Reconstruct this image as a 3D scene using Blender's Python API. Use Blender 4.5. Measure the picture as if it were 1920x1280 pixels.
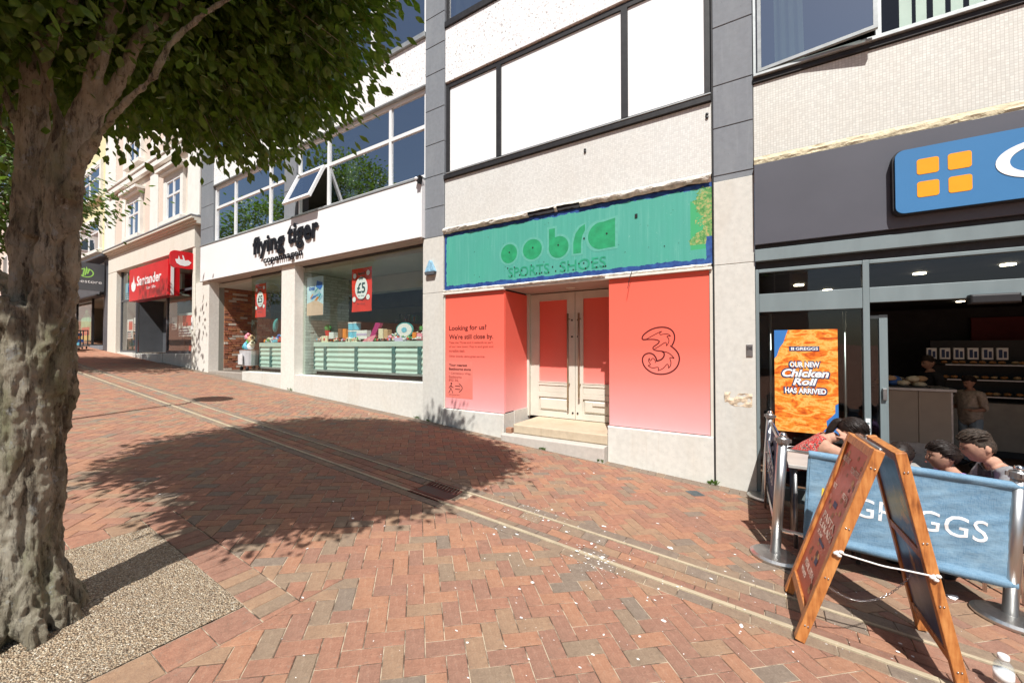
import bpy, math, random
import numpy as np
from mathutils import Vector, Matrix, noise

R = math.radians
for o in list(bpy.data.objects):
    bpy.data.objects.remove(o)
S = bpy.context.scene
COL = S.collection
rnd = random.Random(7)

# ---------------------------------------------------------------- camera
CAM_H, YAW, PITCH = 1.56, R(31.75), math.atan(12 / 740.0)
cam = bpy.data.cameras.new('camera')
cam.sensor_width = 36.0
cam.lens = 36.0 * 740.0 / 1920.0
cam.clip_start = 0.05
cam.clip_end = 900.0
camo = bpy.data.objects.new('camera', cam)
COL.objects.link(camo)
camo.location = (0, 0, CAM_H)
camo.rotation_euler = (math.pi / 2 + PITCH, 0, YAW)
S.camera = camo

# ---------------------------------------------------------------- daylight
SUN_DIR = Vector((-0.42, 1.0, -1.55)).normalized()          # the way the light travels
world = bpy.data.worlds.new("World")
S.world = world
world.use_nodes = True
wn = world.node_tree
wn.nodes.clear()
w_out = wn.nodes.new('ShaderNodeOutputWorld')
w_bg = wn.nodes.new('ShaderNodeBackground')
w_sky = wn.nodes.new('ShaderNodeTexSky')
w_sky.sky_type = 'NISHITA'
w_sky.sun_disc = False
w_sky.sun_elevation = math.asin(-SUN_DIR.z)
w_sky.sun_rotation = math.atan2(-SUN_DIR.x, -SUN_DIR.y)
w_sky.air_density = 1.0
w_sky.dust_density = 1.2
wn.links.new(w_sky.outputs[0], w_bg.inputs[0])
wn.links.new(w_bg.outputs[0], w_out.inputs[0])
w_bg.inputs[1].default_value = 0.057
sun = bpy.data.lights.new('sun', 'SUN')
sun.energy = 5.0
sun.angle = R(0.55)
sun.color = (1.0, 0.97, 0.925)
suno = bpy.data.objects.new('sun', sun)
COL.objects.link(suno)
suno.location = (2, -10, 15)
suno.rotation_euler = SUN_DIR.to_track_quat('-Z', 'Y').to_euler()
S.view_settings.view_transform = 'Standard'
S.view_settings.look = 'None'
S.view_settings.exposure = 0.44
S.view_settings.gamma = 1.0
S.view_settings.use_curve_mapping = False
try:
    S.cycles.max_bounces = 8
    S.cycles.transparent_max_bounces = 12
    S.cycles.use_denoising = True
    S.cycles.sample_clamp_indirect = 6.0
except Exception:
    pass

# ---------------------------------------------------------------- helpers
GX, GY = -0.0652, -0.0248          # the street falls to the right and slightly towards the shops
F0 = 5.43                          # the plane of the shop fronts


def gz(x, y):
    return GX * x + GY * y


GUP = Vector((-GX, -GY, 1)).normalized()


def lin(c):
    if isinstance(c, str):
        c = [int(c[i:i + 2], 16) / 255 for i in (0, 2, 4)]
        return tuple(x / 12.92 if x < 0.04045 else ((x + 0.055) / 1.055) ** 2.4 for x in c)
    return tuple(c)


class NT:
    """small node-tree writer"""
    def __init__(s, name):
        s.m = bpy.data.materials.new(name)
        s.m.use_nodes = True
        s.t = s.m.node_tree
        s.t.nodes.clear()
        s.out = s.n('ShaderNodeOutputMaterial')
        s.co = None

    def n(s, typ, **kw):
        nd = s.t.nodes.new(typ)
        for k, v in kw.items():
            setattr(nd, k, v)
        return nd

    def l(s, a, b):
        s.t.links.new(a, b)

    def coords(s, scale=(1, 1, 1)):
        if s.co is None:
            s.co = s.n('ShaderNodeTexCoord')
        mp = s.n('ShaderNodeMapping')
        s.l(s.co.outputs['Object'], mp.inputs[0])
        mp.inputs['Scale'].default_value = scale
        return mp.outputs[0]

    def noise(s, scale, detail=3.0, stretch=(1, 1, 1), rough=0.55):
        nd = s.n('ShaderNodeTexNoise')
        nd.inputs['Scale'].default_value = scale
        nd.inputs['Detail'].default_value = detail
        nd.inputs['Roughness'].default_value = rough
        s.l(s.coords(stretch), nd.inputs['Vector'])
        return nd.outputs[0]

    def ramp(s, fac, stops, interp='LINEAR'):
        nd = s.n('ShaderNodeValToRGB')
        cr = nd.color_ramp
        cr.interpolation = interp
        while len(cr.elements) > 1:
            cr.elements.remove(cr.elements[-1])
        for i, (p, c) in enumerate(stops):
            e = cr.elements[0] if i == 0 else cr.elements.new(p)
            e.position = p
            c = lin(c) if isinstance(c, str) else c
            if isinstance(c, (int, float)):
                c = (c, c, c)
            e.color = (c[0], c[1], c[2], 1)
        s.l(fac, nd.inputs[0])
        return nd.outputs[0]

    def mix(s, fac, a, b, mode='MIX'):
        nd = s.n('ShaderNodeMix', data_type='RGBA', blend_type=mode)
        for i, v in ((0, fac), (6, a), (7, b)):
            if hasattr(v, 'node'):
                s.l(v, nd.inputs[i])
            elif i == 0:
                nd.inputs[0].default_value = v
            else:
                v = lin(v)
                nd.inputs[i].default_value = (v[0], v[1], v[2], 1)
        return nd.outputs[2]

    def math(s, op, a, b=0.0, c=None):
        nd = s.n('ShaderNodeMath', operation=op)
        for i, v in enumerate((a, b) if c is None else (a, b, c)):
            if hasattr(v, 'node'):
                s.l(v, nd.inputs[i])
            else:
                nd.inputs[i].default_value = v
        return nd.outputs[0]

    def bump(s, h, strength=0.3, dist=0.01):
        nd = s.n('ShaderNodeBump')
        nd.inputs['Strength'].default_value = strength
        nd.inputs['Distance'].default_value = dist
        s.l(h, nd.inputs['Height'])
        return nd.outputs[0]

    def bsdf(s, color, rough=0.6, metal=0.0, normal=None, spec=0.5, link=True):
        b = s.n('ShaderNodeBsdfPrincipled')
        for k, v in (('Base Color', color), ('Roughness', rough), ('Metallic', metal), ('Specular IOR Level', spec)):
            if hasattr(v, 'node'):
                s.l(v, b.inputs[k])
            elif k == 'Base Color':
                v = lin(v)
                b.inputs[k].default_value = (v[0], v[1], v[2], 1)
            else:
                b.inputs[k].default_value = v
        if normal is not None:
            s.l(normal, b.inputs['Normal'])
        if link:
            s.l(b.outputs[0], s.out.inputs[0])
        return b


MATS = {}


def mat(name, col=None, rough=0.6, metal=0.0, var=0.12, vs=6.0, bump=0.15, bs=60.0, spec=0.4, dist=0.004, stretch=(1, 1, 1)):
    """plain material: base colour with two scales of tone noise and a fine relief"""
    if name in MATS:
        return MATS[name]
    t = NT(name)
    c = lin(col)
    f = t.noise(vs, 4.0, stretch)
    dark = tuple(x * (1 - var) for x in c)
    lite = tuple(min(1, x * (1 + var)) for x in c)
    colr = t.ramp(f, [(0.3, dark), (0.7, lite)])
    nrm = None
    if bump:
        nrm = t.bump(t.noise(bs, 3.0, stretch), bump, dist)
    t.bsdf(colr, rough, metal, nrm, spec)
    MATS[name] = t.m
    return t.m


def flat_ink(name, col, rough=0.5):
    return mat(name, col, rough, var=0.05, bump=0)


class MB:
    def __init__(s):
        s.v = []
        s.f = []
        s.mi = []

    def add(s, vs, fs, m=0, M=None):
        b = len(s.v)
        if M is not None:
            vs = [M @ Vector(v) for v in vs]
        s.v.extend([tuple(v) for v in vs])
        for f in fs:
            s.f.append([i + b for i in f])
            s.mi.append(m)
        return s

    def box(s, x0, x1, y0, y1, z0, z1, m=0, M=None):
        v = [(x0, y0, z0), (x1, y0, z0), (x1, y1, z0), (x0, y1, z0), (x0, y0, z1), (x1, y0, z1), (x1, y1, z1), (x0, y1, z1)]
        f = [(0, 3, 2, 1), (4, 5, 6, 7), (0, 1, 5, 4), (1, 2, 6, 5), (2, 3, 7, 6), (3, 0, 4, 7)]
        return s.add(v, f, m, M)

    def cbox(s, x0, x1, y0, y1, z0, z1, c=0.004, m=0, M=None):
        """box with a chamfer on the four edges of its front (low y) face"""
        o = [(x0, z0), (x1, z0), (x1, z1), (x0, z1)]
        i = [(x0 + c, z0 + c), (x1 - c, z0 + c), (x1 - c, z1 - c), (x0 + c, z1 - c)]
        v = [(a, y1, b) for a, b in o] + [(a, y0 + c, b) for a, b in o] + [(a, y0, b) for a, b in i]
        f = [(0, 3, 2, 1)]
        f = [(0, 1, 2, 3)] + [(k, 4 + k, 4 + (k + 1) % 4, (k + 1) % 4) for k in range(4)]
        f += [(4 + k, 8 + k, 8 + (k + 1) % 4, 4 + (k + 1) % 4) for k in range(4)] + [(8, 11, 10, 9)]
        f = [tuple(reversed(q)) for q in f]
        return s.add(v, f, m, M)

    def prism(s, poly, vec, m=0, M=None):
        """closed polygon (3D points) pushed along vec"""
        n = len(poly)
        vec = Vector(vec)
        p = [Vector(q) for q in poly]
        v = p + [q + vec for q in p]
        f = [tuple(range(n)), tuple(reversed(range(n, 2 * n)))]
        f += [(k, k + n, (k + 1) % n + n, (k + 1) % n) for k in range(n)]
        return s.add(v, f, m, M)

    def tube(s, pts, rad, n=10, m=0, M=None, caps=True):
        pts = [Vector(p) for p in pts]
        if not isinstance(rad, (list, tuple)):
            rad = [rad] * len(pts)
        vs = []
        fs = []
        ref = Vector((0, 0, 1))
        t0 = (pts[1] - pts[0]).normalized()
        if abs(t0.dot(ref)) > 0.9:
            ref = Vector((1, 0, 0))
        u = t0.cross(ref).normalized()
        for i, p in enumerate(pts):
            a = pts[max(i - 1, 0)]
            b = pts[min(i + 1, len(pts) - 1)]
            t = (b - a).normalized()
            u = (u - t * u.dot(t)).normalized()
            w = t.cross(u)
            for k in range(n):
                an = 2 * math.pi * k / n
                vs.append(p + (u * math.cos(an) + w * math.sin(an)) * rad[i])
        for i in range(len(pts) - 1):
            for k in range(n):
                a, b = i * n + k, i * n + (k + 1) % n
                fs.append((a, b, b + n, a + n))
        if caps:
            fs.append(tuple(reversed(range(n))))
            fs.append(tuple(range((len(pts) - 1) * n, len(pts) * n)))
        return s.add(vs, fs, m, M)

    def lathe(s, prof, c=(0, 0, 0), n=20, m=0, M=None):
        """profile of (radius, height) turned round the z axis"""
        vs = []
        fs = []
        for r, z in prof:
            for k in range(n):
                a = 2 * math.pi * k / n
                vs.append((c[0] + r * math.cos(a), c[1] + r * math.sin(a), c[2] + z))
        for i in range(len(prof) - 1):
            for k in range(n):
                a, b = i * n + k, i * n + (k + 1) % n
                fs.append((a, b, b + n, a + n))
        fs.append(tuple(reversed(range(n))))
        fs.append(tuple(range((len(prof) - 1) * n, len(prof) * n)))
        return s.add(vs, fs, m, M)

    def ball(s, c, r, n=10, m=0, M=None):
        rx, ry, rz = r if isinstance(r, (tuple, list)) else (r, r, r)
        vs = [(c[0], c[1], c[2] - rz)]
        h = n // 2
        for i in range(1, h):
            a = -math.pi / 2 + math.pi * i / h
            for k in range(n):
                b = 2 * math.pi * k / n
                vs.append((c[0] + rx * math.cos(a) * math.cos(b), c[1] + ry * math.cos(a) * math.sin(b), c[2] + rz * math.sin(a)))
        vs.append((c[0], c[1], c[2] + rz))
        fs = [(0, 1 + (k + 1) % n, 1 + k) for k in range(n)]
        for i in range(h - 2):
            for k in range(n):
                a, b = 1 + i * n + k, 1 + i * n + (k + 1) % n
                fs.append((a, b, b + n, a + n))
        t = len(vs) - 1
        q = 1 + (h - 2) * n
        fs += [(t, q + k, q + (k + 1) % n) for k in range(n)]
        return s.add(vs, fs, m, M)

    def quad(s, a, b, c, d, m=0):
        return s.add([a, b, c, d], [(0, 1, 2, 3)], m)

    def mesh(s, name, mats, smooth=False):
        me = bpy.data.meshes.new(name)
        me.from_pydata(s.v, [], s.f)
        if not isinstance(mats, (list, tuple)):
            mats = [mats]
        for q in mats:
            me.materials.append(q)
        if len(mats) > 1:
            me.polygons.foreach_set('material_index', s.mi)
        if smooth:
            me.polygons.foreach_set('use_smooth', [True] * len(me.polygons))
        me.update()
        return me


WM = {}          # world matrix of every object made here (matrix_world is not ready before the first update)


def link(o, parent=None, world=True, loc=None, rot=None):
    COL.objects.link(o)
    M = Matrix.Identity(4)
    if loc is not None or rot is not None:
        q = rot.to_matrix().to_4x4() if rot is not None else Matrix.Identity(4)
        M = Matrix.Translation(loc or (0, 0, 0)) @ q
        o.matrix_basis = M
    if parent is not None:
        o.parent = parent
        if world:
            o.matrix_parent_inverse = WM[parent.name].inverted()
            WM[o.name] = M
        else:
            WM[o.name] = WM[parent.name] @ M
    else:
        WM[o.name] = M
    return o


def part(name, mb, mats, parent, world=True, smooth=False, bevel=0.0, label=None, kind=None):
    me = mb.mesh(name, mats, smooth) if isinstance(mb, MB) else mb
    o = bpy.data.objects.new(name, me)
    link(o, parent, world)
    if bevel:
        b = o.modifiers.new('bevel', 'BEVEL')
        b.width = bevel
        b.segments = 2
        b.limit_method = 'ANGLE'
    if label:
        o['label'] = label
    if kind:
        o['kind'] = kind
    return o


def thing(name, label, cat, loc=(0, 0, 0), rot=None, group=None):
    o = bpy.data.objects.new(name, None)
    o.empty_display_size = 0.1
    link(o, None, True, loc, rot)
    o['label'] = label
    o['category'] = cat
    if group:
        o['group'] = group
    return o


def single(name, mb, mats, label, cat, group=None, smooth=False, bevel=0.0):
    o = part(name, mb, mats, None, smooth=smooth, bevel=bevel)
    o['label'] = label
    o['category'] = cat
    if group:
        o['group'] = group
    return o


def structure(name, mb, mats, smooth=False):
    o = part(name, mb, mats, None, smooth=smooth)
    o['kind'] = 'structure'
    return o


def copy_tree(o, parent=None, loc=None, rot=None, label=None):
    c = o.copy()
    COL.objects.link(c)
    if parent is not None:
        c.parent = parent
    if loc is not None:
        c.location = loc
    if rot is not None:
        c.rotation_euler = rot.to_euler()
    if label:
        c['label'] = label
    for ch in list(o.children):
        copy_tree(ch, c)
    return c


def text_geo(txt, x0, x1, z0, z1, y, depth=0.002, bold=0.0, shear=0.0, M=None, fit=True, space=1.0, res=3):
    """lettering filling a rectangle of the plane y, facing towards low y; returns verts and faces"""
    cu = bpy.data.curves.new('t', 'FONT')
    cu.body = txt
    cu.size = 1.0
    cu.extrude = 0.5
    cu.offset = bold
    cu.shear = shear
    cu.resolution_u = res
    cu.space_character = space
    ob = bpy.data.objects.new('t', cu)
    me = bpy.data.meshes.new_from_object(ob)
    n = len(me.vertices)
    co = np.empty(n * 3)
    me.vertices.foreach_get('co', co)
    co = co.reshape(-1, 3)
    mn, mx = co.min(0), co.max(0)
    sx = (x1 - x0) / max(1e-6, mx[0] - mn[0])
    sz = (z1 - z0) / max(1e-6, mx[1] - mn[1])
    if not fit:
        sx = sz = min(sx, sz)
    out = []
    for p in co:
        out.append(Vector((x0 + (p[0] - mn[0]) * sx, y - (p[2] + 0.5) * depth, z0 + (p[1] - mn[1]) * sz)))
    if M is not None:
        out = [M @ p for p in out]
    fs = [tuple(p.vertices) for p in me.polygons]
    bpy.data.objects.remove(ob)
    bpy.data.curves.remove(cu)
    bpy.data.meshes.remove(me)
    return out, fs


def text(mb, *a, m=0, **k):
    v, f = text_geo(*a, **k)
    mb.add(v, f, m)
    return mb


def rrect(x0, x1, z0, z1, r, y, seg=6):
    out = []
    for cx, cz, a0 in ((x1 - r, z0 + r, -90), (x1 - r, z1 - r, 0), (x0 + r, z1 - r, 90), (x0 + r, z0 + r, 180)):
        for k in range(seg + 1):
            a = R(a0 + 90 * k / seg)
            out.append((cx + r * math.cos(a), y, cz + r * math.sin(a)))
    return out


def ribbon(mb, pts, w, y, depth, m=0, closed=False):
    """a flat printed stroke of width w along 2D points in the plane y"""
    pts = [Vector((p[0], 0, p[1])) for p in pts]
    # smooth once (Chaikin)
    for _ in range(2):
        q = [pts[0]]
        for a, b in zip(pts, pts[1:]):
            q += [a * 0.75 + b * 0.25, a * 0.25 + b * 0.75]
        q.append(pts[-1])
        pts = q
    L, Rr = [], []
    for i, p in enumerate(pts):
        t = (pts[min(i + 1, len(pts) - 1)] - pts[max(i - 1, 0)])
        t.normalize()
        nrm = Vector((-t.z, 0, t.x)) * w / 2
        L.append(p + nrm)
        Rr.append(p - nrm)
    v = [(p.x, y, p.z) for p in L] + [(p.x, y, p.z) for p in Rr]
    n = len(L)
    mb.add(v, [(i, i + 1, n + i + 1, n + i) for i in range(n - 1)], m)


def circle(cx, cz, r, y, n=20, sx=1.0):
    return [(cx + r * sx * math.cos(2 * math.pi * k / n), y, cz + r * math.sin(2 * math.pi * k / n)) for k in range(n)]
# ---------------------------------------------------------------- materials
def m_brick(name, col, col2):
    t = NT(name)
    big = t.noise(2.3, 3.0)
    mid = t.noise(21.0, 4.0, rough=0.7)
    f = t.noise(105.0, 6.0, rough=0.85)
    c = t.ramp(t.math('ADD', t.math('MULTIPLY', mid, 0.45), t.math('MULTIPLY', f, 0.55)), [(0.34, tuple(x * 0.62 for x in col)), (0.48, col), (0.64, tuple(x * 1.12 for x in col2))])
    sp = t.noise(190.0, 3.0, rough=0.8)
    c = t.mix(t.ramp(sp, [(0.58, 0.0), (0.68, 0.55)]), c, (0.44, 0.34, 0.235))
    c = t.mix(t.ramp(t.noise(30.0, 3.0), [(0.60, 0.0), (0.72, 0.45)]), c, (0.20, 0.17, 0.135))
    c = t.mix(t.ramp(big, [(0.35, 0.0), (0.75, 0.3)]), c, (0.15, 0.11, 0.08))
    c = t.mix(0.16, c, (0.37, 0.285, 0.225))
    sp2 = t.noise(120.0, 3.0, rough=0.8)
    c = t.mix(t.ramp(sp2, [(0.64, 0.0), (0.72, 0.6)]), c, (0.055, 0.042, 0.035))
    t.bsdf(c, 0.85, 0, t.bump(t.noise(150.0, 5.0, rough=0.8), 0.7, 0.004), 0.25)
    return t.m


BR = [m_brick('brick_red', (0.288, 0.120, 0.073), (0.368, 0.175, 0.109)),
      m_brick('brick_orange', (0.336, 0.146, 0.079), (0.400, 0.204, 0.119)),
      m_brick('brick_rust', (0.248, 0.110, 0.073), (0.320, 0.157, 0.106)),
      m_brick('brick_tan', (0.280, 0.164, 0.096), (0.336, 0.212, 0.125)),
      m_brick('brick_grey_brown', (0.216, 0.150, 0.099), (0.272, 0.197, 0.132)),
      m_brick('brick_grey', (0.164, 0.128, 0.099), (0.224, 0.179, 0.139))]
BRW = [0.28, 0.2, 0.23, 0.13, 0.12, 0.04]


def pick_brick(r):
    k = r.random()
    for i, w in enumerate(BRW):
        k -= w
        if k < 0:
            return i
    return 0


def m_simple(name, fn):
    t = NT(name)
    fn(t)
    return t.m


def f_bed(t):
    c = t.ramp(t.noise(9.0, 4.0), [(0.42, (0.09, 0.065, 0.05)), (0.58, (0.46, 0.38, 0.28))])
    t.bsdf(c, 0.95, 0, t.bump(t.noise(300.0, 2.0), 0.5, 0.003), 0.1)


M_BED = m_simple('joint_sand', f_bed)


def f_ground(t):
    a = t.noise(6.0, 5.0)
    c = t.ramp(a, [(0.3, (0.25, 0.13, 0.09)), (0.5, (0.38, 0.18, 0.115)), (0.7, (0.33, 0.21, 0.145))])
    t.bsdf(c, 0.9, 0, t.bump(t.noise(60.0, 3.0), 0.4, 0.01), 0.2)


M_GROUND = m_simple('distant_paving', f_ground)


def f_gravel(t):
    v = t.n('ShaderNodeTexVoronoi')
    v.inputs['Scale'].default_value = 130.0
    t.l(t.coords((1, 1, 1)), v.inputs['Vector'])
    sep = t.n('ShaderNodeSeparateColor')
    t.l(v.outputs['Color'], sep.inputs[0])
    c = t.ramp(sep.outputs[0], [(0.05, (0.27, 0.185, 0.11)), (0.3, (0.45, 0.325, 0.205)), (0.6, (0.56, 0.435, 0.29)),
                                (0.84, (0.68, 0.60, 0.46)), (0.97, (0.20, 0.13, 0.08))])
    d = t.ramp(v.outputs['Distance'], [(0.3, 1.0), (0.8, 0.4)])
    c2 = t.mix(1.0, c, d, 'MULTIPLY')
    c2 = t.mix(t.ramp(t.noise(3.0), [(0.4, 0.0), (0.75, 0.35)]), c2, (0.25, 0.20, 0.15))
    t.bsdf(c2, 0.55, 0, t.bump(t.math('SUBTRACT', 1.0, v.outputs['Distance']), 1.0, 0.012), 0.5)


M_GRAVEL = m_simple('resin_gravel', f_gravel)


def f_bark(t):
    a = t.noise(7.0, 6.0, (1, 1, 0.45), 0.65)
    c = t.ramp(a, [(0.28, (0.15, 0.125, 0.09)), (0.48, (0.36, 0.32, 0.235)), (0.68, (0.54, 0.50, 0.40))])
    g = t.noise(4.0, 5.0, (1, 1, 0.5), 0.7)
    c = t.mix(t.ramp(g, [(0.50, 0.0), (0.66, 0.6)]), c, (0.20, 0.225, 0.10))
    li = t.noise(14.0, 5.0, (1, 1, 0.8), 0.75)
    c = t.mix(t.ramp(li, [(0.585, 0.0), (0.64, 0.85)]), c, (0.42, 0.43, 0.40))
    dk = t.noise(35.0, 3.0, (1, 1, 0.4), 0.7)
    c = t.mix(t.ramp(dk, [(0.30, 0.75), (0.42, 0.0)]), c, (0.03, 0.022, 0.016))
    h = t.math('ADD', t.noise(30.0, 8.0, (1, 1, 0.17), 0.8), t.math('MULTIPLY', t.noise(120.0, 5.0, rough=0.8), 0.35))
    c = t.mix(t.ramp(t.noise(30.0, 8.0, (1, 1, 0.17), 0.8), [(0.38, 0.8), (0.49, 0.0)]), c, (0.045, 0.035, 0.026))
    t.bsdf(c, 0.9, 0, t.bump(h, 1.0, 0.035), 0.2)


M_BARK = m_simple('bark', f_bark)


def leafmat(name, base, tip, trans=0.35):
    t = NT(name)
    f = t.noise(5.0, 3.0)
    g = t.noise(37.0, 2.0)
    c = t.ramp(t.math('ADD', t.math('MULTIPLY', f, 0.5), t.math('MULTIPLY', g, 0.5)), [(0.36, base), (0.62, tip)])
    c = t.mix(t.ramp(t.noise(23.0, 1.0), [(0.66, 0.0), (0.74, 0.5)]), c, (0.16, 0.11, 0.035))
    b = t.bsdf(c, 0.42, 0, None, 0.45, link=False)
    tr = t.n('ShaderNodeBsdfTranslucent')
    t.l(t.mix(1.0, c, (1.25, 1.5, 0.55), 'MULTIPLY'), tr.inputs[0])
    mx = t.n('ShaderNodeMixShader')
    mx.inputs[0].default_value = trans
    t.l(b.outputs[0], mx.inputs[1])
    t.l(tr.outputs[0], mx.inputs[2])
    t.l(mx.outputs[0], t.out.inputs[0])
    return t.m


M_LEAF = leafmat('leaf_green', (0.045, 0.09, 0.016), (0.135, 0.205, 0.045), 0.38)
M_LEAF2 = leafmat('leaf_bright_green', (0.06, 0.12, 0.02), (0.13, 0.22, 0.05), 0.4)


def f_spandrel(t):      # white speckled render
    v = t.n('ShaderNodeTexVoronoi')
    v.inputs['Scale'].default_value = 42.0
    t.l(t.coords(), v.inputs['Vector'])
    sp = t.n('ShaderNodeSeparateColor')
    t.l(v.outputs['Color'], sp.inputs[0])
    c = t.ramp(sp.outputs[0], [(0.0, (0.62, 0.61, 0.62)), (0.12, (0.78, 0.77, 0.76)), (0.5, (0.83, 0.82, 0.80)), (0.92, (0.72, 0.70, 0.72)), (0.97, (0.40, 0.38, 0.38))], 'CONSTANT')
    c = t.mix(t.ramp(t.noise(1.2, 4.0, (1, 1, 0.4)), [(0.5, 0.0), (0.8, 0.18)]), c, (0.55, 0.48, 0.38))
    t.bsdf(c, 0.8, 0, t.bump(v.outputs['Distance'], 0.5, 0.004), 0.3)


M_SPECK = m_simple('speckled_white_render', f_spandrel)


def mosaic(name, tile, grout, dirt, dirtamt, pitch=0.027):
    def fn(t):
        co = t.n('ShaderNodeTexCoord')
        sx = t.n('ShaderNodeSeparateXYZ')
        t.l(co.outputs['Object'], sx.inputs[0])
        lines = []
        cells = []
        for k in (0, 2):
            q = t.math('DIVIDE', sx.outputs[k], pitch)
            fr = t.math('FRACT', q)
            cells.append(t.math('FLOOR', q))
            lines.append(t.math('GREATER_THAN', t.math('ABSOLUTE', t.math('SUBTRACT', fr, 0.5)), 0.42))
        ln = t.math('MAXIMUM', lines[0], lines[1])
        cx = t.n('ShaderNodeCombineXYZ')
        t.l(cells[0], cx.inputs[0])
        t.l(cells[1], cx.inputs[2])
        wn_ = t.n('ShaderNodeTexWhiteNoise')
        t.l(cx.outputs[0], wn_.inputs[0])
        c = t.ramp(wn_.outputs[0], [(0.0, tuple(x * 0.9 for x in tile)), (1.0, tuple(min(1, x * 1.08) for x in tile))])
        c = t.mix(ln, c, grout)
        c = t.mix(t.ramp(t.noise(1.1, 5.0, (1, 1, 0.7), 0.65), [(0.42, 0.0), (0.75, dirtamt)]), c, dirt)
        c = t.mix(t.ramp(t.noise(7.0, 4.0, (1, 1, 0.25)), [(0.55, 0.0), (0.8, dirtamt * 0.4)]), c, dirt)
        t.bsdf(c, 0.5, 0, t.bump(t.math('SUBTRACT', 1.0, ln), 0.3, 0.0015), 0.45)
    return m_simple(name, fn)


M_MOSAIC = mosaic('cream_mosaic_tiles', (0.62, 0.62, 0.575), (0.47, 0.46, 0.415), (0.45, 0.38, 0.29), 0.28)
M_MOSAIC2 = mosaic('white_mosaic_tiles', (0.65, 0.65, 0.62), (0.55, 0.545, 0.51), (0.48, 0.42, 0.34), 0.22)


def stone(name, col, stain=(0.45, 0.36, 0.25), amt=0.35, spot=True, bump=0.25):
    def fn(t):
        c = t.ramp(t.noise(16.0, 5.0), [(0.3, tuple(x * 0.92 for x in col)), (0.7, tuple(min(1, x * 1.06) for x in col))])
        c = t.mix(t.ramp(t.noise(2.2, 5.0, (1, 1, 0.35), 0.6), [(0.5, 0.0), (0.8, amt)]), c, stain)
        c = t.mix(t.ramp(t.noise(26.0, 3.0, (1, 1, 0.06)), [(0.58, 0.0), (0.75, amt * 0.5)]), c, stain)
        if spot:
            c = t.mix(t.ramp(t.noise(75.0, 2.0), [(0.69, 0.0), (0.74, 0.6)]), c, tuple(x * 0.45 for x in col))
        t.bsdf(c, 0.8, 0, t.bump(t.noise(90.0, 4.0), bump, 0.004), 0.3)
    return m_simple(name, fn)


M_STONE = stone('cream_stone', (0.58, 0.57, 0.525), amt=0.25)
M_STONE_W = stone('white_painted_stone', (0.72, 0.69, 0.63), amt=0.22)
M_PLINTH = stone('cream_painted_plinth', (0.63, 0.62, 0.57), amt=0.3)
M_SLATE = stone('grey_slate_panel', (0.20, 0.215, 0.235), (0.30, 0.32, 0.33), 0.45, True, 0.2)
M_STEP = stone('worn_stone_step', (0.52, 0.43, 0.31), (0.33, 0.24, 0.15), 0.5)
M_GRANITE = stone('speckled_granite', (0.50, 0.465, 0.42), (0.30, 0.26, 0.22), 0.3)
M_CREAMWALL = stone('cream_render', (0.68, 0.65, 0.57), amt=0.2, spot=False)
M_PINKWALL = stone('pale_pink_render', (0.68, 0.57, 0.485), (0.55, 0.42, 0.34), 0.15, False)
M_YELLOW = stone('pale_yellow_render', (0.74, 0.66, 0.40), (0.5, 0.4, 0.2), 0.15, False)
M_TRIMW = mat('white_stucco_trim', (0.76, 0.74, 0.69), 0.7, var=0.06, vs=4)
M_WHITE = mat('white_gloss_board', (0.83, 0.83, 0.83), 0.35, var=0.02, vs=1.0, bump=0)
M_HOARD = mat('white_hoarding_board', (0.84, 0.84, 0.835), 0.5, var=0.05, vs=2.2, bump=0.03, stretch=(1, 1, 0.25))
M_UPVC = mat('white_plastic_frame', (0.76, 0.765, 0.76), 0.35, var=0.04, vs=3, bump=0)
M_ALU = mat('old_aluminium_frame', (0.36, 0.38, 0.38), 0.5, 0.5, var=0.15, vs=9, bump=0.1)
M_BLACKF = mat('black_frame', (0.022, 0.021, 0.022), 0.5, var=0.3, vs=12, bump=0.15)
M_TEALGREY = mat('teal_grey_frame', (0.19, 0.235, 0.245), 0.45, 0.1, var=0.09, vs=5, bump=0.08, bs=40, stretch=(1, 1, 0.2))
M_FASCIA_GREY = mat('dark_grey_fascia', (0.085, 0.087, 0.105), 0.45, var=0.09, vs=1.3, bump=0.04, bs=30)
M_SHOPGREY = mat('charcoal_shopfront', (0.085, 0.09, 0.10), 0.5, var=0.1, vs=3, bump=0.05)
M_SOFFIT = mat('brown_soffit', (0.42, 0.34, 0.29), 0.7, var=0.06, vs=3)
M_BLACK = mat('black_matt', (0.016, 0.016, 0.018), 0.5, var=0.2, vs=20, bump=0.05)
M_BLACKL = flat_ink('black_lettering', (0.014, 0.014, 0.02), 0.3)
M_WHITEINK = flat_ink('white_print', (0.84, 0.84, 0.84), 0.4)
M_STEEL = mat('brushed_steel', (0.56, 0.56, 0.55), 0.36, 1.0, var=0.1, vs=30, bump=0.05, bs=120, stretch=(1, 1, 0.1))
M_STEELD = mat('dull_steel', (0.33, 0.33, 0.33), 0.4, 0.9, var=0.15, vs=15, bump=0.1)
M_CHROME = mat('bright_metal', (0.7, 0.7, 0.7), 0.15, 1.0, var=0.03, bump=0)
M_RED = mat('red_sign_plastic', (0.62, 0.012, 0.018), 0.28, var=0.05, vs=2, bump=0)
M_INTWALL = mat('shop_interior_wall', (0.24, 0.235, 0.20), 0.8, var=0.08, vs=2)
M_INTCEIL = mat('shop_interior_ceiling', (0.46, 0.46, 0.41), 0.8, var=0.05, vs=2, bump=0.02)
M_INTFLOOR = mat('shop_interior_floor', (0.13, 0.11, 0.09), 0.5, var=0.15, vs=4)
M_DARKWALL = mat('dark_interior_wall', (0.035, 0.033, 0.036), 0.7, var=0.3, vs=3)
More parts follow.
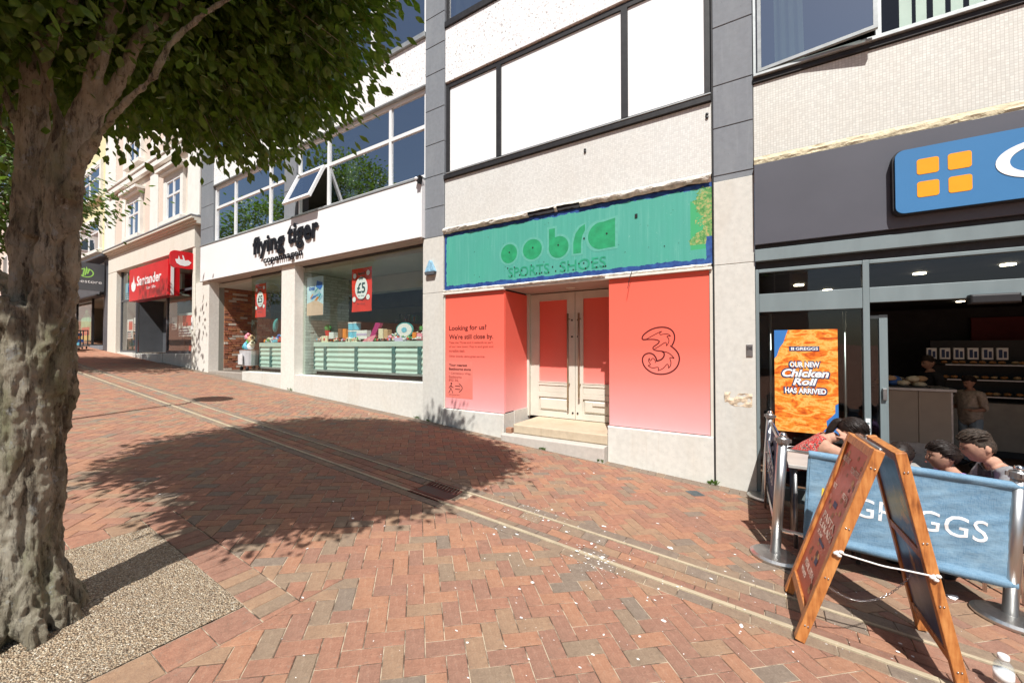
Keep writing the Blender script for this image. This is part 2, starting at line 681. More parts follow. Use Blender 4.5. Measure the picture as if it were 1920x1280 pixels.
M_WOODFL = mat('brown_wood_floor', (0.12, 0.055, 0.028), 0.35, var=0.45, vs=5, bump=0.05, stretch=(0.3, 4, 1))
M_MINT = mat('pale_mint_plastic', (0.50, 0.62, 0.56), 0.35, var=0.04, vs=3, bump=0)
M_TEALD = mat('dark_teal_mosaic_post', (0.08, 0.17, 0.17), 0.3, var=0.8, vs=60, bump=0.1)
M_CURTAIN = mat('pale_green_curtain', (0.46, 0.52, 0.46), 0.9, var=0.1, vs=4)
M_BLIND = mat('white_vertical_blind', (0.66, 0.70, 0.66), 0.8, var=0.05, vs=6)


def glassmat(name, tint=(0.9, 0.95, 0.93), refl=1.0, base=0.04):
    t = NT(name)
    tr = t.n('ShaderNodeBsdfTransparent')
    tr.inputs[0].default_value = tint + (1,)
    gl = t.n('ShaderNodeBsdfGlossy')
    gl.inputs['Roughness'].default_value = 0.012
    gl.inputs['Color'].default_value = (0.95, 0.97, 1.0, 1)
    lw = t.n('ShaderNodeLayerWeight')
    lw.inputs[0].default_value = 0.5
    fr = t.math('ADD', 0.04, t.math('MULTIPLY', 0.96, t.math('POWER', lw.outputs['Facing'], 5.0)))
    # two faces of a pane reflect, a little more than one Fresnel face
    f = t.math('MINIMUM', t.math('ADD', t.math('MULTIPLY', fr, 1.7 * refl), base), 0.95)
    n = t.bump(t.noise(0.9, 2.0), 0.03, 0.05)
    t.l(n, gl.inputs['Normal'])
    mx = t.n('ShaderNodeMixShader')
    t.l(f, mx.inputs[0])
    t.l(tr.outputs[0], mx.inputs[1])
    t.l(gl.outputs[0], mx.inputs[2])
    t.l(mx.outputs[0], t.out.inputs[0])
    return t.m


M_GLASS = glassmat('window_glass', (0.84, 0.91, 0.87), 0.8, 0.015)
M_GLASSD = glassmat('tinted_window_glass', (0.48, 0.56, 0.54), 1.3, 0.48)
M_GLASSG = glassmat('dusty_shop_glass', (0.66, 0.72, 0.70), 0.6, 0.02)


def coral(name):
    t = NT(name)
    co = t.n('ShaderNodeTexCoord')
    sx = t.n('ShaderNodeSeparateXYZ')
    t.l(co.outputs['Object'], sx.inputs[0])
    z = t.math('DIVIDE', t.math('SUBTRACT', sx.outputs[2], 0.47), 2.05)
    c = t.ramp(z, [(0.0, (0.86, 0.43, 0.44)), (0.10, (0.86, 0.35, 0.345)), (0.33, (0.86, 0.22, 0.18)), (0.55, (0.84, 0.155, 0.11)), (1.0, (0.84, 0.13, 0.085))])
    c = t.mix(t.ramp(t.noise(5.0, 4.0), [(0.4, 0.0), (0.8, 0.06)]), c, (0.4, 0.15, 0.12))
    t.bsdf(c, 0.45, 0, None, 0.4)
    return t.m


M_CORAL = coral('coral_to_pink_vinyl')
M_CORAL_PATCH = flat_ink('coral_vinyl_patch', (0.77, 0.21, 0.165))
M_DARKRED = flat_ink('dark_red_brown_print', (0.07, 0.006, 0.008))
M_MIDRED = flat_ink('brick_red_print', (0.36, 0.045, 0.035))


def f_green(t):
    co = t.n('ShaderNodeTexCoord')
    sx = t.n('ShaderNodeSeparateXYZ')
    t.l(co.outputs['Object'], sx.inputs[0])
    X, Z = sx.outputs[0], sx.outputs[2]
    st = t.noise(20.0, 4.0, (1, 1, 0.05), 0.7)
    base = t.ramp(st, [(0.25, (0.06, 0.32, 0.25)), (0.55, (0.075, 0.35, 0.28)), (0.85, (0.15, 0.43, 0.35))])
    base = t.mix(t.ramp(t.noise(1.7, 4.0, (1, 1, 0.5)), [(0.5, 0.0), (0.8, 0.4)]), base, (0.05, 0.40, 0.27))
    base = t.mix(t.ramp(t.noise(50.0, 3.0), [(0.68, 0.0), (0.76, 0.5)]), base, (0.35, 0.55, 0.47))
    wob = t.math('MULTIPLY', t.math('SUBTRACT', t.noise(6.0, 5.0, rough=0.7), 0.5), 0.11)
    # ragged blue border left where the old frame stood
    low = t.math('LESS_THAN', t.math('ADD', Z, wob), 2.675)
    high = t.math('GREATER_THAN', t.math('ADD', Z, wob), 3.565)
    left = t.math('LESS_THAN', t.math('ADD', X, wob), -4.775)
    right = t.math('MULTIPLY', t.math('GREATER_THAN', t.math('ADD', X, t.math('MULTIPLY', wob, 0.6)), -0.52), t.math('LESS_THAN', Z, 2.95))
    blue = t.math('MAXIMUM', t.math('MAXIMUM', low, high), t.math('MAXIMUM', left, right))
    # green patch and flaking edge at the right end
    gp = t.math('MULTIPLY', t.math('GREATER_THAN', X, -0.70), t.math('MULTIPLY', t.math('GREATER_THAN', Z, 2.80), t.math('LESS_THAN', Z, 3.42)))
    base = t.mix(gp, base, (0.05, 0.36, 0.15))
    fl = t.math('GREATER_THAN', t.math('ADD', X, t.math('MULTIPLY', t.math('SUBTRACT', t.noise(4.5, 5.0, rough=0.7), 0.5), 0.75)), -0.62)
    fl = t.math('MULTIPLY', fl, t.math('GREATER_THAN', Z, 2.86))
    flk = t.ramp(t.noise(26.0, 5.0, rough=0.75), [(0.38, (0.05, 0.20, 0.05)), (0.5, (0.14, 0.33, 0.10)), (0.60, (0.42, 0.36, 0.14))])
    base = t.mix(fl, base, flk)
    c = t.mix(blue, base, t.ramp(t.noise(12.0, 3.0), [(0.4, (0.016, 0.05, 0.20)), (0.65, (0.03, 0.10, 0.32))]))
    t.bsdf(c, 0.6, 0, t.bump(t.noise(60.0, 3.0), 0.15, 0.003), 0.35)


M_GREENSIGN = m_simple('weathered_green_sign_paint', f_green)
M_GHOST = mat('bright_green_old_paint', (0.018, 0.29, 0.125), 0.6, var=0.18, vs=9, bump=0.1)
M_GHOSTHALO = mat('faded_green_halo', (0.10, 0.385, 0.305), 0.65, var=0.10, vs=20, bump=0)
M_PEEL = mat('flaking_white_paint', (0.66, 0.63, 0.56), 0.8, var=0.35, vs=14, bump=0.8, bs=30, dist=0.02)
M_CREAMPEEL = mat('crumpled_cream_membrane', (0.60, 0.53, 0.36), 0.7, var=0.2, vs=12, bump=0.8, bs=22, dist=0.02)
M_DOORW = mat('off_white_door_paint', (0.62, 0.59, 0.51), 0.5, var=0.08, vs=3, bump=0.05)


def f_denim(t):
    a = t.noise(4.0, 5.0, (1, 1, 1), 0.7)
    c = t.ramp(a, [(0.3, (0.095, 0.185, 0.285)), (0.5, (0.125, 0.235, 0.345)), (0.7, (0.20, 0.325, 0.43))])
    w = t.math('ADD', t.noise(240.0, 2.0, (1, 1, 0.12)), t.noise(240.0, 2.0, (0.12, 0.12, 1)))
    c = t.mix(t.ramp(w, [(0.9, 0.0), (1.2, 0.2)]), c, (0.34, 0.48, 0.58))
    h = t.math('ADD', t.noise(5.0, 4.0, (1, 1, 2.2)), t.math('MULTIPLY', w, 0.04))
    t.bsdf(c, 0.85, 0, t.bump(h, 0.3, 0.03), 0.2)


M_DENIM = m_simple('faded_blue_canvas', f_denim)
M_DENIM_SHADED = mat('shaded_blue_canvas', (0.06, 0.08, 0.15), 0.85, var=0.25, vs=7, bump=0.3, bs=20, dist=0.02)  # blue canvas of the side banner, its shade put into the colour


def f_wood(t):
    w = t.noise(11.0, 5.0, (1, 1, 1), 0.6)
    g = t.noise(50.0, 4.0, (1.0, 1.0, 0.12), 0.6)
    c = t.ramp(t.math('ADD', t.math('MULTIPLY', w, 0.35), t.math('MULTIPLY', g, 0.65)), [(0.34, (0.20, 0.062, 0.018)), (0.48, (0.45, 0.165, 0.045)), (0.64, (0.60, 0.27, 0.085))])
    t.bsdf(c, 0.4, 0, t.bump(g, 0.2, 0.003), 0.5)


M_WOOD = m_simple('varnished_orange_timber', f_wood)
M_WOODDK = mat('dark_varnished_timber', (0.12, 0.045, 0.02), 0.4, var=0.3, vs=20, bump=0.15)


def f_pastry(t):
    wn2 = t.n('ShaderNodeTexNoise')
    wn2.inputs['Scale'].default_value = 3.6
    wn2.inputs['Detail'].default_value = 5.0
    wn2.inputs['Distortion'].default_value = 1.6
    t.l(t.coords((1.4, 1, 3.2)), wn2.inputs['Vector'])
    w = wn2.outputs[0]
    g = t.noise(40.0, 5.0, (1, 1, 1), 0.8)
    s = t.math('ADD', t.math('MULTIPLY', w, 0.72), t.math('MULTIPLY', g, 0.28))
    c = t.ramp(s, [(0.36, (0.42, 0.06, 0.01)), (0.44, (0.70, 0.15, 0.018)), (0.51, (0.80, 0.27, 0.03)), (0.57, (0.84, 0.48, 0.13)), (0.62, (0.80, 0.24, 0.03)), (0.7, (0.5, 0.1, 0.02))])
    t.bsdf(c, 0.35, 0, None, 0.4)


M_PASTRY = m_simple('printed_golden_pastry', f_pastry)
M_NAVYINK = flat_ink('navy_print', (0.012, 0.04, 0.13))
M_BLUEINK = flat_ink('mid_blue_print', (0.035, 0.17, 0.46))
M_GBLUE = mat('blue_sign_face', (0.052, 0.185, 0.39), 0.35, var=0.04, vs=1.5, bump=0)
M_GORANGE = flat_ink('orange_yellow_sign_square', (0.90, 0.33, 0.012), 0.35)
M_CREAMEDGE = flat_ink('pale_sign_edge', (0.7, 0.62, 0.45))
M_BANNERRED = mat('scarlet_banner_vinyl', (0.74, 0.045, 0.025), 0.5, var=0.07, vs=4, bump=0.1, bs=8, dist=0.02)
M_DKGLASSGREEN = flat_ink('dark_green_black_print', (0.01, 0.05, 0.05))


def emis(name, col, s):
    t = NT(name)
    e = t.n('ShaderNodeEmission')
    e.inputs[0].default_value = tuple(col) + (1,)
    e.inputs[1].default_value = s
    t.l(e.outputs[0], t.out.inputs[0])
    return t.m


M_SPOT = emis('lit_lamp_lens', (1.0, 0.83, 0.6), 15.0)
_pal = {}


def pal(name):
    """goods colours"""
    table = dict(red=(0.62, 0.05, 0.04), orange=(0.80, 0.25, 0.04), yellow=(0.80, 0.58, 0.10), green=(0.10, 0.35, 0.10), teal=(0.05, 0.32, 0.33),
                 light_blue=(0.16, 0.50, 0.66), blue=(0.06, 0.17, 0.52), pink=(0.76, 0.28, 0.36), magenta=(0.42, 0.03, 0.17), white=(0.76, 0.76, 0.74),
                 cream=(0.74, 0.66, 0.48), brown=(0.23, 0.11, 0.05), tan=(0.55, 0.36, 0.20), lilac=(0.52, 0.44, 0.62), black=(0.02, 0.02, 0.02),
                 grey=(0.3, 0.3, 0.3), navy=(0.02, 0.04, 0.12))
    return mat('goods_' + name, table[name], 0.5, var=0.12, vs=30, bump=0)
# ---------------------------------------------------------------- ground
mb = MB()
E = 260.0
for (x0, x1, y0, y1) in ((-E, E, -E, E),):
    mb.quad(*[(x, y, gz(x, y) - 0.035) for x, y in ((x0, y0), (x1, y0), (x1, y1), (x0, y1))])
structure('ground', mb, M_GROUND)

PX0, PX1, PY0, PY1 = -18.0, 6.6, -3.0, F0
PIT = (-3.86, -2.43, -1.1, 1.10)
mb = MB()
for ya, yb, dz_ in ((PY0, 2.745, -0.0065), (3.345, PY1, -0.0065), (2.745, 2.88, -0.0068), (3.205, 3.345, -0.0068)):
    mb.quad(*[(x, y, gz(x, y) + dz_ + 0.0018) for x, y in ((PX0, ya), (PX1, ya), (PX1, yb), (PX0, yb))])
for k in range(8):
    ya, yb = 2.88 + 0.325 * k / 8, 2.88 + 0.325 * (k + 1) / 8
    d0, d1 = (-0.0075 - 0.016 * max(0.0, 1 - ((q - 3.04) / 0.17) ** 2) for q in (ya, yb))
    mb.quad((PX0, ya, gz(PX0, ya) + d0), (PX1, ya, gz(PX1, ya) + d0), (PX1, yb, gz(PX1, yb) + d1), (PX0, yb, gz(PX0, yb) + d1))
pavement = structure('pavement', mb, M_BED)


def clip(poly, a, b, c):
    """keep the side a*x + b*y <= c"""
    out = []
    n = len(poly)
    for i in range(n):
        p, q = poly[i], poly[(i + 1) % n]
        dp, dq = a * p[0] + b * p[1] - c, a * q[0] + b * q[1] - c
        if dp <= 0:
            out.append(p)
        if (dp < 0 < dq) or (dq < 0 < dp):
            t = dp / (dp - dq)
            out.append((p[0] + (q[0] - p[0]) * t, p[1] + (q[1] - p[1]) * t))
    return out


def area(p):
    return 0.5 * sum(p[i][0] * p[(i + 1) % len(p)][1] - p[(i + 1) % len(p)][0] * p[i][1] for i in range(len(p)))


def shrink(poly, d):
    """move every edge of a convex ccw polygon inwards by d"""
    out = poly
    n = len(poly)
    for i in range(n):
        p, q = poly[i], poly[(i + 1) % n]
        dx, dy = q[0] - p[0], q[1] - p[1]
        L = math.hypot(dx, dy)
        if L < 1e-5:
            continue
        nx, ny = dy / L, -dx / L          # outward for ccw
        out = clip(out, nx, ny, nx * p[0] + ny * p[1] - d)
        if len(out) < 3:
            return []
    # drop doubled points
    res = []
    for p in out:
        if not res or math.hypot(p[0] - res[-1][0], p[1] - res[-1][1]) > 5e-4:
            res.append(p)
    if len(res) > 2 and math.hypot(res[0][0] - res[-1][0], res[0][1] - res[-1][1]) < 5e-4:
        res.pop()
    return res


BX0, BX1, BY0, BY1 = PIT[0] - 0.205, PIT[1] + 0.205, PIT[2] - 0.205, PIT[3] + 0.205
bricks = []        # (polygon, material, dz)
U = 0.1
c45 = math.sqrt(0.5)
e1 = (c45, c45)
e2 = (-c45, c45)
GAP = 0.0027


def herring(ylo, yhi, ox, oy, pit):
    N = 185
    for n in range(-N, N):
        for m in range(-N // 2, N // 2):
            for kind in (0, 1):
                if kind == 0:
                    a0, b0, w, h = n + 4 * m, n, 2, 1
                else:
                    a0, b0, w, h = n + 4 * m, n + 1, 1, 2
                ca, cb = (a0 + w / 2) * U, (b0 + h / 2) * U
                cx, cy = ox + ca * e1[0] + cb * e2[0], oy + ca * e1[1] + cb * e2[1]
                if cx < PX0 - 0.2 or cx > PX1 + 0.2 or cy < ylo - 0.2 or cy > yhi + 0.2:
                    continue
                poly = []
                for da, db in ((0, 0), (w, 0), (w, h), (0, h)):
                    A, B = (a0 + da) * U, (b0 + db) * U
                    poly.append((ox + A * e1[0] + B * e2[0], oy + A * e1[1] + B * e2[1]))
                poly = clip(poly, 0, 1, yhi)
                poly = clip(poly, 0, -1, -ylo)
                poly = clip(poly, 1, 0, PX1)
                poly = clip(poly, -1, 0, -PX0)
                if len(poly) < 3:
                    continue
                pcs = [poly]
                if pit and BX0 - 0.3 < cx < BX1 + 0.3 and BY0 - 0.3 < cy < BY1 + 0.3:
                    pcs = []
                    rem = poly
                    for a, b, c in ((1, 0, BX1), (-1, 0, -BX0), (0, 1, BY1), (0, -1, -BY0)):
                        out = clip(rem, -a, -b, -c)
                        if len(out) > 2 and abs(area(out)) > 4e-4:
                            pcs.append(out)
                        rem = clip(rem, a, b, c)
                        if len(rem) < 3:
                            break
                for p in pcs:
                    if abs(area(p)) > 5e-4:
                        full = len(p) == 4 and abs(area(p)) > 0.0195
                        bricks.append((p, pick_brick(rnd), rnd.uniform(-0.0012, 0.0012), (cx, cy, kind) if full else None))


herring(PY0, 2.745, 0.03, 0.02, True)
herring(3.345, F0 - 0.215, 0.0, 0.07, False)


def course(x0, x1, y0, y1, step, mats, jit=0.0, off=0.0):
    x = x0 + off
    while x < x1:
        xe = min(x + step + rnd.uniform(-jit, jit), x1)
        bricks.append(([(x, y0), (xe, y0), (xe, y1), (x, y1)], rnd.choice(mats), rnd.uniform(-0.001, 0.001), None))
        x = xe


course(PX0, PX1, F0 - 0.213, F0 - 0.003, 0.103, [5, 5, 4, 5])                  # edging along the shop fronts
course(PX0, PX1, 3.235, 3.343, 0.205, [5, 5, 4], off=0.05)                       # beside the channel, far side
course(PX0, PX1, 2.748, 2.842, 0.205, [5, 5, 4], off=0.12)                       # near side
GRX = (-3.0, -2.58)
for k, (ya, yb) in enumerate(((2.882, 2.985), (2.989, 3.095), (3.099, 3.203))):
    msets = ([5, 4, 2, 2], [0, 2, 1, 0, 3], [5, 4, 2, 4, 0])[k]
    course(PX0, GRX[0] - 0.01, ya, yb, 0.2, msets, off=0.07 * k)
    course(GRX[1] + 0.01, PX1, ya, yb, 0.2, msets, off=0.06 * k)
# edging round the tree pit
y = PIT[2] - 0.2
while y < PIT[3]:
    s = rnd.choice((0.2, 0.2, 0.1))
    for xa, xb in ((PIT[1] + 0.004, BX1 - 0.002), (BX0 + 0.002, PIT[0] - 0.004)):
        bricks.append(([(xa, y), (xb, y), (xb, min(y + s, PIT[3])), (xa, min(y + s, PIT[3]))], rnd.choice([3, 3, 4, 2, 0]), 0.0, None))
    y += s
x = BX0
while x < BX1:
    xe = min(x + 0.1, BX1)
    bricks.append(([(x, PIT[3] + 0.003), (xe, PIT[3] + 0.003), (xe, BY1 - 0.002), (x, BY1 - 0.002)], rnd.choice([0, 2, 3, 4, 2, 0]), 0.0, None))
    bricks.append(([(x, BY0), (xe, BY0), (xe, PIT[2] - 0.202), (x, PIT[2] - 0.202)], 2, 0.0, None))
    x = xe

_fw = Vector((-math.sin(YAW), math.cos(YAW), 0))
_rt = Vector((math.cos(YAW), math.sin(YAW), 0))


def in_view(x, y, pad=0.0):
    z = x * _fw.x + y * _fw.y
    s = x * _rt.x + y * _rt.y
    zz = CAM_H - gz(x, y)
    return z > 0.3 and abs(s) / z < 1.30 + pad and zz / z < 0.87 + pad, z


def dish(y):
    """the drainage channel is laid slightly hollow"""
    return -0.016 * max(0.0, 1 - ((y - 3.04) / 0.17) ** 2)


def brick_solid(mb, poly, dz, m, T=None):
    if area(poly) < 0:
        poly = poly[::-1]
    o = shrink(poly, GAP)
    if len(o) < 3:
        return False
    i = shrink(o, 0.003)
    if len(i) != len(o):
        i = o
    n = len(o)
    if T:
        fz = lambda x, y: dz
        ox, oy = T
    else:
        fz = lambda x, y: gz(x, y) + dz + dish(y)
        ox = oy = 0
    v = [(x - ox, y - oy, fz(x, y) - 0.022) for x, y in o] + [(x - ox, y - oy, fz(x, y) - 0.0028) for x, y in o] + [(x - ox, y - oy, fz(x, y)) for x, y in i]
    f = []
    for k in range(n):
        j = (k + 1) % n
        f.append((k, j, n + j, n + k))
        f.append((n + k, n + j, 2 * n + j, 2 * n + k))
    f.append(tuple(range(2 * n, 3 * n)))
    mb.add(v, f, m)
    return True


order = []
for idx, (p, m, dz, full) in enumerate(bricks):
    cx = sum(q[0] for q in p) / len(p)
    cy = sum(q[1] for q in p) / len(p)
    ok, z = in_view(cx, cy, -0.02)
    if ok and abs(area(p)) > 0.006:
        order.append((z, idx))
order.sort()
singles = set(i for _, i in order[:298])
mass = MB()
shared = {}
for idx, (p, m, dz, full) in enumerate(bricks):
    if idx not in singles:
        brick_solid(mass, p, dz, m)
        continue
    if full:
        cx, cy, kind = full
        key = (m, kind)
        if key not in shared:
            # a mesh lying on the slope, centred on the brick
            b = MB()
            q = [(x - cx, y - cy) for x, y in p]
            if area(q) < 0:
                q = q[::-1]
            brick_solid(b, q, 0.0, 0, (0, 0))
            b.v = [(x, y, z + GX * x + GY * y) for x, y, z in b.v]
            shared[key] = b.mesh('brick', BR[m])
        o = bpy.data.objects.new('brick', shared[key])
        COL.objects.link(o)
        o.parent = pavement
        o.location = (cx, cy, gz(cx, cy) + dz)
        o.rotation_euler = (rnd.uniform(-0.006, 0.006), rnd.uniform(-0.006, 0.006), 0)
    else:
        b = MB()
        if brick_solid(b, p, dz, 0):
            part('brick', b, BR[m], pavement)
o = part('brick', mass, BR, pavement)
o['kind'] = 'stuff'

# resin-bound gravel round the tree
mb = MB()
nx, ny = 60, 90
vs = []
for j in range(ny + 1):
    for i in range(nx + 1):
        x = PIT[0] + (PIT[1] - PIT[0]) * i / nx
        y = PIT[2] + (PIT[3] - PIT[2]) * j / ny
        d = math.hypot(x + 3.08, y - 0.42)
        h = 0.014 * max(0, 1 - d / 0.5) + 0.003 * noise.noise(Vector((x * 4, y * 4, 0)))
        vs.append((x, y, gz(x, y) + 0.0005 + h))
fs = [(j * (nx + 1) + i, j * (nx + 1) + i + 1, (j + 1) * (nx + 1) + i + 1, (j + 1) * (nx + 1) + i) for j in range(ny) for i in range(nx)]
mb.add(vs, fs)
structure('tree_pit', mb, M_GRAVEL, smooth=True)

# loose stones lying on the resin surface
mb = MB()
GS = [mat('pebble_' + n, c, 0.6, var=0.1, vs=40, bump=0) for n, c in (('cream', (0.55, 0.45, 0.31)), ('tan', (0.40, 0.28, 0.17)), ('white', (0.68, 0.63, 0.53)), ('brown', (0.18, 0.12, 0.08)))]
for k in range(5200):
    x = rnd.uniform(PIT[0] + 0.01, PIT[1] - 0.01)
    y = rnd.uniform(-0.35, PIT[3] - 0.01)
    r = rnd.uniform(0.0025, 0.0046)
    z = gz(x, y) + 0.001 + 0.014 * max(0, 1 - math.hypot(x + 3.08, y - 0.42) / 0.5)
    a = rnd.random() * 6.28
    v = [(x + r * math.cos(a + q * 1.2566) * rnd.uniform(0.8, 1.5), y + r * math.sin(a + q * 1.2566), z) for q in range(5)]
    v.append((x, y, z + r * 0.45))
    mb.add(v, [(q, (q + 1) % 5, 5) for q in range(5)], rnd.choice((0, 0, 1, 1, 2, 3)))
o = part('loose_gravel', mb, GS, None)
o['kind'] = 'stuff'
o['label'] = 'small cream and tan stones bound round the tree'

# cream kerb strips of the channel, in lengths
M_STRIP = stone('pale_granite_strip', (0.43, 0.36, 0.25), (0.2, 0.15, 0.11), 0.7, bump=0.8)
for ya, yb in ((2.845, 2.879), (3.206, 3.230)):
    x = PX0
    while x < PX1:
        xe = min(x + 0.9 + rnd.uniform(-0.02, 0.02), PX1)
        b = MB()
        z0, z1 = (gz(x, ya), gz(xe, ya))
        v = []
        for xx in (x + 0.0015, xe - 0.0015):
            for yy, h in ((ya, -0.02), (ya, 0.0035), (ya + 0.003, 0.0055), (yb - 0.003, 0.0055), (yb, 0.0035), (yb, -0.02)):
                v.append((xx, yy, gz(xx, yy) + h))
        b.add(v, [(k, k + 6, k + 7, k + 1) for k in range(5)] + [(5, 4, 3, 2, 1, 0), (6, 7, 8, 9, 10, 11)])
        part('kerb_strip', b, M_STRIP, pavement)
        x = xe

# cast iron drain grate, dished to follow the channel
g = thing('drain_grate', 'rusty red iron drain grate set in the brick channel', 'drain grate', (-2.79, 3.04, gz(-2.79, 3.04)))
M_RUST = mat('rusty_iron', (0.15, 0.055, 0.042), 0.7, 0.4, var=0.3, vs=25, bump=0.3)
fr = MB()
gx0, gx1, gy0, gy1 = GRX[0], GRX[1], 2.845, 3.235


def gpt(x, y, h=0.0):
    return (x, y, gz(x, y) + 1.6 * dish(y) + 0.006 + h)


def gbar(mb, x0, x1, y0, y1, n=8):
    v = []
    for k in range(n + 1):
        y = y0 + (y1 - y0) * k / n
        for x, h in ((x0, -0.02), (x0, 0), (x1, 0), (x1, -0.02)):
            v.append(gpt(x, y, h))
    f = []
    for k in range(n):
        for j in range(3):
            a = k * 4 + j
            f.append((a, a + 1, a + 5, a + 4))
    f += [(0, 1, 2, 3), tuple(n * 4 + j for j in (3, 2, 1, 0))]
    mb.add(v, f)


gbar(fr, gx0, gx0 + 0.022, gy0, gy1)
gbar(fr, gx1 - 0.022, gx1, gy0, gy1)
gbar(fr, gx0 + 0.023, gx1 - 0.023, gy0, gy0 + 0.02, 2)
gbar(fr, gx0 + 0.023, gx1 - 0.023, gy1 - 0.02, gy1, 2)
gbar(fr, gx0 + 0.023, gx1 - 0.023, 3.03, 3.05, 2)
part('frame', fr, M_RUST, g)
for k in range(9):
    x = gx0 + 0.04 + k * 0.0405
    for ya, yb in ((gy0 + 0.021, 3.029), (3.051, gy1 - 0.021)):
        b = MB()
        gbar(b, x, x + 0.017, ya, yb, 6)
        part('bar', b, M_RUST, g)
b = MB()
b.quad(*[gpt(x, y, -0.022) for x, y in ((gx0, gy0), (gx1, gy0), (gx1, gy1), (gx0, gy1))])
part('sump', b, M_BLACK, g)

# small dark inspection cover in the paving
mb = MB()
pc = (-0.60, 4.90)
v = [(pc[0] + dx * c45 - dy * c45, pc[1] + dx * c45 + dy * c45) for dx, dy in ((-0.075, -0.075), (0.075, -0.075), (0.075, 0.075), (-0.075, 0.075))]
mb.add([(x, y, gz(x, y) + 0.004) for x, y in v] + [(x, y, gz(x, y) - 0.004) for x, y in v], [(0, 1, 2, 3), (0, 4, 5, 1), (1, 5, 6, 2), (2, 6, 7, 3), (3, 7, 4, 0)])
for k in range(-3, 4):
    for j in range(-3, 4):
        dx, dy = k * 0.02, j * 0.02
        x, y = pc[0] + dx * c45 - dy * c45, pc[1] + dx * c45 + dy * c45
        mb.box(x - 0.005, x + 0.005, y - 0.005, y + 0.005, gz(x, y) + 0.004, gz(x, y) + 0.007)
single('inspection_cover', mb, mat('blue_grey_iron', (0.12, 0.15, 0.16), 0.5, 0.5, var=0.2, vs=20), 'small square blue-grey cover set in the paving near the stone pier', 'cover')

# splashes of white paint and droppings
mb = MB()
rf = random.Random(3)
for k in range(680):
    q = rf.random()
    if q < 0.45:
        x, y = rf.gauss(-0.6, 0.9), rf.gauss(2.6, 0.75)
    elif q < 0.62:
        x, y = rf.gauss(-1.02, 0.13), rf.gauss(2.78, 0.13)
    elif q < 0.72:
        x, y = rf.gauss(-1.75, 0.2), rf.gauss(3.2, 0.12)
    else:
        x, y = rf.uniform(-8, 1.5), rf.uniform(0.9, 5.2)
    if not (-10 < x < 2 and 0.4 < y < 5.2) or (GRX[0] < x < GRX[1] and 2.8 < y < 3.25) or (x < BX1 and y < BY1):
        continue
    r = min(0.026, 0.0016 + rf.expovariate(1 / 0.0028))
    n = 6
    a0 = rf.random() * 6
    st = rf.uniform(0.6, 1.6)
    pts = [(x + r * st * rf.uniform(0.6, 1.2) * math.cos(a0 + 6.283 * j / n), y + r / st * rf.uniform(0.6, 1.2) * math.sin(a0 + 6.283 * j / n)) for j in range(n)]
    hk = 0.0072 if (2.84 < y < 3.235) else 0.0022
    mb.add([(px, py, gz(px, py) + dish(py) + hk) for px, py in pts], [tuple(range(n))])
o = part('paint_splashes', mb, mat('dried_white_paint', (0.80, 0.79, 0.77), 0.7, var=0.1, vs=40, bump=0), None)
o['kind'] = 'stuff'
o['label'] = 'white flecks and splashes scattered over the brick paving'
# ---------------------------------------------------------------- buildings
def bars(mb, x0, x1, z0, z1, y0, y1, w):
    mb.box(x0, x1, y0, y1, z0, z0 + w)
    mb.box(x0, x1, y0, y1, z1 - w, z1)
    mb.box(x0, x0 + w, y0 + 0.001, y1 - 0.001, z0 + w, z1 - w)
    mb.box(x1 - w, x1, y0 + 0.001, y1 - 0.001, z0 + w, z1 - w)


def window(parent, x0, x1, z0, z1, y, xs, zs, fm, gm, w=0.05, d=0.07, skip=(), mw=None, name='window', sub=None):
    """frame with mullions xs and transoms zs; one pane per opening. skip: (column, row) left without a pane"""
    mw = mw or w
    f = MB()
    bars(f, x0, x1, z0, z1, y, y + d, w)
    for m in xs:
        f.box(m - mw / 2, m + mw / 2, y + 0.002, y + d - 0.002, z0 + w, z1 - w)
    cx = [x0 + w] + [v for m in xs for v in (m - mw / 2, m + mw / 2)] + [x1 - w]
    for m in zs:
        for k in range(0, len(cx), 2):
            f.box(cx[k], cx[k + 1], y + 0.004, y + d - 0.004, m - mw / 2, m + mw / 2)
    wo = part(name, f, fm, parent)
    cz = [z0 + w] + [v for m in zs for v in (m - mw / 2, m + mw / 2)] + [z1 - w]
    for i in range(0, len(cx), 2):
        for j in range(0, len(cz), 2):
            if (i // 2, j // 2) in skip:
                continue
            p = MB()
            jt = rnd.uniform(-0.004, 0.004)
            p.quad((cx[i], y + d / 2 + jt, cz[j]), (cx[i + 1], y + d / 2, cz[j]), (cx[i + 1], y + d / 2, cz[j + 1]), (cx[i], y + d / 2 + jt, cz[j + 1]))
            part('pane', p, gm, wo)
    return wo


def slab(parent, name, x0, x1, y0, y1, z0, z1, m, c=0.004, **k):
    return part(name, MB().cbox(x0, x1, y0, y1, z0, z1, c), m, parent, **k)


def room(parent, x0, x1, y0, y1, z0, z1, wall, floor, ceil, name='interior'):
    b = MB()
    b.box(x0, x1, y1, y1 + 0.1, z0, z1, 0)
    b.box(x0 - 0.1, x0, y0, y1 + 0.1, z0, z1, 0)
    b.box(x1, x1 + 0.1, y0, y1 + 0.1, z0, z1, 0)
    b.box(x0 - 0.1, x1 + 0.1, y0, y1 + 0.1, z0 - 0.1, z0, 1)
    b.box(x0 - 0.1, x1 + 0.1, y0, y1 + 0.1, z1, z1 + 0.1, 2)
    return part(name, b, [wall, floor, ceil], parent)


def slate_pier(parent, x0, x1, zs, y=F0, depth=0.34):
    for a, b in zip(zs, zs[1:]):
        slab(parent, 'slate_panel', x0, x1, y, y + depth, a + 0.004, b - 0.004, M_SLATE, 0.006)
    slab(parent, 'pier_core', x0 + 0.01, x1 - 0.01, y + 0.02, y + depth + 0.01, zs[0], zs[-1], M_ALU)


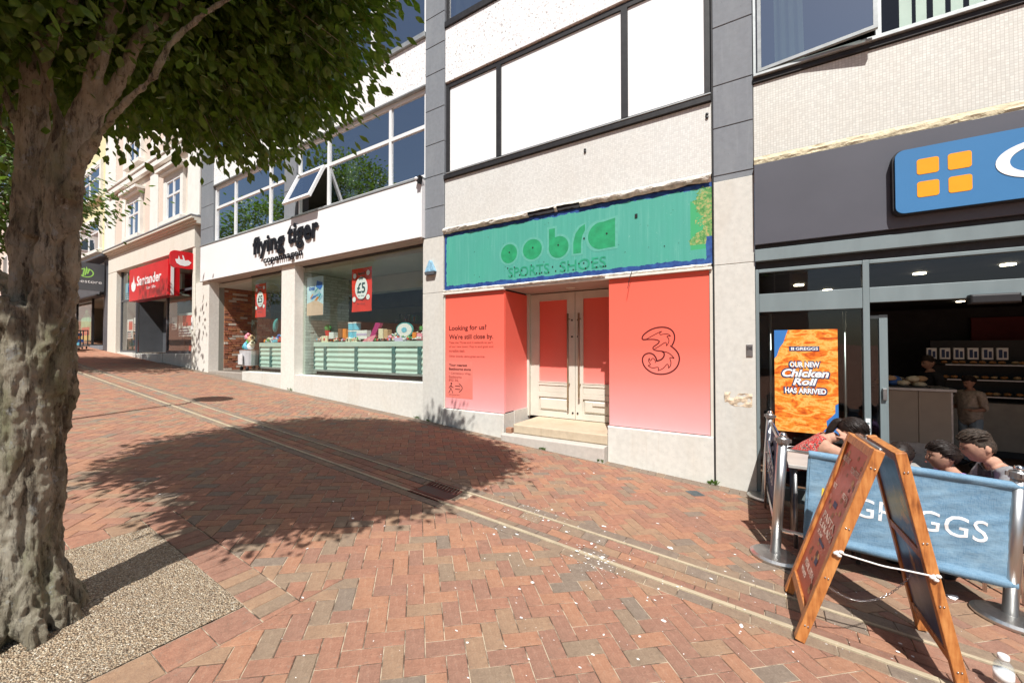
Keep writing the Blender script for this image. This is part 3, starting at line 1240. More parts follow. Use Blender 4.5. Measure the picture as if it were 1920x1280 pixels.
def rough_strip(parent, name, x0, x1, z0, z1, y, m, amp=0.02, seed=1, step=0.045, rows=5, proud=0.03, gap=None):
    """torn and lifting strip with ragged edges"""
    b = MB()
    n = int((x1 - x0) / step)
    vs = []
    for i in range(n + 1):
        x = x0 + (x1 - x0) * i / n
        for j in range(rows + 1):
            t = j / rows
            e = noise.noise(Vector((x * 5, j * 0.2 + seed, 0))) + 0.5 * noise.noise(Vector((x * 17, j, seed)))
            zz = z0 + (z1 - z0) * t + (amp * 0.55 * e if j in (0, rows) else amp * 0.25 * e)
            yy = y - proud * (0.3 + 0.7 * math.sin(math.pi * t)) - amp * 0.5 * noise.noise(Vector((x * 11, t * 4, seed + 9)))
            vs.append((x, yy, zz))
    fs = []
    for i in range(n):
        for j in range(rows):
            if gap and gap(x0 + (x1 - x0) * i / n, j):
                continue
            a = i * (rows + 1) + j
            fs.append((a, a + rows + 1, a + rows + 2, a + 1))
    b.add(vs, fs)
    return part(name, b, m, parent, smooth=False)


def brickwall(parent, name, u0, u1, z0, z1, place, L=0.225, H=0.075, mats=None, weights=None, seed=2, depth=0.012):
    """coursed bricks as real boxes on a wall; place(u, z, out) gives the world point"""
    b = MB()
    r = random.Random(seed)
    j = 0
    z = z0
    while z < z1 - 0.01:
        zt = min(z + H, z1)
        u = u0 - (L / 2 if j % 2 else 0)
        while u < u1:
            a, c = max(u, u0), min(u + L, u1)
            if c - a > 0.02:
                o = depth * r.uniform(0.5, 1.4)
                g = 0.006
                q = [(a + g, z + g), (c - g, z + g), (c - g, zt - g), (a + g, zt - g)]
                m = r.choices(range(len(mats)), weights)[0]
                jit = [(r.uniform(-0.003, 0.003), r.uniform(-0.003, 0.003)) for _ in q]
                v = [place(uu, zz, 0) for uu, zz in q] + [place(uu + e, zz + f, o) for (uu, zz), (e, f) in zip(q, jit)]
                b.add(v, [(4, 5, 6, 7), (0, 1, 5, 4), (1, 2, 6, 5), (2, 3, 7, 6), (3, 0, 4, 7)], m)
            u += L
        z += H
        j += 1
    o = part(name, b, mats, parent)
    o['kind'] = 'stuff'
    return o


# ======== the shop with the long white fascia
sh = thing('shop_building', 'modern shop building with long white fascia, white-framed upper windows and a brick-lined entrance', 'shop building', (-10, F0, gz(-10, F0)))
gb = lambda x: gz(x, F0) - 0.4
slate_pier(sh, -5.29, -4.82, [3.605, 4.16, 4.745, 5.35, 6.0, 6.68, 7.2, 7.76, 8.6, 9.5, 10.5])
slate_pier(sh, -10.17, -9.66, [4.80, 5.5, 6.55], F0 + 0.0)
slate_pier(sh, -15.05, -14.20, [3.64, 4.7, 5.3, 6.0, 6.7, 7.5, 8.3, 9.3, 10.5], F0 + 0.005)
slab(sh, 'stone_pier', -5.335, -4.825, F0 - 0.004, F0 + 0.36, 2.575, 3.60, M_STONE, 0.005)
slab(sh, 'stone_pier', -5.335, -4.825, F0 - 0.004, F0 + 0.36, gb(-5), 2.57, M_STONE, 0.005)
slab(sh, 'stone_pier', -10.25, -9.655, F0 - 0.004, F0 + 0.40, gb(-10), 3.62, M_STONE_W, 0.006)
slab(sh, 'stone_pier', -15.32, -14.365, F0 - 0.01, F0 + 0.40, gb(-15), 3.63, M_STONE_W, 0.006)
slab(sh, 'fascia_board', -14.80, -5.295, F0 - 0.085, F0 + 0.12, 3.63, 4.722, M_WHITE, 0.004)
slab(sh, 'soffit', -14.36, -5.34, F0 - 0.06, F0 + 0.40, 3.60, 3.627, M_SOFFIT)
slab(sh, 'fascia_capping', -14.85, -5.295, F0 - 0.10, F0 + 0.10, 4.725, 4.768, M_ALU, 0.003)
slab(sh, 'stall_riser', -12.25, -10.253, F0 + 0.0, F0 + 0.24, gb(-11), 0.900, M_PLINTH)
slab(sh, 'stall_riser', -9.652, -7.55, F0 + 0.0, F0 + 0.24, gb(-9), 0.90, M_PLINTH)
slab(sh, 'stall_riser', -7.545, -5.338, F0 + 0.0, F0 + 0.24, gb(-6), 0.90, M_PLINTH)
slab(sh, 'entrance_floor', -14.36, -12.253, F0 - 0.0, F0 + 2.5, gb(-13), 0.845, mat('entrance_slab', (0.33, 0.29, 0.25), 0.8, var=0.1))
# upper windows
window(sh, -14.18, -10.185, 4.80, 6.52, F0 + 0.06, [-12.92, -10.98], [5.86], M_UPVC, M_GLASSD, 0.07, 0.07)
window(sh, -9.64, -5.30, 4.80, 6.52, F0 + 0.06, [-8.42, -6.33], [5.80], M_UPVC, M_GLASSD, 0.07, 0.07, skip=((0, 0),))
# casement pushed open
cz = 5.78
T = Matrix.Translation((-9.03, F0 + 0.05, cz)) @ Matrix.Rotation(R(-24), 4, 'X')
f = MB()
fw_, fh_ = 1.10, 0.90
for bx in ((-fw_ / 2, fw_ / 2, -0.06, 0.0, -0.07, 0.0), (-fw_ / 2, fw_ / 2, -0.06, 0.0, -fh_, -fh_ + 0.07),
           (-fw_ / 2, -fw_ / 2 + 0.07, -0.059, -0.001, -fh_ + 0.07, -0.07), (fw_ / 2 - 0.07, fw_ / 2, -0.059, -0.001, -fh_ + 0.07, -0.07)):
    f.box(*bx, M=T)
cs = part('open_casement', f, M_UPVC, sh)
p = MB()
p.add([(-fw_ / 2 + 0.07, -0.03, -fh_ + 0.07), (fw_ / 2 - 0.07, -0.03, -fh_ + 0.07), (fw_ / 2 - 0.07, -0.03, -0.07), (-fw_ / 2 + 0.07, -0.03, -0.07)], [(0, 1, 2, 3)], 0, T)
part('pane', p, M_GLASSD, cs)
slab(sh, 'spandrel', -14.20, -10.18, F0 + 0.02, F0 + 0.25, 6.56, 7.50, M_SPECK)
slab(sh, 'spandrel', -10.175, -5.295, F0 + 0.02, F0 + 0.25, 6.56, 7.46, M_SPECK)
slab(sh, 'window_head', -14.2, -5.295, F0 - 0.01, F0 + 0.20, 6.523, 6.555, M_ALU, 0.003)
slab(sh, 'window_sill', -14.2, -5.295, F0 - 0.03, F0 + 0.20, 7.465, 7.56, M_ALU, 0.003)
window(sh, -14.2, -5.30, 7.57, 9.4, F0 + 0.06, [-12.9, -11, -9.6, -8.1, -7.55, -6.9], [8.7], M_UPVC, M_GLASSD, 0.08, 0.07)
slab(sh, 'upper_wall', -14.2, -5.295, F0 + 0.02, F0 + 0.30, 9.41, 10.6, M_SPECK)
room(sh, -14.2, -5.4, F0 + 0.30, F0 + 2.6, 4.60, 6.50, M_INTWALL, M_INTFLOOR, M_INTCEIL, 'upper_room')
room(sh, -14.2, -5.4, F0 + 0.30, F0 + 2.6, 7.4, 9.4, M_INTWALL, M_INTFLOOR, M_INTCEIL, 'upper_room')
for cxx in (-8.25, -13.3):
    c = MB()
    n = 14
    for k in range(n):
        xa, xb = cxx + 0.035 * k, cxx + 0.035 * (k + 1)
        c.quad((xa, F0 + 0.42 + 0.03 * math.sin(k * 1.7), 4.7), (xb, F0 + 0.42 + 0.03 * math.sin((k + 1) * 1.7), 4.7), (xb, F0 + 0.4 + 0.03 * math.sin((k + 1) * 1.7), 6.45), (xa, F0 + 0.4 + 0.03 * math.sin(k * 1.7), 6.45))
    part('curtain', c, M_CURTAIN, sh, smooth=True)
# shop windows (frameless panes set back under the soffit)
YG = F0 + 0.215


def pane(parent, a, b, c, d, m=M_GLASS, name='glass_pane'):
    return part(name, MB().quad(a, b, c, d), m, parent)


for xa, xb in ((-12.22, -11.59), (-11.58, -10.255), (-9.65, -7.76), (-7.75, -5.34)):
    pane(sh, (xa, YG, 0.90), (xb, YG, 0.90), (xb, YG, 3.60), (xa, YG, 3.60))
pane(sh, (-12.23, YG, 0.85), (-12.23, YG + 1.6, 0.85), (-12.23, YG + 1.6, 3.6), (-12.23, YG, 3.6))
slab(sh, 'glazing_channel', -9.65, -5.34, YG - 0.02, YG + 0.02, 3.575, 3.60, M_BLACKF)
slab(sh, 'glazing_channel', -12.23, -10.255, YG - 0.02, YG + 0.02, 3.575, 3.60, M_BLACKF)
f = MB()
bars(f, -14.3, -12.2, 0.86, 3.58, F0 + 1.80, F0 + 1.86, 0.06)
f.box(-13.28, -13.22, F0 + 1.80, F0 + 1.86, 0.92, 3.52)
dr = part('door', f, M_SHOPGREY, sh)
pane(dr, (-14.24, F0 + 1.83, 0.92), (-12.26, F0 + 1.83, 0.92), (-12.26, F0 + 1.83, 3.52), (-14.24, F0 + 1.83, 3.52), name='pane')
# inside
room(sh, -14.36, -5.36, F0 + 0.26, F0 + 6.0, 0.86, 3.46, M_INTWALL, M_INTFLOOR, M_INTCEIL, 'shop_interior')
slab(sh, 'ceiling_beam', -12.0, -5.4, F0 + 1.6, F0 + 1.9, 3.05, 3.455, M_INTCEIL)
slab(sh, 'ceiling_beam', -12.0, -5.4, F0 + 3.2, F0 + 3.4, 2.85, 3.455, M_DARKWALL)
b = MB()
b.box(-14.36, -14.355, F0 + 0.40, F0 + 1.8, 0.85, 3.60)
part('brick_backing', b, mat('pale_brick_mortar', (0.30, 0.22, 0.17), 0.95, var=0.2), sh)
BW = [m_brick('wall_brick_red', (0.36, 0.085, 0.035), (0.5, 0.17, 0.08)), m_brick('wall_brick_orange', (0.46, 0.15, 0.05), (0.56, 0.25, 0.12)),
      m_brick('wall_brick_dark', (0.21, 0.06, 0.035), (0.32, 0.12, 0.07)), m_brick('wall_brick_limewashed', (0.62, 0.52, 0.43), (0.72, 0.64, 0.56))]
brickwall(sh, 'brick_facing', F0 + 0.40, F0 + 1.8, 0.85, 3.60, lambda u, z, o: (-14.354 + o * 1.3, u, z), mats=BW, weights=[40, 26, 16, 18], depth=0.02)
b = MB()
b.box(-9.80, -9.62, YG + 0.03, F0 + 1.5, 0.86, 3.45)
part('partition', b, mat('pale_green_partition', (0.42, 0.45, 0.40), 0.8), sh)
WB = [mat('white_painted_brick', (0.68, 0.72, 0.68), 0.6, var=0.08, vs=20), mat('white_painted_brick_worn', (0.56, 0.60, 0.56), 0.6, var=0.12, vs=20)]
brickwall(sh, 'painted_brick_facing', YG + 0.03, F0 + 1.5, 0.9, 3.45, lambda u, z, o: (-9.619 + o, u, z), mats=WB, weights=[70, 30], depth=0.014, seed=5)
for x, y in ((-11.0, F0 + 1.0), (-8.6, F0 + 2.4), (-7.2, F0 + 2.8), (-6.4, F0 + 2.6), (-7.6, F0 + 4.6), (-6.9, F0 + 4.3)):
    part('ceiling_spot', MB().lathe([(0.05, 0), (0.05, 0.012)], (x, y, 3.44), 12), M_SPOT, sh)

# window display counters: mint ribbed panels between mosaic posts
def counter(x0, x1, posts, label, y=F0 + 0.37, z0=0.93, z1=1.70):
    t = thing('display_counter', label, 'counter', ((x0 + x1) / 2, y + 0.4, z0))
    slab(t, 'top_rail', x0, x1, y, y + 0.9, z1 - 0.11, z1, M_MINT, 0.006)
    slab(t, 'bottom_rail', x0 + 0.05, x1, y + 0.012, y + 0.85, z0 + 0.05, z0 + 0.10, M_ALU)
    slab(t, 'plinth', x0 + 0.06, x1, y + 0.05, y + 0.8, z0 - 0.03, z0 + 0.048, M_BLACK)
    xs = [x0] + list(posts) + [x1]
    for k, p in enumerate(xs):
        w = 0.055 if 0 < k < len(xs) - 1 else 0.035
        slab(t, 'post', max(p - w, x0), min(p + w, x1), y + 0.006, y + 0.06, z0 + 0.101, z1 - 0.112, M_TEALD, 0.003)
    for k in range(len(xs) - 1):
        a = xs[k] + (0.056 if k else 0.036)
        c = xs[k + 1] - (0.056 if k + 1 < len(xs) - 1 else 0.036)
        b = MB()
        rows = 40
        v = []
        for j in range(rows + 1):
            z = z0 + 0.103 + (z1 - 0.113 - z0 - 0.103) * j / rows
            o = 0.012 * math.sin(j / rows * math.pi * 2 * 4.5)
            v += [(a, y + 0.022 + o, z), (c, y + 0.022 + o * 1.1, z)]
        b.add(v, [(2 * j, 2 * j + 1, 2 * j + 3, 2 * j + 2) for j in range(rows)])
        part('ribbed_panel', b, M_MINT, t, smooth=True)
    return t


counter(-12.1, -10.3, [-11.5], 'pale green ribbed display counter in the narrow window next to the brick-lined entrance')
counter(-9.45, -5.45, [-9.0 + 0.02, -7.80, -6.56, -5.80], 'long pale green ribbed display counter in the wide white-fascia shop window')

# ======== the closed shop
co = thing('shop_building', 'closed shop unit with coral vinyl panels, green ghost sign and boarded white upper windows', 'shop building', (-2.6, F0, gz(-2.6, F0)))
slate_pier(co, -0.432, -0.012, [3.67, 4.26, 4.79, 5.52, 6.3, 7.1, 8.0, 9.0, 10.5])
slab(co, 'slate_panel', -0.432, -0.012, F0 + 0.004, F0 + 0.34, 3.60, 3.666, M_SLATE, 0.004)
slab(co, 'stone_pier', -0.432, -0.006, F0 - 0.006, F0 + 0.36, 2.572, 3.597, M_STONE, 0.005)
slab(co, 'stone_pier', -0.432, -0.006, F0 - 0.006, F0 + 0.36, gb(0), 2.567, M_STONE, 0.005)
slab(co, 'dark_joint', -0.450, -0.433, F0 + 0.01, F0 + 0.3, gb(0), 7.4, M_BLACKF)
# boarded windows
b = MB()
bars(b, -4.815, -0.452, 4.70, 6.40, F0 + 0.05, F0 + 0.13, 0.075)
for m in (-3.66, -1.54):
    b.box(m - 0.045, m + 0.045, F0 + 0.045, F0 + 0.12, 4.775, 6.325)
wf = part('window', b, M_BLACKF, co)
for a, c in ((-4.74, -3.705), (-3.615, -1.585), (-1.495, -0.527)):
    slab(wf, 'white_board', a, c, F0 + 0.075, F0 + 0.10, 4.775, 6.325, M_HOARD, 0.002)
slab(co, 'window_sill', -4.82, -0.452, F0 - 0.02, F0 + 0.16, 4.625, 4.70, M_BLACKF)
slab(co, 'sill_trim', -4.76, -0.452, F0 - 0.03, F0 + 0.0, 4.703, 4.722, M_ALU)
slab(co, 'spandrel', -4.815, -0.452, F0 + 0.02, F0 + 0.25, 3.73, 4.622, M_MOSAIC2)
slab(co, 'spandrel', -4.815, -0.452, F0 + 0.02, F0 + 0.25, 6.42, 7.42, M_SPECK)
slab(co, 'window_sill', -4.815, -0.452, F0 - 0.01, F0 + 0.2, 7.423, 7.53, M_BLACKF)
window(co, -4.815, -0.452, 7.54, 9.3, F0 + 0.05, [-3.66, -1.54], [8.6], M_BLACKF, M_GLASSD, 0.06, 0.06)
slab(co, 'upper_wall', -4.815, -0.452, F0 + 0.02, F0 + 0.3, 9.31, 10.6, M_SPECK)
room(co, -4.7, -0.55, F0 + 0.3, F0 + 2.4, 7.4, 9.3, M_INTWALL, M_INTFLOOR, M_INTCEIL, 'upper_room')
# backing, ledges and flaking strips round the old sign
slab(co, 'sign_backing', -4.82, -0.452, F0 + 0.05, F0 + 0.3, 2.56, 3.74, M_DARKWALL)
rough_strip(co, 'flaking_ledge', -4.815, -0.455, 3.625, 3.735, F0 + 0.02, M_PEEL, 0.035, 3, proud=0.07, gap=lambda x, j: j < 3 and (-3.05 < x < -2.62 or -2.55 < x < -2.2) )
rough_strip(co, 'flaking_ledge', -4.80, -0.46, 2.555, 2.60, F0 - 0.01, M_PEEL, 0.018, 8, proud=0.03)
slab(co, 'window_head', -4.81, -3.50, F0 - 0.045, F0 + 0.03, 2.515, 2.552, M_STONE_W, 0.003)
slab(co, 'window_head', -1.80, -0.455, F0 - 0.045, F0 + 0.03, 2.525, 2.556, M_STONE_W, 0.003)
slab(co, 'door_head', -3.498, -1.802, F0 - 0.01, F0 + 0.05, 2.525, 2.558, M_STONE_W, 0.003)
# porch
slab(co, 'porch_soffit', -3.52, -1.74, F0 + 0.052, F0 + 0.9, 2.53, 2.555, M_SOFFIT)
part('soffit_light', MB().lathe([(0.075, 0.02), (0.075, 0), (0.05, -0.004), (0.045, 0.006)], (-2.54, F0 + 0.47, 2.522), 18), M_DOORW, co)
slab(co, 'coral_panel', -4.775, -3.512, F0 + 0.004, F0 + 0.03, 0.488, 2.512, M_CORAL, 0.002)
slab(co, 'coral_panel', -1.758, -0.488, F0 + 0.004, F0 + 0.03, 0.482, 2.522, M_CORAL, 0.002)
part('coral_panel', MB().box(-3.53, -3.508, F0 + 0.031, F0 + 0.75, 0.50, 2.50), M_CORAL, co)
part('coral_panel', MB().box(-1.762, -1.74, F0 + 0.031, F0 + 0.75, 0.50, 2.50), M_CORAL, co)
slab(co, 'panel_frame', -4.815, -4.778, F0 - 0.008, F0 + 0.03, 0.45, 2.512, M_DOORW)
slab(co, 'panel_frame', -0.485, -0.452, F0 - 0.012, F0 + 0.03, 0.45, 2.522, M_DOORW)
part('panel_frame', MB().box(-3.53, -3.47, F0 + 0.753, F0 + 0.82, 0.35, 2.527), M_DOORW, co)
slab(co, 'plinth', -4.822, -3.50, F0 - 0.035, F0 + 0.3, gb(-4), 0.478, M_PLINTH, 0.012)
part('plinth', MB().box(-3.54, -3.495, F0 + 0.302, F0 + 0.84, 0.1, 0.497), M_PLINTH, co)
slab(co, 'plinth', -1.775, -0.452, F0 - 0.035, F0 + 0.3, gb(-1), 0.472, M_PLINTH, 0.012)
part('plinth', MB().box(-1.78, -1.735, F0 + 0.302, F0 + 0.84, 0.1, 0.49), M_PLINTH, co)
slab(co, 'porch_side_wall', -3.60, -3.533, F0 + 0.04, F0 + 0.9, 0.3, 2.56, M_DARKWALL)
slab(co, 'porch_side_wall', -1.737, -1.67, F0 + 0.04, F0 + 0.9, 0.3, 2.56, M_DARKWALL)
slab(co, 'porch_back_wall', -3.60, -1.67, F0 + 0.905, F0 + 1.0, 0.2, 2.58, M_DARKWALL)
part('step', MB().cbox(-3.32, -1.778, F0 - 0.03, F0 + 0.88, 0.20, 0.342, 0.012), M_STEP, co, bevel=0.006)
part('step', MB().cbox(-3.47, -1.778, F0 - 0.17, F0 + 0.6, -0.3, 0.197, 0.014), M_GRANITE, co, bevel=0.008)
part('broken_brick', MB().cbox(-3.44, -3.34, F0 - 0.07, F0 + 0.03, 0.198, 0.275, 0.01), BR[1], co)
# the pair of doors
YD = F0 + 0.815
for k, (xa, xb) in enumerate(((-3.468, -2.612), (-2.604, -1.748))):
    b = MB()
    ga, gc = (xa + 0.165, xb - 0.13) if k == 0 else (xa + 0.13, xb - 0.165)
    # stiles and rails butted together
    b.box(xa, ga, YD, YD + 0.045, 0.352, 2.515)
    b.box(gc, xb, YD, YD + 0.045, 0.352, 2.515)
    for za, zb in ((0.352, 0.455), (0.70, 0.785), (0.905, 0.955), (2.40, 2.515)):
        b.box(ga, gc, YD + 0.001, YD + 0.044, za, zb)
    d = part('door', b, M_DOORW, co, bevel=0.003)
    part('door_backing', MB().box(xa + 0.01, xb - 0.01, YD + 0.0302, YD + 0.0435, 0.46, 0.94), M_DOORW, d)
    part('coral_pane', MB().box(ga, gc, YD + 0.018, YD + 0.03, 0.955, 2.40), M_CORAL, d)
    part('raised_panel', MB().cbox(ga + 0.02, gc - 0.02, YD + 0.0, YD + 0.03, 0.475, 0.68, 0.022), M_DOORW, d)
    part('raised_panel', MB().cbox(ga, gc, YD + 0.012, YD + 0.03, 0.786, 0.904, 0.006), M_DOORW, d)
    m = MB()
    for q in ((ga, gc, 2.388, 2.40), (ga, gc, 0.955, 0.967)):
        m.box(q[0], q[1], YD - 0.006, YD + 0.018, q[2], q[3])
    for q in ((ga, ga + 0.012), (gc - 0.012, gc)):
        m.box(q[0], q[1], YD - 0.0055, YD + 0.018, 0.967, 2.388)
    part('bead', m, M_DOORW, d)
    hx = xb - 0.10 if k == 0 else xa + 0.09
    m = MB()
    m.tube([(hx, YD - 0.07, 0.74 if k else 0.56), (hx, YD - 0.07, 2.14)], 0.016, 10)
    for hz in (0.95, 2.05):
        m.tube([(hx, YD + 0.0, hz), (hx, YD - 0.07, hz)], 0.011, 8)
    part('handle', m, mat('aged_brass_bar', (0.40, 0.33, 0.24), 0.35, 0.8, var=0.1), d, smooth=True)
    m = MB()
    for lx, lz in ((hx + (0.05 if k == 0 else -0.04), 2.03), (hx + (0.05 if k == 0 else -0.04), 1.75), (hx + (0.06 if k == 0 else -0.05), 0.46)):
        m.lathe([(0.016, 0), (0.016, 0.012)], (0, 0, 0), 10, 0, Matrix.Translation((lx, YD, lz)) @ Matrix.Rotation(R(90), 4, 'X'))
    part('lock', m, M_BLACK, d)
    if k:
        part('letterbox', MB().cbox(-2.30, -2.06, YD - 0.02, YD + 0.02, 0.60, 0.665, 0.008), M_DOORW, d)

# the ghost sign
gs = thing('shop_sign', 'weathered green sign board with faint ghost lettering and ragged blue edge', 'shop sign', (-2.6, F0, 2.6))
slab(gs, 'board', -4.815, -0.455, F0 + 0.02, F0 + 0.048, 2.60, 3.622, M_GREENSIGN, 0.003)
ys = F0 + 0.0185
lb, hb = MB(), MB()


def dab(cx, cz, rx, rz, ink=True):
    hb.add([(p[0], ys, p[2]) for p in circle(cx, cz, rz + 0.035, ys, 28, (rx + 0.035) / (rz + 0.035))], [tuple(range(28))])
    lb.add([(p[0], ys - 0.0015, p[2]) for p in circle(cx, cz, rz, ys, 28, rx / rz)], [tuple(range(28))])


def polyd(pts, m=lb, y=None):
    m.add([(x, y or ys - 0.0015, z) for x, z in pts], [tuple(range(len(pts)))])


dab(-3.43, 3.10, 0.155, 0.155)
dab(-2.995, 3.115, 0.170, 0.160)
dab(-2.54, 3.09, 0.165, 0.165)
polyd([(-2.70, 3.06), (-2.60, 3.06), (-2.60, 3.385), (-2.70, 3.385)], y=ys - 0.0016)
polyd([(-2.735, 3.0), (-2.565, 3.0), (-2.565, 3.42), (-2.735, 3.42)], hb, ys - 0.0003)
ar = [(-2.30, 2.955), (-2.18, 2.955), (-2.175, 3.12), (-2.155, 3.21), (-2.115, 3.28), (-2.115, 3.37), (-2.20, 3.33), (-2.265, 3.25), (-2.30, 3.12)]
polyd(ar)
polyd([(-2.33, 2.925), (-2.15, 2.925), (-2.145, 3.12), (-2.095, 3.26), (-2.095, 3.40), (-2.22, 3.36), (-2.30, 3.27), (-2.33, 3.12)], hb, ys - 0.0004)
aa = [(-1.36, 2.98), (-1.36, 3.385)] + [(-1.56 + 0.20 * math.cos(R(a)), 3.165 + 0.195 * math.sin(R(a))) for a in range(80, 285, 12)]
aa = [(x - 0.31, z) for x, z in aa]
polyd(aa)
polyd([(x + (0.035 if x > -1.8 else -0.035), z + (0.03 if z > 3.16 else -0.03)) for x, z in aa], hb, ys - 0.0005)


def islands(mb):
    """the flat shapes of a mesh one by one"""
    for f in mb.f:
        q = MB()
        q.add([mb.v[i] for i in f], [tuple(range(len(f)))])
        yield q


for q in islands(hb):
    part('halo', q, M_GHOSTHALO, gs)
for q in islands(lb):
    part('ghost_letter', q, M_GHOST, gs)
for wd_, xa, xb in (('SPORTS', -3.44, -2.70), ('SHOES', -2.52, -1.80)):
    part('ghost_lettering', text(MB(), wd_, xa, xb, 2.705, 2.865, ys - 0.001, 0.0015, bold=0.01), mat('dark_green_ghost_letters', (0.02, 0.28, 0.16), 0.7, var=0.2, vs=12, bump=0), gs)
m = MB()
for x, z in ((-3.42, 3.12), (-2.985, 3.14), (-2.545, 3.12), (-2.13, 3.16), (-1.79, 3.18)):
    m.add([(p[0], ys - 0.004, p[2]) for p in circle(x, z, 0.014, ys, 10)], [tuple(range(10))])
rh = random.Random(11)
for k in range(24):
    x = -3.45 + 1.66 * k / 23 + rh.uniform(-0.03, 0.03)
    m.add([(p[0], ys - 0.004, p[2]) for p in circle(x, rh.choice((2.72, 2.73, 2.80, 2.865)), 0.012, ys, 8)], [tuple(range(8))])
for k in range(24):
    x, z = rh.uniform(-4.4, -0.8), rh.uniform(2.75, 3.5)
    m.add([(p[0], ys - 0.004, p[2]) for p in circle(x, z, rh.uniform(0.003, 0.008), ys, 7)], [tuple(range(7))])
m.box(-1.395, -1.36, ys - 0.01, ys, 3.335, 3.385)
part('screw_holes', m, M_BLACK, gs, kind='stuff')

# printed words and the numeral emblem on the coral panels: they belong to the vinyl, so they are parts of the shop
yv = F0 + 0.0025
m = MB()
text(m, 'Looking for us?', -4.69, -3.87, 1.845, 1.955, yv, 0.001, bold=0.012)
text(m, "We're still close by.", -4.69, -3.73, 1.69, 1.80, yv, 0.001, bold=0.012)
text(m, 'Your nearest', -4.69, -4.28, 1.235, 1.278, yv - 0.001, 0.001, bold=0.02)
text(m, 'Eastbourne store', -4.69, -4.20, 1.165, 1.208, yv - 0.001, 0.001, bold=0.02)
part('lettering', m, M_DARKRED, co)
part('vinyl_patch', MB().box(-4.765, -4.16, yv - 0.0002, F0 + 0.004, 0.675, 1.315), M_CORAL_PATCH, co)
m = MB()
for a, x1_, z in (('Take the Three and it extends as part', -3.74, 1.625), ('of our new town. Pop in and grab and', -3.73, 1.555), ('incredible deals.', -4.33, 1.485), ('Other brands, same great service.', -3.90, 1.385)):
    text(m, a, -4.69, x1_, z, z + 0.047, yv, 0.001)
for a, x1_, z in (('1 Centenary Way,', -4.19, 1.085), ('Eastbourne', -4.40, 1.025), ('BN21 3NL', -4.47, 0.965)):
    text(m, a, -4.69, x1_, z, z + 0.044, yv - 0.001, 0.001)
text(m, 'just around here', -4.69, -4.45, 0.715, 0.74, yv - 0.001, 0.001)
part('lettering', m, M_MIDRED, co)
m = MB()
yk = yv - 0.0012
m.add([(p[0], yk, p[2]) for p in circle(-4.635, 0.925, 0.018, yk, 12)], [tuple(range(12))])
for pts in ([(-4.64, 0.90), (-4.645, 0.84), (-4.67, 0.79), (-4.695, 0.755)], [(-4.645, 0.84), (-4.62, 0.80), (-4.60, 0.755)], [(-4.64, 0.895), (-4.675, 0.87), (-4.69, 0.835)], [(-4.64, 0.895), (-4.61, 0.86), (-4.585, 0.855)],
            [(-4.55, 0.885), (-4.43, 0.885)], [(-4.55, 0.83), (-4.43, 0.83)], [(-4.46, 0.93), (-4.41, 0.90), (-4.38, 0.857), (-4.41, 0.81), (-4.46, 0.78)]):
    ribbon(m, pts, 0.012, yk, 0)
part('walking_figure_symbol', m, M_DARKRED, co)


def L3(px, py):
    return (-1.304 + (px - 240) / (925 - 240) * (1.304 - 0.835), 1.833 - (py - 238) / (1092 - 238) * (1.833 - 1.212))


m = MB()
for w, pts in ((0.017, [(310, 460), (250, 462), (236, 430), (262, 375), (340, 315), (430, 268), (530, 243), (640, 238), (740, 262), (808, 315), (842, 400), (832, 490), (792, 572)]),
               (0.017, [(762, 572), (830, 625), (890, 690), (922, 780), (915, 860), (880, 950), (800, 1030), (700, 1075), (580, 1092), (450, 1078), (340, 1020), (268, 940), (240, 850), (250, 780), (300, 725), (380, 705), (450, 728), (500, 790), (512, 850)]),
               (0.014, [(300, 460), (440, 456), (520, 468), (572, 492), (530, 545), (440, 598), (448, 645), (520, 665), (620, 675)]),
               (0.018, [(612, 676), (650, 700), (650, 760), (610, 815), (560, 840), (500, 852)]),
               (0.010, [(620, 675), (720, 695), (785, 745), (828, 800)]), (0.010, [(828, 800), (760, 780), (748, 800), (775, 870), (760, 940), (725, 975)]),
               (0.009, [(728, 975), (725, 920), (700, 895), (660, 950), (620, 990), (535, 1025)]), (0.009, [(535, 1025), (550, 975), (530, 960), (440, 980), (395, 968), (350, 935)]),
               (0.009, [(350, 935), (395, 925), (392, 900), (360, 860), (358, 825), (378, 800)]), (0.009, [(378, 800), (378, 840), (402, 850), (425, 805), (455, 800), (488, 845), (484, 888)]),
               (0.009, [(310, 458), (450, 385), (560, 330), (610, 316)]), (0.009, [(610, 316), (572, 335), (570, 380), (640, 365), (720, 362), (768, 402)]),
               (0.009, [(768, 402), (700, 402), (700, 412), (735, 450), (738, 510), (692, 578)]), (0.009, [(692, 578), (690, 520), (665, 512), (560, 585), (470, 632)])):
    ribbon(m, [L3(*p) for p in pts], w, yv, 0)
part('numeral_emblem', m, M_DARKRED, co)
# rusty fixings, a loose wire and patches on the piers
m = MB()
for x, z in ((-0.50, 4.44), (-0.50, 4.48), (-2.11, 4.46), (-2.11, 4.43)):
    m.ball((x, F0 + 0.01, z), (0.02, 0.012, 0.02), 8)
part('rusty_fixings', m, M_BLACK, co, kind='stuff')
part('loose_wire', MB().tube([(-1.42, F0 - 0.05, 2.60), (-1.44, F0 - 0.08, 2.52), (-1.47, F0 - 0.09, 2.36)], 0.004, 6), M_BLACK, co)
rough_strip(co, 'torn_paper', -0.33, -0.045, 0.87, 1.02, F0 - 0.006, mat('torn_poster_scraps', (0.62, 0.50, 0.36), 0.8, var=0.35, vs=30), 0.05, 5, proud=0.003, step=0.03)
part('small_plate', MB().cbox(-0.10, -0.035, F0 - 0.02, F0 - 0.006, 1.46, 1.60, 0.003), M_STEELD, co)
m = MB()
text(m, 'DIE', -0.095, -0.04, 1.535, 1.57, F0 - 0.0203, 0.001, bold=0.02)
part('plate_lettering', m, M_BLACKL, co)

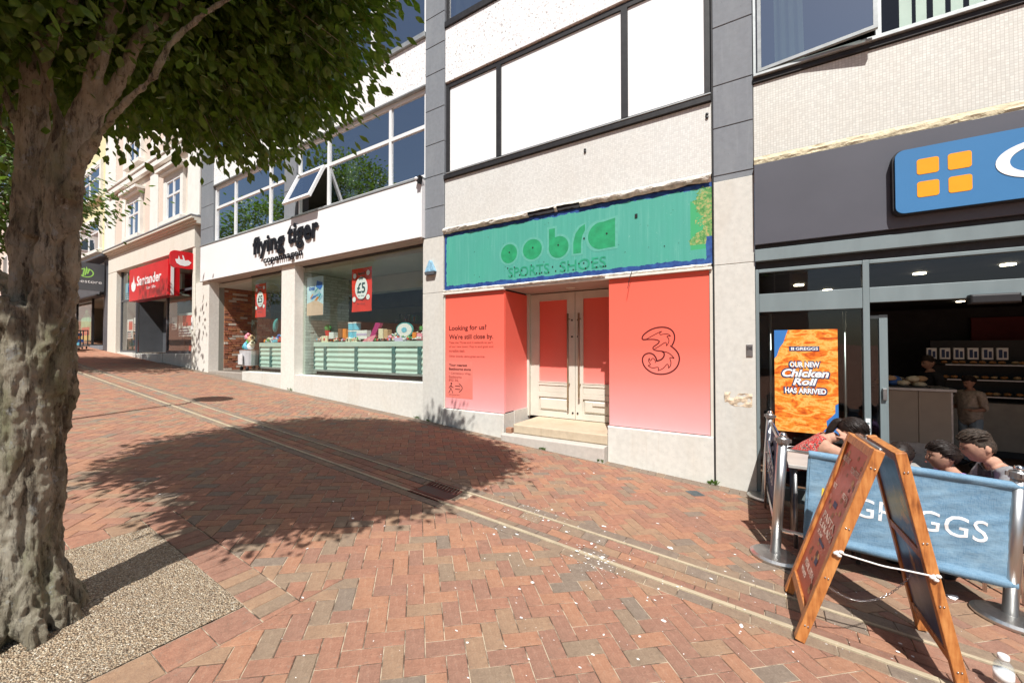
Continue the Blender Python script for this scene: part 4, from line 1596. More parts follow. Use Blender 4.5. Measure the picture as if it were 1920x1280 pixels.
# ======== the bakery
gr = thing('shop_building', 'bakery shop unit with dark grey fascia, teal-grey sliding door frame and cream mosaic band', 'shop building', (2, F0, gz(2, F0)))
GXR = 6.4
slab(gr, 'spandrel', -0.006, GXR, F0 + 0.015, F0 + 0.25, 3.79, 4.675, M_MOSAIC)
slab(gr, 'window_sill', -0.006, GXR, F0 - 0.01, F0 + 0.2, 4.678, 4.735, M_BLACKF)
slab(gr, 'sill_trim', -0.004, GXR, F0 - 0.045, F0 + 0.0, 4.738, 4.77, M_ALU)
rough_strip(gr, 'torn_membrane', -0.004, GXR, 3.69, 3.795, F0 + 0.0, M_CREAMPEEL, 0.022, 21, proud=0.022)
slab(gr, 'fascia_board', -0.004, GXR, F0 - 0.055, F0 + 0.12, 2.755, 3.69, M_FASCIA_GREY, 0.003)
slab(gr, 'dark_gap', -0.004, GXR, F0 - 0.01, F0 + 0.12, 2.703, 2.753, M_BLACKF)
slab(gr, 'box_beam', -0.004, GXR, F0 - 0.04, F0 + 0.14, 2.565, 2.702, M_TEALGREY)
slab(gr, 'dark_gap', -0.004, GXR, F0 + 0.03, F0 + 0.12, 2.475, 2.563, M_BLACKF)
b = MB()
for xa, xb in ((-0.002, 0.032), (0.950, 1.003)):
    b.box(xa, xb, F0 - 0.01, F0 + 0.08, gz(xa, F0) - 0.2, 2.473)
for xa, xb in ((0.033, 0.949), (1.004, GXR)):
    b.box(xa, xb, F0 - 0.004, F0 + 0.076, 2.435, 2.472)
    b.box(xa, xb, F0 - 0.004, F0 + 0.076, 1.975 if xa < 0.5 else 2.03, 2.185)
b.box(0.033, 0.949, F0 - 0.004, F0 + 0.076, gz(0, F0) - 0.1, gz(0, F0) + 0.12)
dfm = part('shopfront_frame', b, M_TEALGREY, gr, bevel=0.003)
for xa, xb in ((0.033, 0.949), (1.004, 3.2), (3.21, GXR)):
    pane(dfm, (xa, F0 + 0.03, 2.19), (xb, F0 + 0.03, 2.19), (xb, F0 + 0.03, 2.43), (xa, F0 + 0.03, 2.43), M_GLASSG, 'pane')
pane(dfm, (0.033, F0 + 0.03, -0.02), (0.949, F0 + 0.03, -0.02), (0.949, F0 + 0.03, 1.97), (0.033, F0 + 0.03, 1.97), M_GLASSG, 'pane')
b = MB()
bars(b, 0.96, 1.155, gz(1, F0) + 0.0, 1.90, F0 + 0.10, F0 + 0.15, 0.03)
b.box(1.095, 1.16, F0 + 0.099, F0 + 0.151, gz(1, F0) + 0.0, 1.905)
sd = part('sliding_door', b, M_TEALGREY, gr)
pane(sd, (0.99, F0 + 0.125, -0.1), (1.10, F0 + 0.125, -0.1), (1.10, F0 + 0.125, 1.87), (0.99, F0 + 0.125, 1.87), M_GLASSG, 'pane')
part('handle', MB().cbox(1.11, 1.145, F0 + 0.07, F0 + 0.10, 1.02, 1.14, 0.004), M_STEELD, sd)
m = MB()
m.cbox(0.958, 0.995, F0 - 0.013, F0 - 0.010, 0.73, 0.83, 0.001)
m.cbox(0.958, 0.995, F0 - 0.013, F0 - 0.010, 0.61, 0.69, 0.001)
st = part('door_sticker', m, M_WHITEINK, gr)
part('symbol', MB().add([(p[0], F0 - 0.0138, p[2]) for p in circle(0.977, 0.78, 0.013, 0, 12)], [tuple(range(12))]), M_TEALGREY, st)
# door sensor
part('door_sensor', MB().cbox(1.695, 2.01, F0 - 0.085, F0 - 0.005, 1.965, 2.055, 0.012), M_BLACK, gr, bevel=0.006)
# upper windows: aluminium, left casement ajar, curtain and blinds
window(gr, -0.002, GXR, 4.772, 6.5, F0 + 0.02, [1.11, 3.4, 4.6], [], M_ALU, M_GLASSD, 0.045, 0.07, skip=((0, 0), (1, 0)))
pane(gr, (1.135, F0 + 0.05, 4.82), (3.37, F0 + 0.05, 4.82), (3.37, F0 + 0.05, 6.45), (1.135, F0 + 0.05, 6.45), M_GLASS)
T = Matrix.Translation((0.045, F0 + 0.02, 6.45)) @ Matrix.Rotation(R(-7.5), 4, 'Z')
f = MB()
bars(f, 0.0, 1.04, -1.66, 0.0, -0.04, 0.0, 0.035)
f.v = [tuple(T @ Vector(v)) for v in f.v]
cs = part('open_casement', f, M_ALU, gr)
p = MB()
p.add([(0.035, -0.02, -1.625), (1.005, -0.02, -1.625), (1.005, -0.02, -0.035), (0.035, -0.02, -0.035)], [(0, 1, 2, 3)], 0, T)
part('pane', p, M_GLASSD, cs)
room(gr, 0.05, GXR, F0 + 0.26, F0 + 3.0, 4.70, 6.5, M_DARKWALL, M_INTFLOOR, M_DARKWALL, 'upper_room')
c = MB()
for k in range(16):
    xa, xb = 0.22 + 0.018 * k, 0.22 + 0.018 * (k + 1)
    ya, yb = F0 + 0.20 + 0.018 * math.sin(k * 1.3), F0 + 0.20 + 0.018 * math.sin((k + 1) * 1.3)
    c.quad((xa, ya, 4.78), (xb, yb, 4.78), (xa * 0.93 + 0.02, yb, 6.45), (xa * 0.93, ya, 6.45))
part('curtain', c, M_CURTAIN, gr, smooth=True)
for k in range(17):
    xa = 1.30 + 0.125 * k
    c = MB()
    wd = rnd.uniform(0.075, 0.108)
    c.add([(xa, F0 + 0.16, 4.83), (xa + wd, F0 + 0.185, 4.83), (xa + wd, F0 + 0.185, 6.4), (xa, F0 + 0.16, 6.4)], [(0, 1, 2, 3)])
    part('blind_slat', c, M_BLIND, gr)
slab(gr, 'upper_wall', -0.006, GXR, F0 + 0.02, F0 + 0.3, 6.51, 10.6, M_SPECK)
# bakery sign
bs = thing('shop_sign', 'blue bakery sign with four orange squares and large white letters on the dark grey fascia', 'shop sign', (3.2, F0 - 0.1, 2.87))
SX1 = 5.35
yb_ = F0 - 0.155
part('sign_body', MB().prism(rrect(1.165, SX1, 2.862, 3.50, 0.075, F0 - 0.056), (0, -0.075, 0)), M_BLACKF, bs)
part('sign_face', MB().prism(rrect(1.18, SX1 - 0.01, 2.873, 3.492, 0.07, F0 - 0.131), (0, -0.022, 0)), M_GBLUE, bs)
for xa, xb, za, zb in ((1.333, 1.484, 3.226, 3.374), (1.543, 1.696, 3.222, 3.374), (1.333, 1.484, 3.006, 3.156), (1.545, 1.697, 3.006, 3.156)):
    part('orange_square', MB().prism(rrect(xa, xb, za, zb, 0.022, yb_ + 0.002, 4), (0, -0.003, 0)), M_GORANGE, bs)
m = MB()
text(m, 'GREGGS', 1.84, 4.95, 3.035, 3.375, yb_ + 0.001, 0.004, bold=0.0, res=10)
part('lettering', m, M_WHITEINK, bs)
# poster hung inside the left pane between two steel poles
po = thing('poster', 'orange pastry poster with white and navy words hanging behind the glass', 'poster', (0.46, F0 + 0.02, 0.6))
yp = F0 + 0.0
part('sheet', MB().box(0.176, 0.742, yp + 0.002, yp + 0.010, 0.622, 1.762), M_PASTRY, po)
m = MB()
m.add([(x, yp + 0.001, z) for x, z in ((0.176, 1.762), (0.176, 1.44), (0.20, 1.47), (0.225, 1.56), (0.262, 1.62), (0.285, 1.70), (0.305, 1.762))], [tuple(range(7))])
m.add([(x, yp + 0.001, z) for x, z in ((0.742, 0.622), (0.742, 0.965), (0.715, 0.945), (0.715, 0.86), (0.685, 0.82), (0.640, 0.77), (0.645, 0.70), (0.615, 0.66), (0.61, 0.622))], [tuple(range(9))])
for q in islands(m):
    part('blue_corner', q, M_BLUEINK, po)
part('brand_strip', MB().box(0.315, 0.585, yp - 0.0003, yp + 0.002, 1.525, 1.578), M_NAVYINK, po)
m = MB()
text(m, 'GREGGS', 0.375, 0.575, 1.535, 1.568, yp - 0.0004, 0.001, bold=0.02)
for dx in (0, 0.016):
    for dz in (0, 0.017):
        m.box(0.332 + dx, 0.345 + dx, yp - 0.0012, yp - 0.0003, 1.535 + dz, 1.549 + dz)
part('brand_lettering', m, M_WHITEINK, po)
sh_, wh_ = MB(), MB()
for tx, xa, xb, za, zb, sr in (('OUR NEW', 0.318, 0.585, 1.345, 1.405, 0.0), ('Chicken', 0.248, 0.665, 1.235, 1.325, 0.25), ('Roll', 0.345, 0.565, 1.145, 1.225, 0.25), ("HAS ARRIVED", 0.272, 0.640, 1.055, 1.115, 0.0)):
    text(sh_, tx, xa - 0.012, xb + 0.012, za - 0.012, zb + 0.012, yp - 0.0002, 0.0012, bold=0.07, shear=sr)
    text(wh_, tx, xa, xb, za, zb, yp - 0.0016, 0.0012, bold=0.035, shear=sr)
part('letter_shadow', sh_, M_NAVYINK, po)
part('lettering', wh_, M_WHITEINK, po)
for x in (0.145, 0.825):
    single('display_pole', MB().tube([(x, F0 + 0.17, 0.0), (x, F0 + 0.17, 1.96)], 0.014, 10), M_STEEL, 'thin steel display pole behind the glass, %s the pastry poster' % ('left of' if x < 0.5 else 'right of'), 'pole', 'display poles', smooth=True)

# bakery interior
zf = gz(2.5, F0) + 0.0
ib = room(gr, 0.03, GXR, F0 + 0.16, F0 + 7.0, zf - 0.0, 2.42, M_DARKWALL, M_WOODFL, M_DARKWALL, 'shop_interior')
for x, y in ((2.08, 8.9), (2.85, 8.9), (0.5, 6.6), (1.6, 6.3), (2.2, 6.1), (3.4, 7.2), (0.9, 7.4), (3.2, 10.5), (4.3, 10.5)):
    part('ceiling_spot', MB().lathe([(0.055, 0), (0.055, 0.012)], (x, y, 2.405), 12), M_SPOT, gr)
t = thing('low_cabinet', 'pale two-door cabinet with dark worktop standing inside the bakery doorway', 'cabinet', (2.15, 8.6, zf))
slab(t, 'worktop', 1.70, 2.52, 8.43, 9.1, 0.90, 0.945, M_STEELD, 0.004)
slab(t, 'door', 1.77, 2.115, 8.48, 8.52, 0.10, 0.895, mat('pale_wood_laminate', (0.42, 0.36, 0.29), 0.5, var=0.05), 0.004)
slab(t, 'door', 2.12, 2.47, 8.48, 8.52, 0.10, 0.895, mat('pale_wood_laminate', (0.42, 0.36, 0.29), 0.5), 0.004)
slab(t, 'side', 2.471, 2.50, 8.50, 9.1, zf, 0.895, M_STEELD)
slab(t, 'base', 1.77, 2.47, 8.53, 9.1, zf, 0.895, M_STEELD)
sc = thing('serving_counter', 'long serving counter with shelves of baked goods at the back of the bakery', 'counter', (3.5, 10, zf))
slab(sc, 'front', 2.3, 6.2, 10.0, 10.9, zf + 0.12, 0.62, mat('counter_front', (0.36, 0.32, 0.27), 0.6), 0.004)
slab(sc, 'kick', 2.3, 6.2, 10.05, 10.9, zf, zf + 0.12, M_BLACK)
for z in (0.72, 1.0, 1.26):
    slab(sc, 'shelf', 2.9, 6.2, 10.05 + (z - 0.7) * 0.25, 10.9, z - 0.015, z + 0.01, M_STEELD)
slab(sc, 'back', 2.9, 6.2, 10.905, 10.95, 0.6, 1.7, M_BLACK)
rg = random.Random(4)
m = MB()
for z in (0.735, 1.015, 1.275):
    for k in range(26):
        x = 2.95 + k * 0.12
        m.ball((x + rg.uniform(-0.02, 0.02), 10.25 + (z - 0.7) * 0.25, z + 0.025), (0.05, 0.04, 0.028), 8, rg.choice((0, 0, 1)))
part('baked_goods', m, [mat('golden_crust', (0.52, 0.24, 0.08), 0.6, var=0.2), mat('pale_crust', (0.66, 0.46, 0.24), 0.6, var=0.15)], sc, smooth=True, kind='stuff')
m = MB()
for k in range(6):
    x = 2.62 + k * 0.17
    m.cbox(x, x + 0.13, 10.02, 10.05, 1.36, 1.56, 0.004)
part('menu_cards', m, M_WHITEINK, sc)
m = MB()
for k in range(6):
    x = 2.62 + k * 0.17
    m.box(x + 0.02, x + 0.06, 10.012, 10.019, 1.39, 1.53)
    m.box(x + 0.075, x + 0.11, 10.012, 10.019, 1.39, 1.50)
part('menu_print', m, M_NAVYINK, sc)
slab(gr, 'red_wall_panel', 3.9, 6.2, 12.3, 12.35, 1.4, 2.2, mat('dark_red_panel', (0.16, 0.02, 0.02), 0.6))
t = thing('goods_basket', 'heap of wrapped bread and bags piled on the cabinet inside the bakery', 'basket', (2.0, 8.7, 0.95))
m = MB()
for k in range(16):
    m.ball((1.76 + rg.random() * 0.45, 8.6 + rg.random() * 0.3, 0.985 + rg.random() * 0.1), (0.09, 0.07, 0.045), 8, rg.choice((0, 1, 2, 3)))
part('wrapped_goods', m, [pal('tan'), pal('cream'), pal('blue'), pal('brown')], t, smooth=True, kind='stuff')
part('tray', MB().box(1.72, 2.26, 8.5, 8.98, 0.946, 0.965), M_BLACK, t)
# ---------------------------------------------------------------- signs, goods and the shops further up the street
M_SOFTW = mat('sign_spacer_grey', (0.62, 0.62, 0.63), 0.5, var=0.05)
fs_ = thing('shop_sign', 'black rounded raised lettering in two lines on the long white fascia', 'shop sign', (-10, F0 - 0.1, 3.7))
yl = F0 - 0.112
for wtxt, xa, xb, za, zb in (('flying', -11.46, -9.93, 3.90, 4.50), ('tiger', -9.78, -8.50, 3.93, 4.58), ('copenhagen', -10.90, -9.14, 3.70, 3.93)):
    bo = 0.03 if len(wtxt) < 9 else 0.012
    part('lettering', text(MB(), wtxt, xa, xb, za, zb, yl, 0.018, bold=bo, space=1.08), M_BLACKL, fs_)

single('alarm_box', MB().prism([(-5.235, F0 - 0.005, 2.965), (-4.985, F0 - 0.005, 2.965), (-5.095, F0 - 0.005, 3.175), (-5.125, F0 - 0.005, 3.175)], (0, -0.06, 0)), mat('pale_blue_plastic', (0.25, 0.45, 0.60), 0.4, var=0.3, vs=20),
       'small blue triangular alarm box on the cream pier between the two shops', 'alarm box', bevel=0.006)
single('alarm_strobe', MB().prism([(-5.215, F0 - 0.005, 2.905), (-5.005, F0 - 0.005, 2.905), (-4.985, F0 - 0.005, 2.96), (-5.235, F0 - 0.005, 2.96)], (0, -0.07, 0)), M_SHOPGREY,
       'grey strobe unit directly below the blue triangular alarm box', 'strobe', bevel=0.006)
lm = thing('spotlight', 'small black triangular camera bracket at the right end of the white fascia', 'spotlight', (-5.33, F0 - 0.1, 4.7))
m = MB()
m.prism([(-5.40, F0 - 0.09, 4.72), (-5.26, F0 - 0.09, 4.75), (-5.29, F0 - 0.09, 4.60)], (0, -0.09, 0))
part('body', m, M_BLACK, lm)
part('lens', MB().ball((-5.33, F0 - 0.19, 4.69), 0.035, 10), M_WHITE, lm, smooth=True)


def banner(label, xa, xb, za, zb, y):
    t = thing('hanging_banner', label, 'banner', ((xa + xb) / 2, y, za), group='red window banners')
    b = MB()
    n, r = 8, 14
    v = []
    for j in range(r + 1):
        for i in range(n + 1):
            x, z = xa + (xb - xa) * i / n, za + (zb - za) * j / r
            pinch = 0.02 * math.sin(math.pi * j / r)
            x += pinch * (0.5 - i / n) * 1.2
            v.append((x, y + 0.008 * math.sin(i * 1.3 + j * 0.5), z))
    b.add(v, [(j * (n + 1) + i, j * (n + 1) + i + 1, (j + 1) * (n + 1) + i + 1, (j + 1) * (n + 1) + i) for j in range(r) for i in range(n)])
    part('sheet', b, M_BANNERRED, t, smooth=True)
    cx, cz_ = (xa + xb) / 2, za + (zb - za) * 0.54
    w = xb - xa
    b = MB()
    yy = y - 0.014
    b.add([(p[0], yy, p[2]) for p in circle(cx, cz_, w * 0.36, yy, 28, 0.86)], [tuple(range(28))])
    for dx, dz in ((-0.33, 0.29), (0.33, 0.33), (-0.35, -0.25), (0.33, -0.22)):
        b.add([(p[0], yy, p[2]) for p in circle(cx + dx * w, cz_ + dz * (zb - za), w * 0.085, yy, 14)], [tuple(range(14))])
    part('white_discs', b, M_WHITEINK, t)
    b = MB()
    text(b, '\u00a35', cx - w * 0.2, cx + w * 0.2, cz_ - w * 0.17, cz_ + w * 0.17, yy - 0.001, 0.001, bold=0.02)
    text(b, 'or less', cx - w * 0.15, cx + w * 0.15, cz_ - w * 0.27, cz_ - w * 0.22, yy - 0.001, 0.001)
    text(b, 'Spend', cx - w * 0.17, cx + w * 0.17, zb - w * 0.24, zb - w * 0.13, yy - 0.001, 0.001, bold=0.02)
    text(b, 'over', cx - w * 0.11, cx + w * 0.11, zb - w * 0.38, zb - w * 0.29, yy - 0.001, 0.001, bold=0.02)
    text(b, 'Everything inside', cx - w * 0.26, cx + w * 0.26, za + w * 0.36, za + w * 0.42, yy - 0.001, 0.001)
    text(b, 'fun things', cx - w * 0.2, cx + w * 0.2, za + w * 0.22, za + w * 0.28, yy - 0.001, 0.001)
    part('lettering', b, M_DKGLASSGREEN, t)


banner('red banner marked five pounds in the wide window above the toys', -7.82, -7.125, 2.37, 3.34, F0 + 0.275)
banner('red banner marked five pounds in the narrow window beside the brick wall', -12.15, -11.55, 2.42, 3.36, F0 + 0.275)
t = thing('poster', 'pale poster of coloured stationery hanging at the left of the wide shop window', 'poster', (-9.25, F0 + 0.27, 2.36))
part('sheet', MB().box(-9.58, -8.90, F0 + 0.272, F0 + 0.278, 2.36, 3.31), mat('pale_blue_print', (0.50, 0.66, 0.74), 0.5, var=0.25, vs=2.5, bump=0), t)
m = MB()
yy = F0 + 0.270
m.add([(x, yy, z) for x, z in ((-9.58, 2.36), (-8.90, 2.36), (-8.90, 2.62), (-9.2, 2.74), (-9.58, 2.66))], [(0, 1, 2, 3, 4)])
part('printed_sand', m, flat_ink('print_sand', (0.66, 0.46, 0.34)), t)
rp = random.Random(9)
mm = MB()
for k in range(15):
    x, z, a = rp.uniform(-9.48, -9.0), rp.uniform(2.72, 2.95), rp.uniform(0.4, 0.9)
    L = 0.15
    dx, dz = L * math.cos(a), L * math.sin(a)
    px_, pz = -0.014 * math.sin(a), 0.014 * math.cos(a)
    mm.add([(x + px_, yy - 0.001 - k * 1e-4, z + pz), (x - px_, yy - 0.001 - k * 1e-4, z - pz), (min(x + dx, -8.92) - px_, yy - 0.001 - k * 1e-4, z + dz - pz), (min(x + dx, -8.92) + px_, yy - 0.001 - k * 1e-4, z + dz + pz)], [(0, 1, 2, 3)], k % 5)
part('printed_pens', mm, [pal('blue'), pal('teal'), pal('lilac'), pal('orange'), pal('light_blue')], t)
m = MB()
m.add([(x, yy - 0.001, z) for x, z in ((-9.20, 3.06), (-9.02, 2.97), (-8.93, 3.05), (-8.93, 3.15), (-9.16, 3.21))], [(0, 1, 2, 3, 4)])
text(m, 'kawaii', -9.50, -9.24, 2.98, 3.10, yy - 0.001, 0.001, bold=0.02, shear=0.4)
part('printed_blue', m, pal('blue'), t)

# the things on the counters
CY = F0 + 0.42
ZT = 1.70


def goods(name, label, cat, parts, group=None):
    """parts: list of (name, MB, colour)"""
    if len(parts) == 1:
        single(name, parts[0][1], pal(parts[0][2]), label, cat, group, smooth=False)
        return
    v = parts[0][1].v[0]
    t = thing(name, label, cat, v, group=group)
    for n, b, c in parts:
        part(n, b, pal(c), t)


def bx(x, z, w, h, d=0.12, y=CY):
    return MB().cbox(x - w / 2, x + w / 2, y, y + d, z, z + h, 0.006)


for i, (dx, dz) in enumerate(((0, 0), (0.19, 0.0), (0, 0.19), (0.19, 0.19))):
    goods('storage_tin', ['lower left light blue tin of the block of four on the window counter', 'lower right light blue tin of the block of four on the window counter', 'upper left light blue tin of the block of four on the window counter', 'upper right light blue tin of the block of four on the window counter'][i], 'tin',
          [('body', MB().lathe([(0.085, 0), (0.085, 0.15)], (-8.14 + dx, CY + 0.10, ZT + 0.09 + dz), 16), 'light_blue'), ('lid', MB().lathe([(0.09, 0.15), (0.09, 0.18)], (-8.14 + dx, CY + 0.10, ZT + 0.09 + dz), 16), 'white')], 'light blue storage tins')
goods('box', 'open cream box under the block of light blue tins', 'box', [('body', bx(-8.04, ZT, 0.42, 0.088), 'cream')])
goods('basket', 'lilac and white basket next to the light blue tins', 'basket', [('body', bx(-7.66, ZT + 0.06, 0.36, 0.20), 'white'), ('band', MB().cbox(-7.84, -7.48, CY - 0.004, CY, ZT + 0.14, ZT + 0.19, 0.001), 'lilac')])
goods('cushion', 'magenta folded deck cushion leaning on the window counter', 'cushion', [('body', MB().prism([(-7.42, CY, ZT + 0.05), (-7.30, CY, ZT), (-7.02, CY, ZT + 0.40), (-7.18, CY, ZT + 0.42)], (0, 0.08, 0)), 'magenta'), ('frill', MB().prism([(-7.60, CY - 0.03, ZT + 0.002), (-7.25, CY - 0.03, ZT + 0.002), (-7.12, CY - 0.03, ZT + 0.15), (-7.40, CY - 0.03, ZT + 0.10)], (0, 0.02, 0)), 'pink')])
goods('plate', 'large white oval plate with a green rim propped on the counter', 'plate',
      [('rim', MB().add(circle(-6.33, ZT + 0.24, 0.16, CY + 0.05, 26, 1.6) + [(p[0], CY + 0.07, p[2]) for p in circle(-6.33, ZT + 0.24, 0.16, 0, 26, 1.6)], [tuple(range(26))] + [(k, (k + 1) % 26, 26 + (k + 1) % 26, 26 + k) for k in range(26)]), 'teal'),
       ('face', MB().add(circle(-6.33, ZT + 0.24, 0.14, CY + 0.045, 26, 1.6), [tuple(range(26))]), 'white'), ('motif', MB().add(circle(-6.33, ZT + 0.24, 0.055, CY + 0.04, 18, 1.5), [tuple(range(18))]), 'light_blue')])
goods('plant_pot', 'small green plant in a red pot at the left of the wide window counter', 'plant pot', [('pot', MB().lathe([(0.05, 0), (0.075, 0.13)], (-9.08, CY + 0.1, ZT + 0.16), 12), 'red'), ('foliage', MB().ball((-9.08, CY + 0.1, ZT + 0.36), (0.10, 0.08, 0.09), 8), 'green')])
for lab, x, z, w, h, c in (('cream box below the red plant pot', -9.08, ZT, 0.24, 0.155, 'cream'), ('pale blue wire holder right of the red plant pot', -8.80, ZT + 0.08, 0.18, 0.16, 'white'), ('brown woven pot left of the light blue tins', -8.46, ZT + 0.10, 0.14, 0.22, 'brown'),
                           ('bright orange box left of the light blue tins', -8.30, ZT + 0.09, 0.12, 0.22, 'orange'), ('pair of tall cream tubs in the middle of the counter', -7.02, ZT + 0.06, 0.14, 0.22, 'cream'), ('yellow tub beside the tall cream tub', -6.86, ZT + 0.06, 0.12, 0.20, 'tan'),
                           ('white folded cloth heap at the right end of the counter', -5.62, ZT + 0.1, 0.28, 0.24, 'white'), ('pink striped box near the right end of the counter', -5.85, ZT + 0.02, 0.14, 0.14, 'pink'), ('orange mug right of the oval plate', -6.0, ZT + 0.06, 0.10, 0.12, 'orange'),
                           ('green bowl right of the oval plate', -5.78, ZT + 0.22, 0.13, 0.08, 'green'), ('lilac box under the oval plate', -6.45, ZT, 0.26, 0.08, 'lilac')):
    kd = next(q for q in ('tub', 'holder', 'pot', 'cloth', 'mug', 'bowl', 'box') if q in lab.split('under')[0].replace('red plant pot', ''))
    kd = {'cloth': 'folded_cloth'}.get(kd, kd)
    goods(kd, lab, kd.replace('_', ' '), [('body', bx(x, z, w, h), c)])
# small goods nobody could count
rg = random.Random(12)
m = MB()
cl = ['white', 'white', 'cream', 'red', 'brown', 'pink', 'light_blue', 'tan', 'green', 'orange', 'black', 'lilac']
for k in range(760):
    x = rg.uniform(-9.42, -5.48)
    d = rg.uniform(-0.0, 0.34)
    z = ZT + 0.002 + d * 0.35 + rg.uniform(0, 0.05)
    w, h = rg.uniform(0.02, 0.055), rg.uniform(0.02, 0.06)
    ci = rg.choice((0, 0, 0, 1, 1, 2, 2, 3, 4, 5, 6, 7, 8, 9, 10, 11))
    if x < -8.5 and rg.random() < 0.5:
        ci = rg.choice((3, 4, 10, 9, 7))
    a = rg.uniform(-0.7, 0.7)
    T = Matrix.Translation((x, F0 + 0.40 + d, z + h / 2)) @ Matrix.Rotation(a, 4, 'Y') @ Matrix.Rotation(rg.uniform(-1, 1), 4, 'Z')
    if k % 3 == 0:
        m.ball((0, 0, 0), (w * 0.6, w * 0.6, h * 0.5), 6, ci, T)
    elif k % 3 == 1:
        m.lathe([(w * 0.42, -h / 2), (w * 0.5, h * 0.3), (w * 0.3, h / 2)], n=7, m=ci, M=T)
    else:
        m.box(-w / 2, w / 2, -w / 2, w / 2, -h / 2, h / 2, ci, T)
o = part('small_goods', m, [pal(c) for c in cl], None)
o['kind'] = 'stuff'
o['label'] = 'mixed small toys and ornaments spread over the long window counter'
m = MB()
for k in range(120):
    x = rg.uniform(-12.0, -10.4)
    d = rg.uniform(0, 0.34)
    T = Matrix.Translation((x, F0 + 0.40 + d, ZT + 0.02 + d * 0.4 + rg.uniform(0, 0.05))) @ Matrix.Rotation(rg.uniform(-0.7, 0.7), 4, 'Y')
    w, h = rg.uniform(0.03, 0.10), rg.uniform(0.03, 0.08)
    m.box(-w / 2, w / 2, -w / 2, w / 2, -h / 2, h / 2, rg.choice((0, 1, 2, 3, 6, 6, 8, 9)), T)
o = part('small_goods', m, [pal(c) for c in cl], None)
o['kind'] = 'stuff'
o['label'] = 'mixed small toys heaped on the counter beside the brick-lined entrance'
for lab, x, z, w, h, c, rot in (('blue plush toy lying left on the narrow window counter', -11.55, ZT + 0.03, 0.42, 0.13, 'blue', -0.4), ('light blue plush fish in the middle of the narrow counter', -11.15, ZT + 0.12, 0.42, 0.12, 'light_blue', 0.1), ('lime green soft toy at the right of the narrow counter', -10.55, ZT + 0.02, 0.24, 0.12, 'green', 0.5),
                                ('teal watering can above the blue plush toys', -11.62, ZT + 0.30, 0.16, 0.38, 'teal', 0.25), ('brown teddy bear behind the light blue plush fish', -10.85, ZT + 0.22, 0.22, 0.16, 'brown', 0)):
    T = Matrix.Translation((x, CY + 0.15, z + h / 2)) @ Matrix.Rotation(rot, 4, 'Y')
    b = MB().ball((0, 0, 0), (w / 2, 0.07, h / 2), 12, M=T)
    b.ball((w * 0.42, -0.02, h * 0.3), (w * 0.16, 0.05, h * 0.3), 8, M=T)
    single('soft_toy' if 'can' not in lab else 'watering_can', b, pal(c), lab, 'toy' if 'can' not in lab else 'watering can', smooth=True)
# shelves of goods deep in the shop
t = thing('shop_shelving', 'tall dark shelving with rows of small goods deep inside the white-fascia shop', 'shelving', (-8.5, 10.4, 0.9))
m = MB()
for z in (1.0, 1.5, 2.0, 2.5):
    m.box(-12, -6.2, 10.4, 10.9, z, z + 0.03)
m.box(-12, -6.2, 10.91, 10.95, 0.87, 2.9)
part('frame', m, M_BLACK, t)
m = MB()
for k in range(260):
    x, z = rg.uniform(-11.9, -6.3), rg.choice((1.03, 1.53, 2.03, 2.53))
    m.box(x, x + rg.uniform(0.05, 0.12), 10.45, 10.6, z, z + rg.uniform(0.08, 0.3), rg.randrange(12))
part('shelf_goods', m, [pal(c) for c in cl], t, kind='stuff')

# tin bucket of soft toys standing in the brick-lined entrance
t = thing('toy_trolley', 'pale metal tub on black wheels heaped with soft toys in the brick-lined entrance', 'trolley', (-13.3, 6.55, 0.85))
part('tub', MB().lathe([(0.26, 0.16), (0.30, 0.62), (0.31, 0.64)], (-13.55, 6.25, 0.85), 20), mat('galvanised_tub', (0.58, 0.58, 0.60), 0.45, 0.2, var=0.1), t, smooth=False)
for dx, dy in ((-0.18, -0.18), (0.18, -0.18), (0.18, 0.18), (-0.18, 0.18)):
    part('wheel', MB().ball((-13.55 + dx, 6.25 + dy, 0.92), (0.05, 0.05, 0.075), 10), M_BLACK, t, smooth=True)
part('label_plate', MB().cbox(-13.66, -13.40, 5.935, 5.96, 1.05, 1.36, 0.004), mat('goods_plate_pale', (0.62, 0.6, 0.6), 0.5), t)
for i, (dx, dz, r, c) in enumerate(((-0.12, 0.78, 0.14, 'light_blue'), (0.10, 0.76, 0.13, 'white'), (0.0, 0.90, 0.11, 'green'), (0.15, 0.98, 0.14, 'tan'), (-0.05, 1.05, 0.13, 'pink'), (0.2, 0.84, 0.11, 'cream'), (-0.28, 0.74, 0.09, 'teal'))):
    b = MB().ball((-13.55 + dx, 6.2, 0.85 + dz), (r, r * 0.8, r * 0.85), 10)
    b.ball((-13.55 + dx + r * 0.7, 6.15, 0.85 + dz + r * 0.6), r * 0.4, 8)
    single('soft_toy', b, pal(c), '%s soft toy in the heap on the entrance tub' % ('pale blue', 'white', 'leaf green', 'tan', 'pink', 'cream', 'dark teal')[i], 'toy', smooth=True)

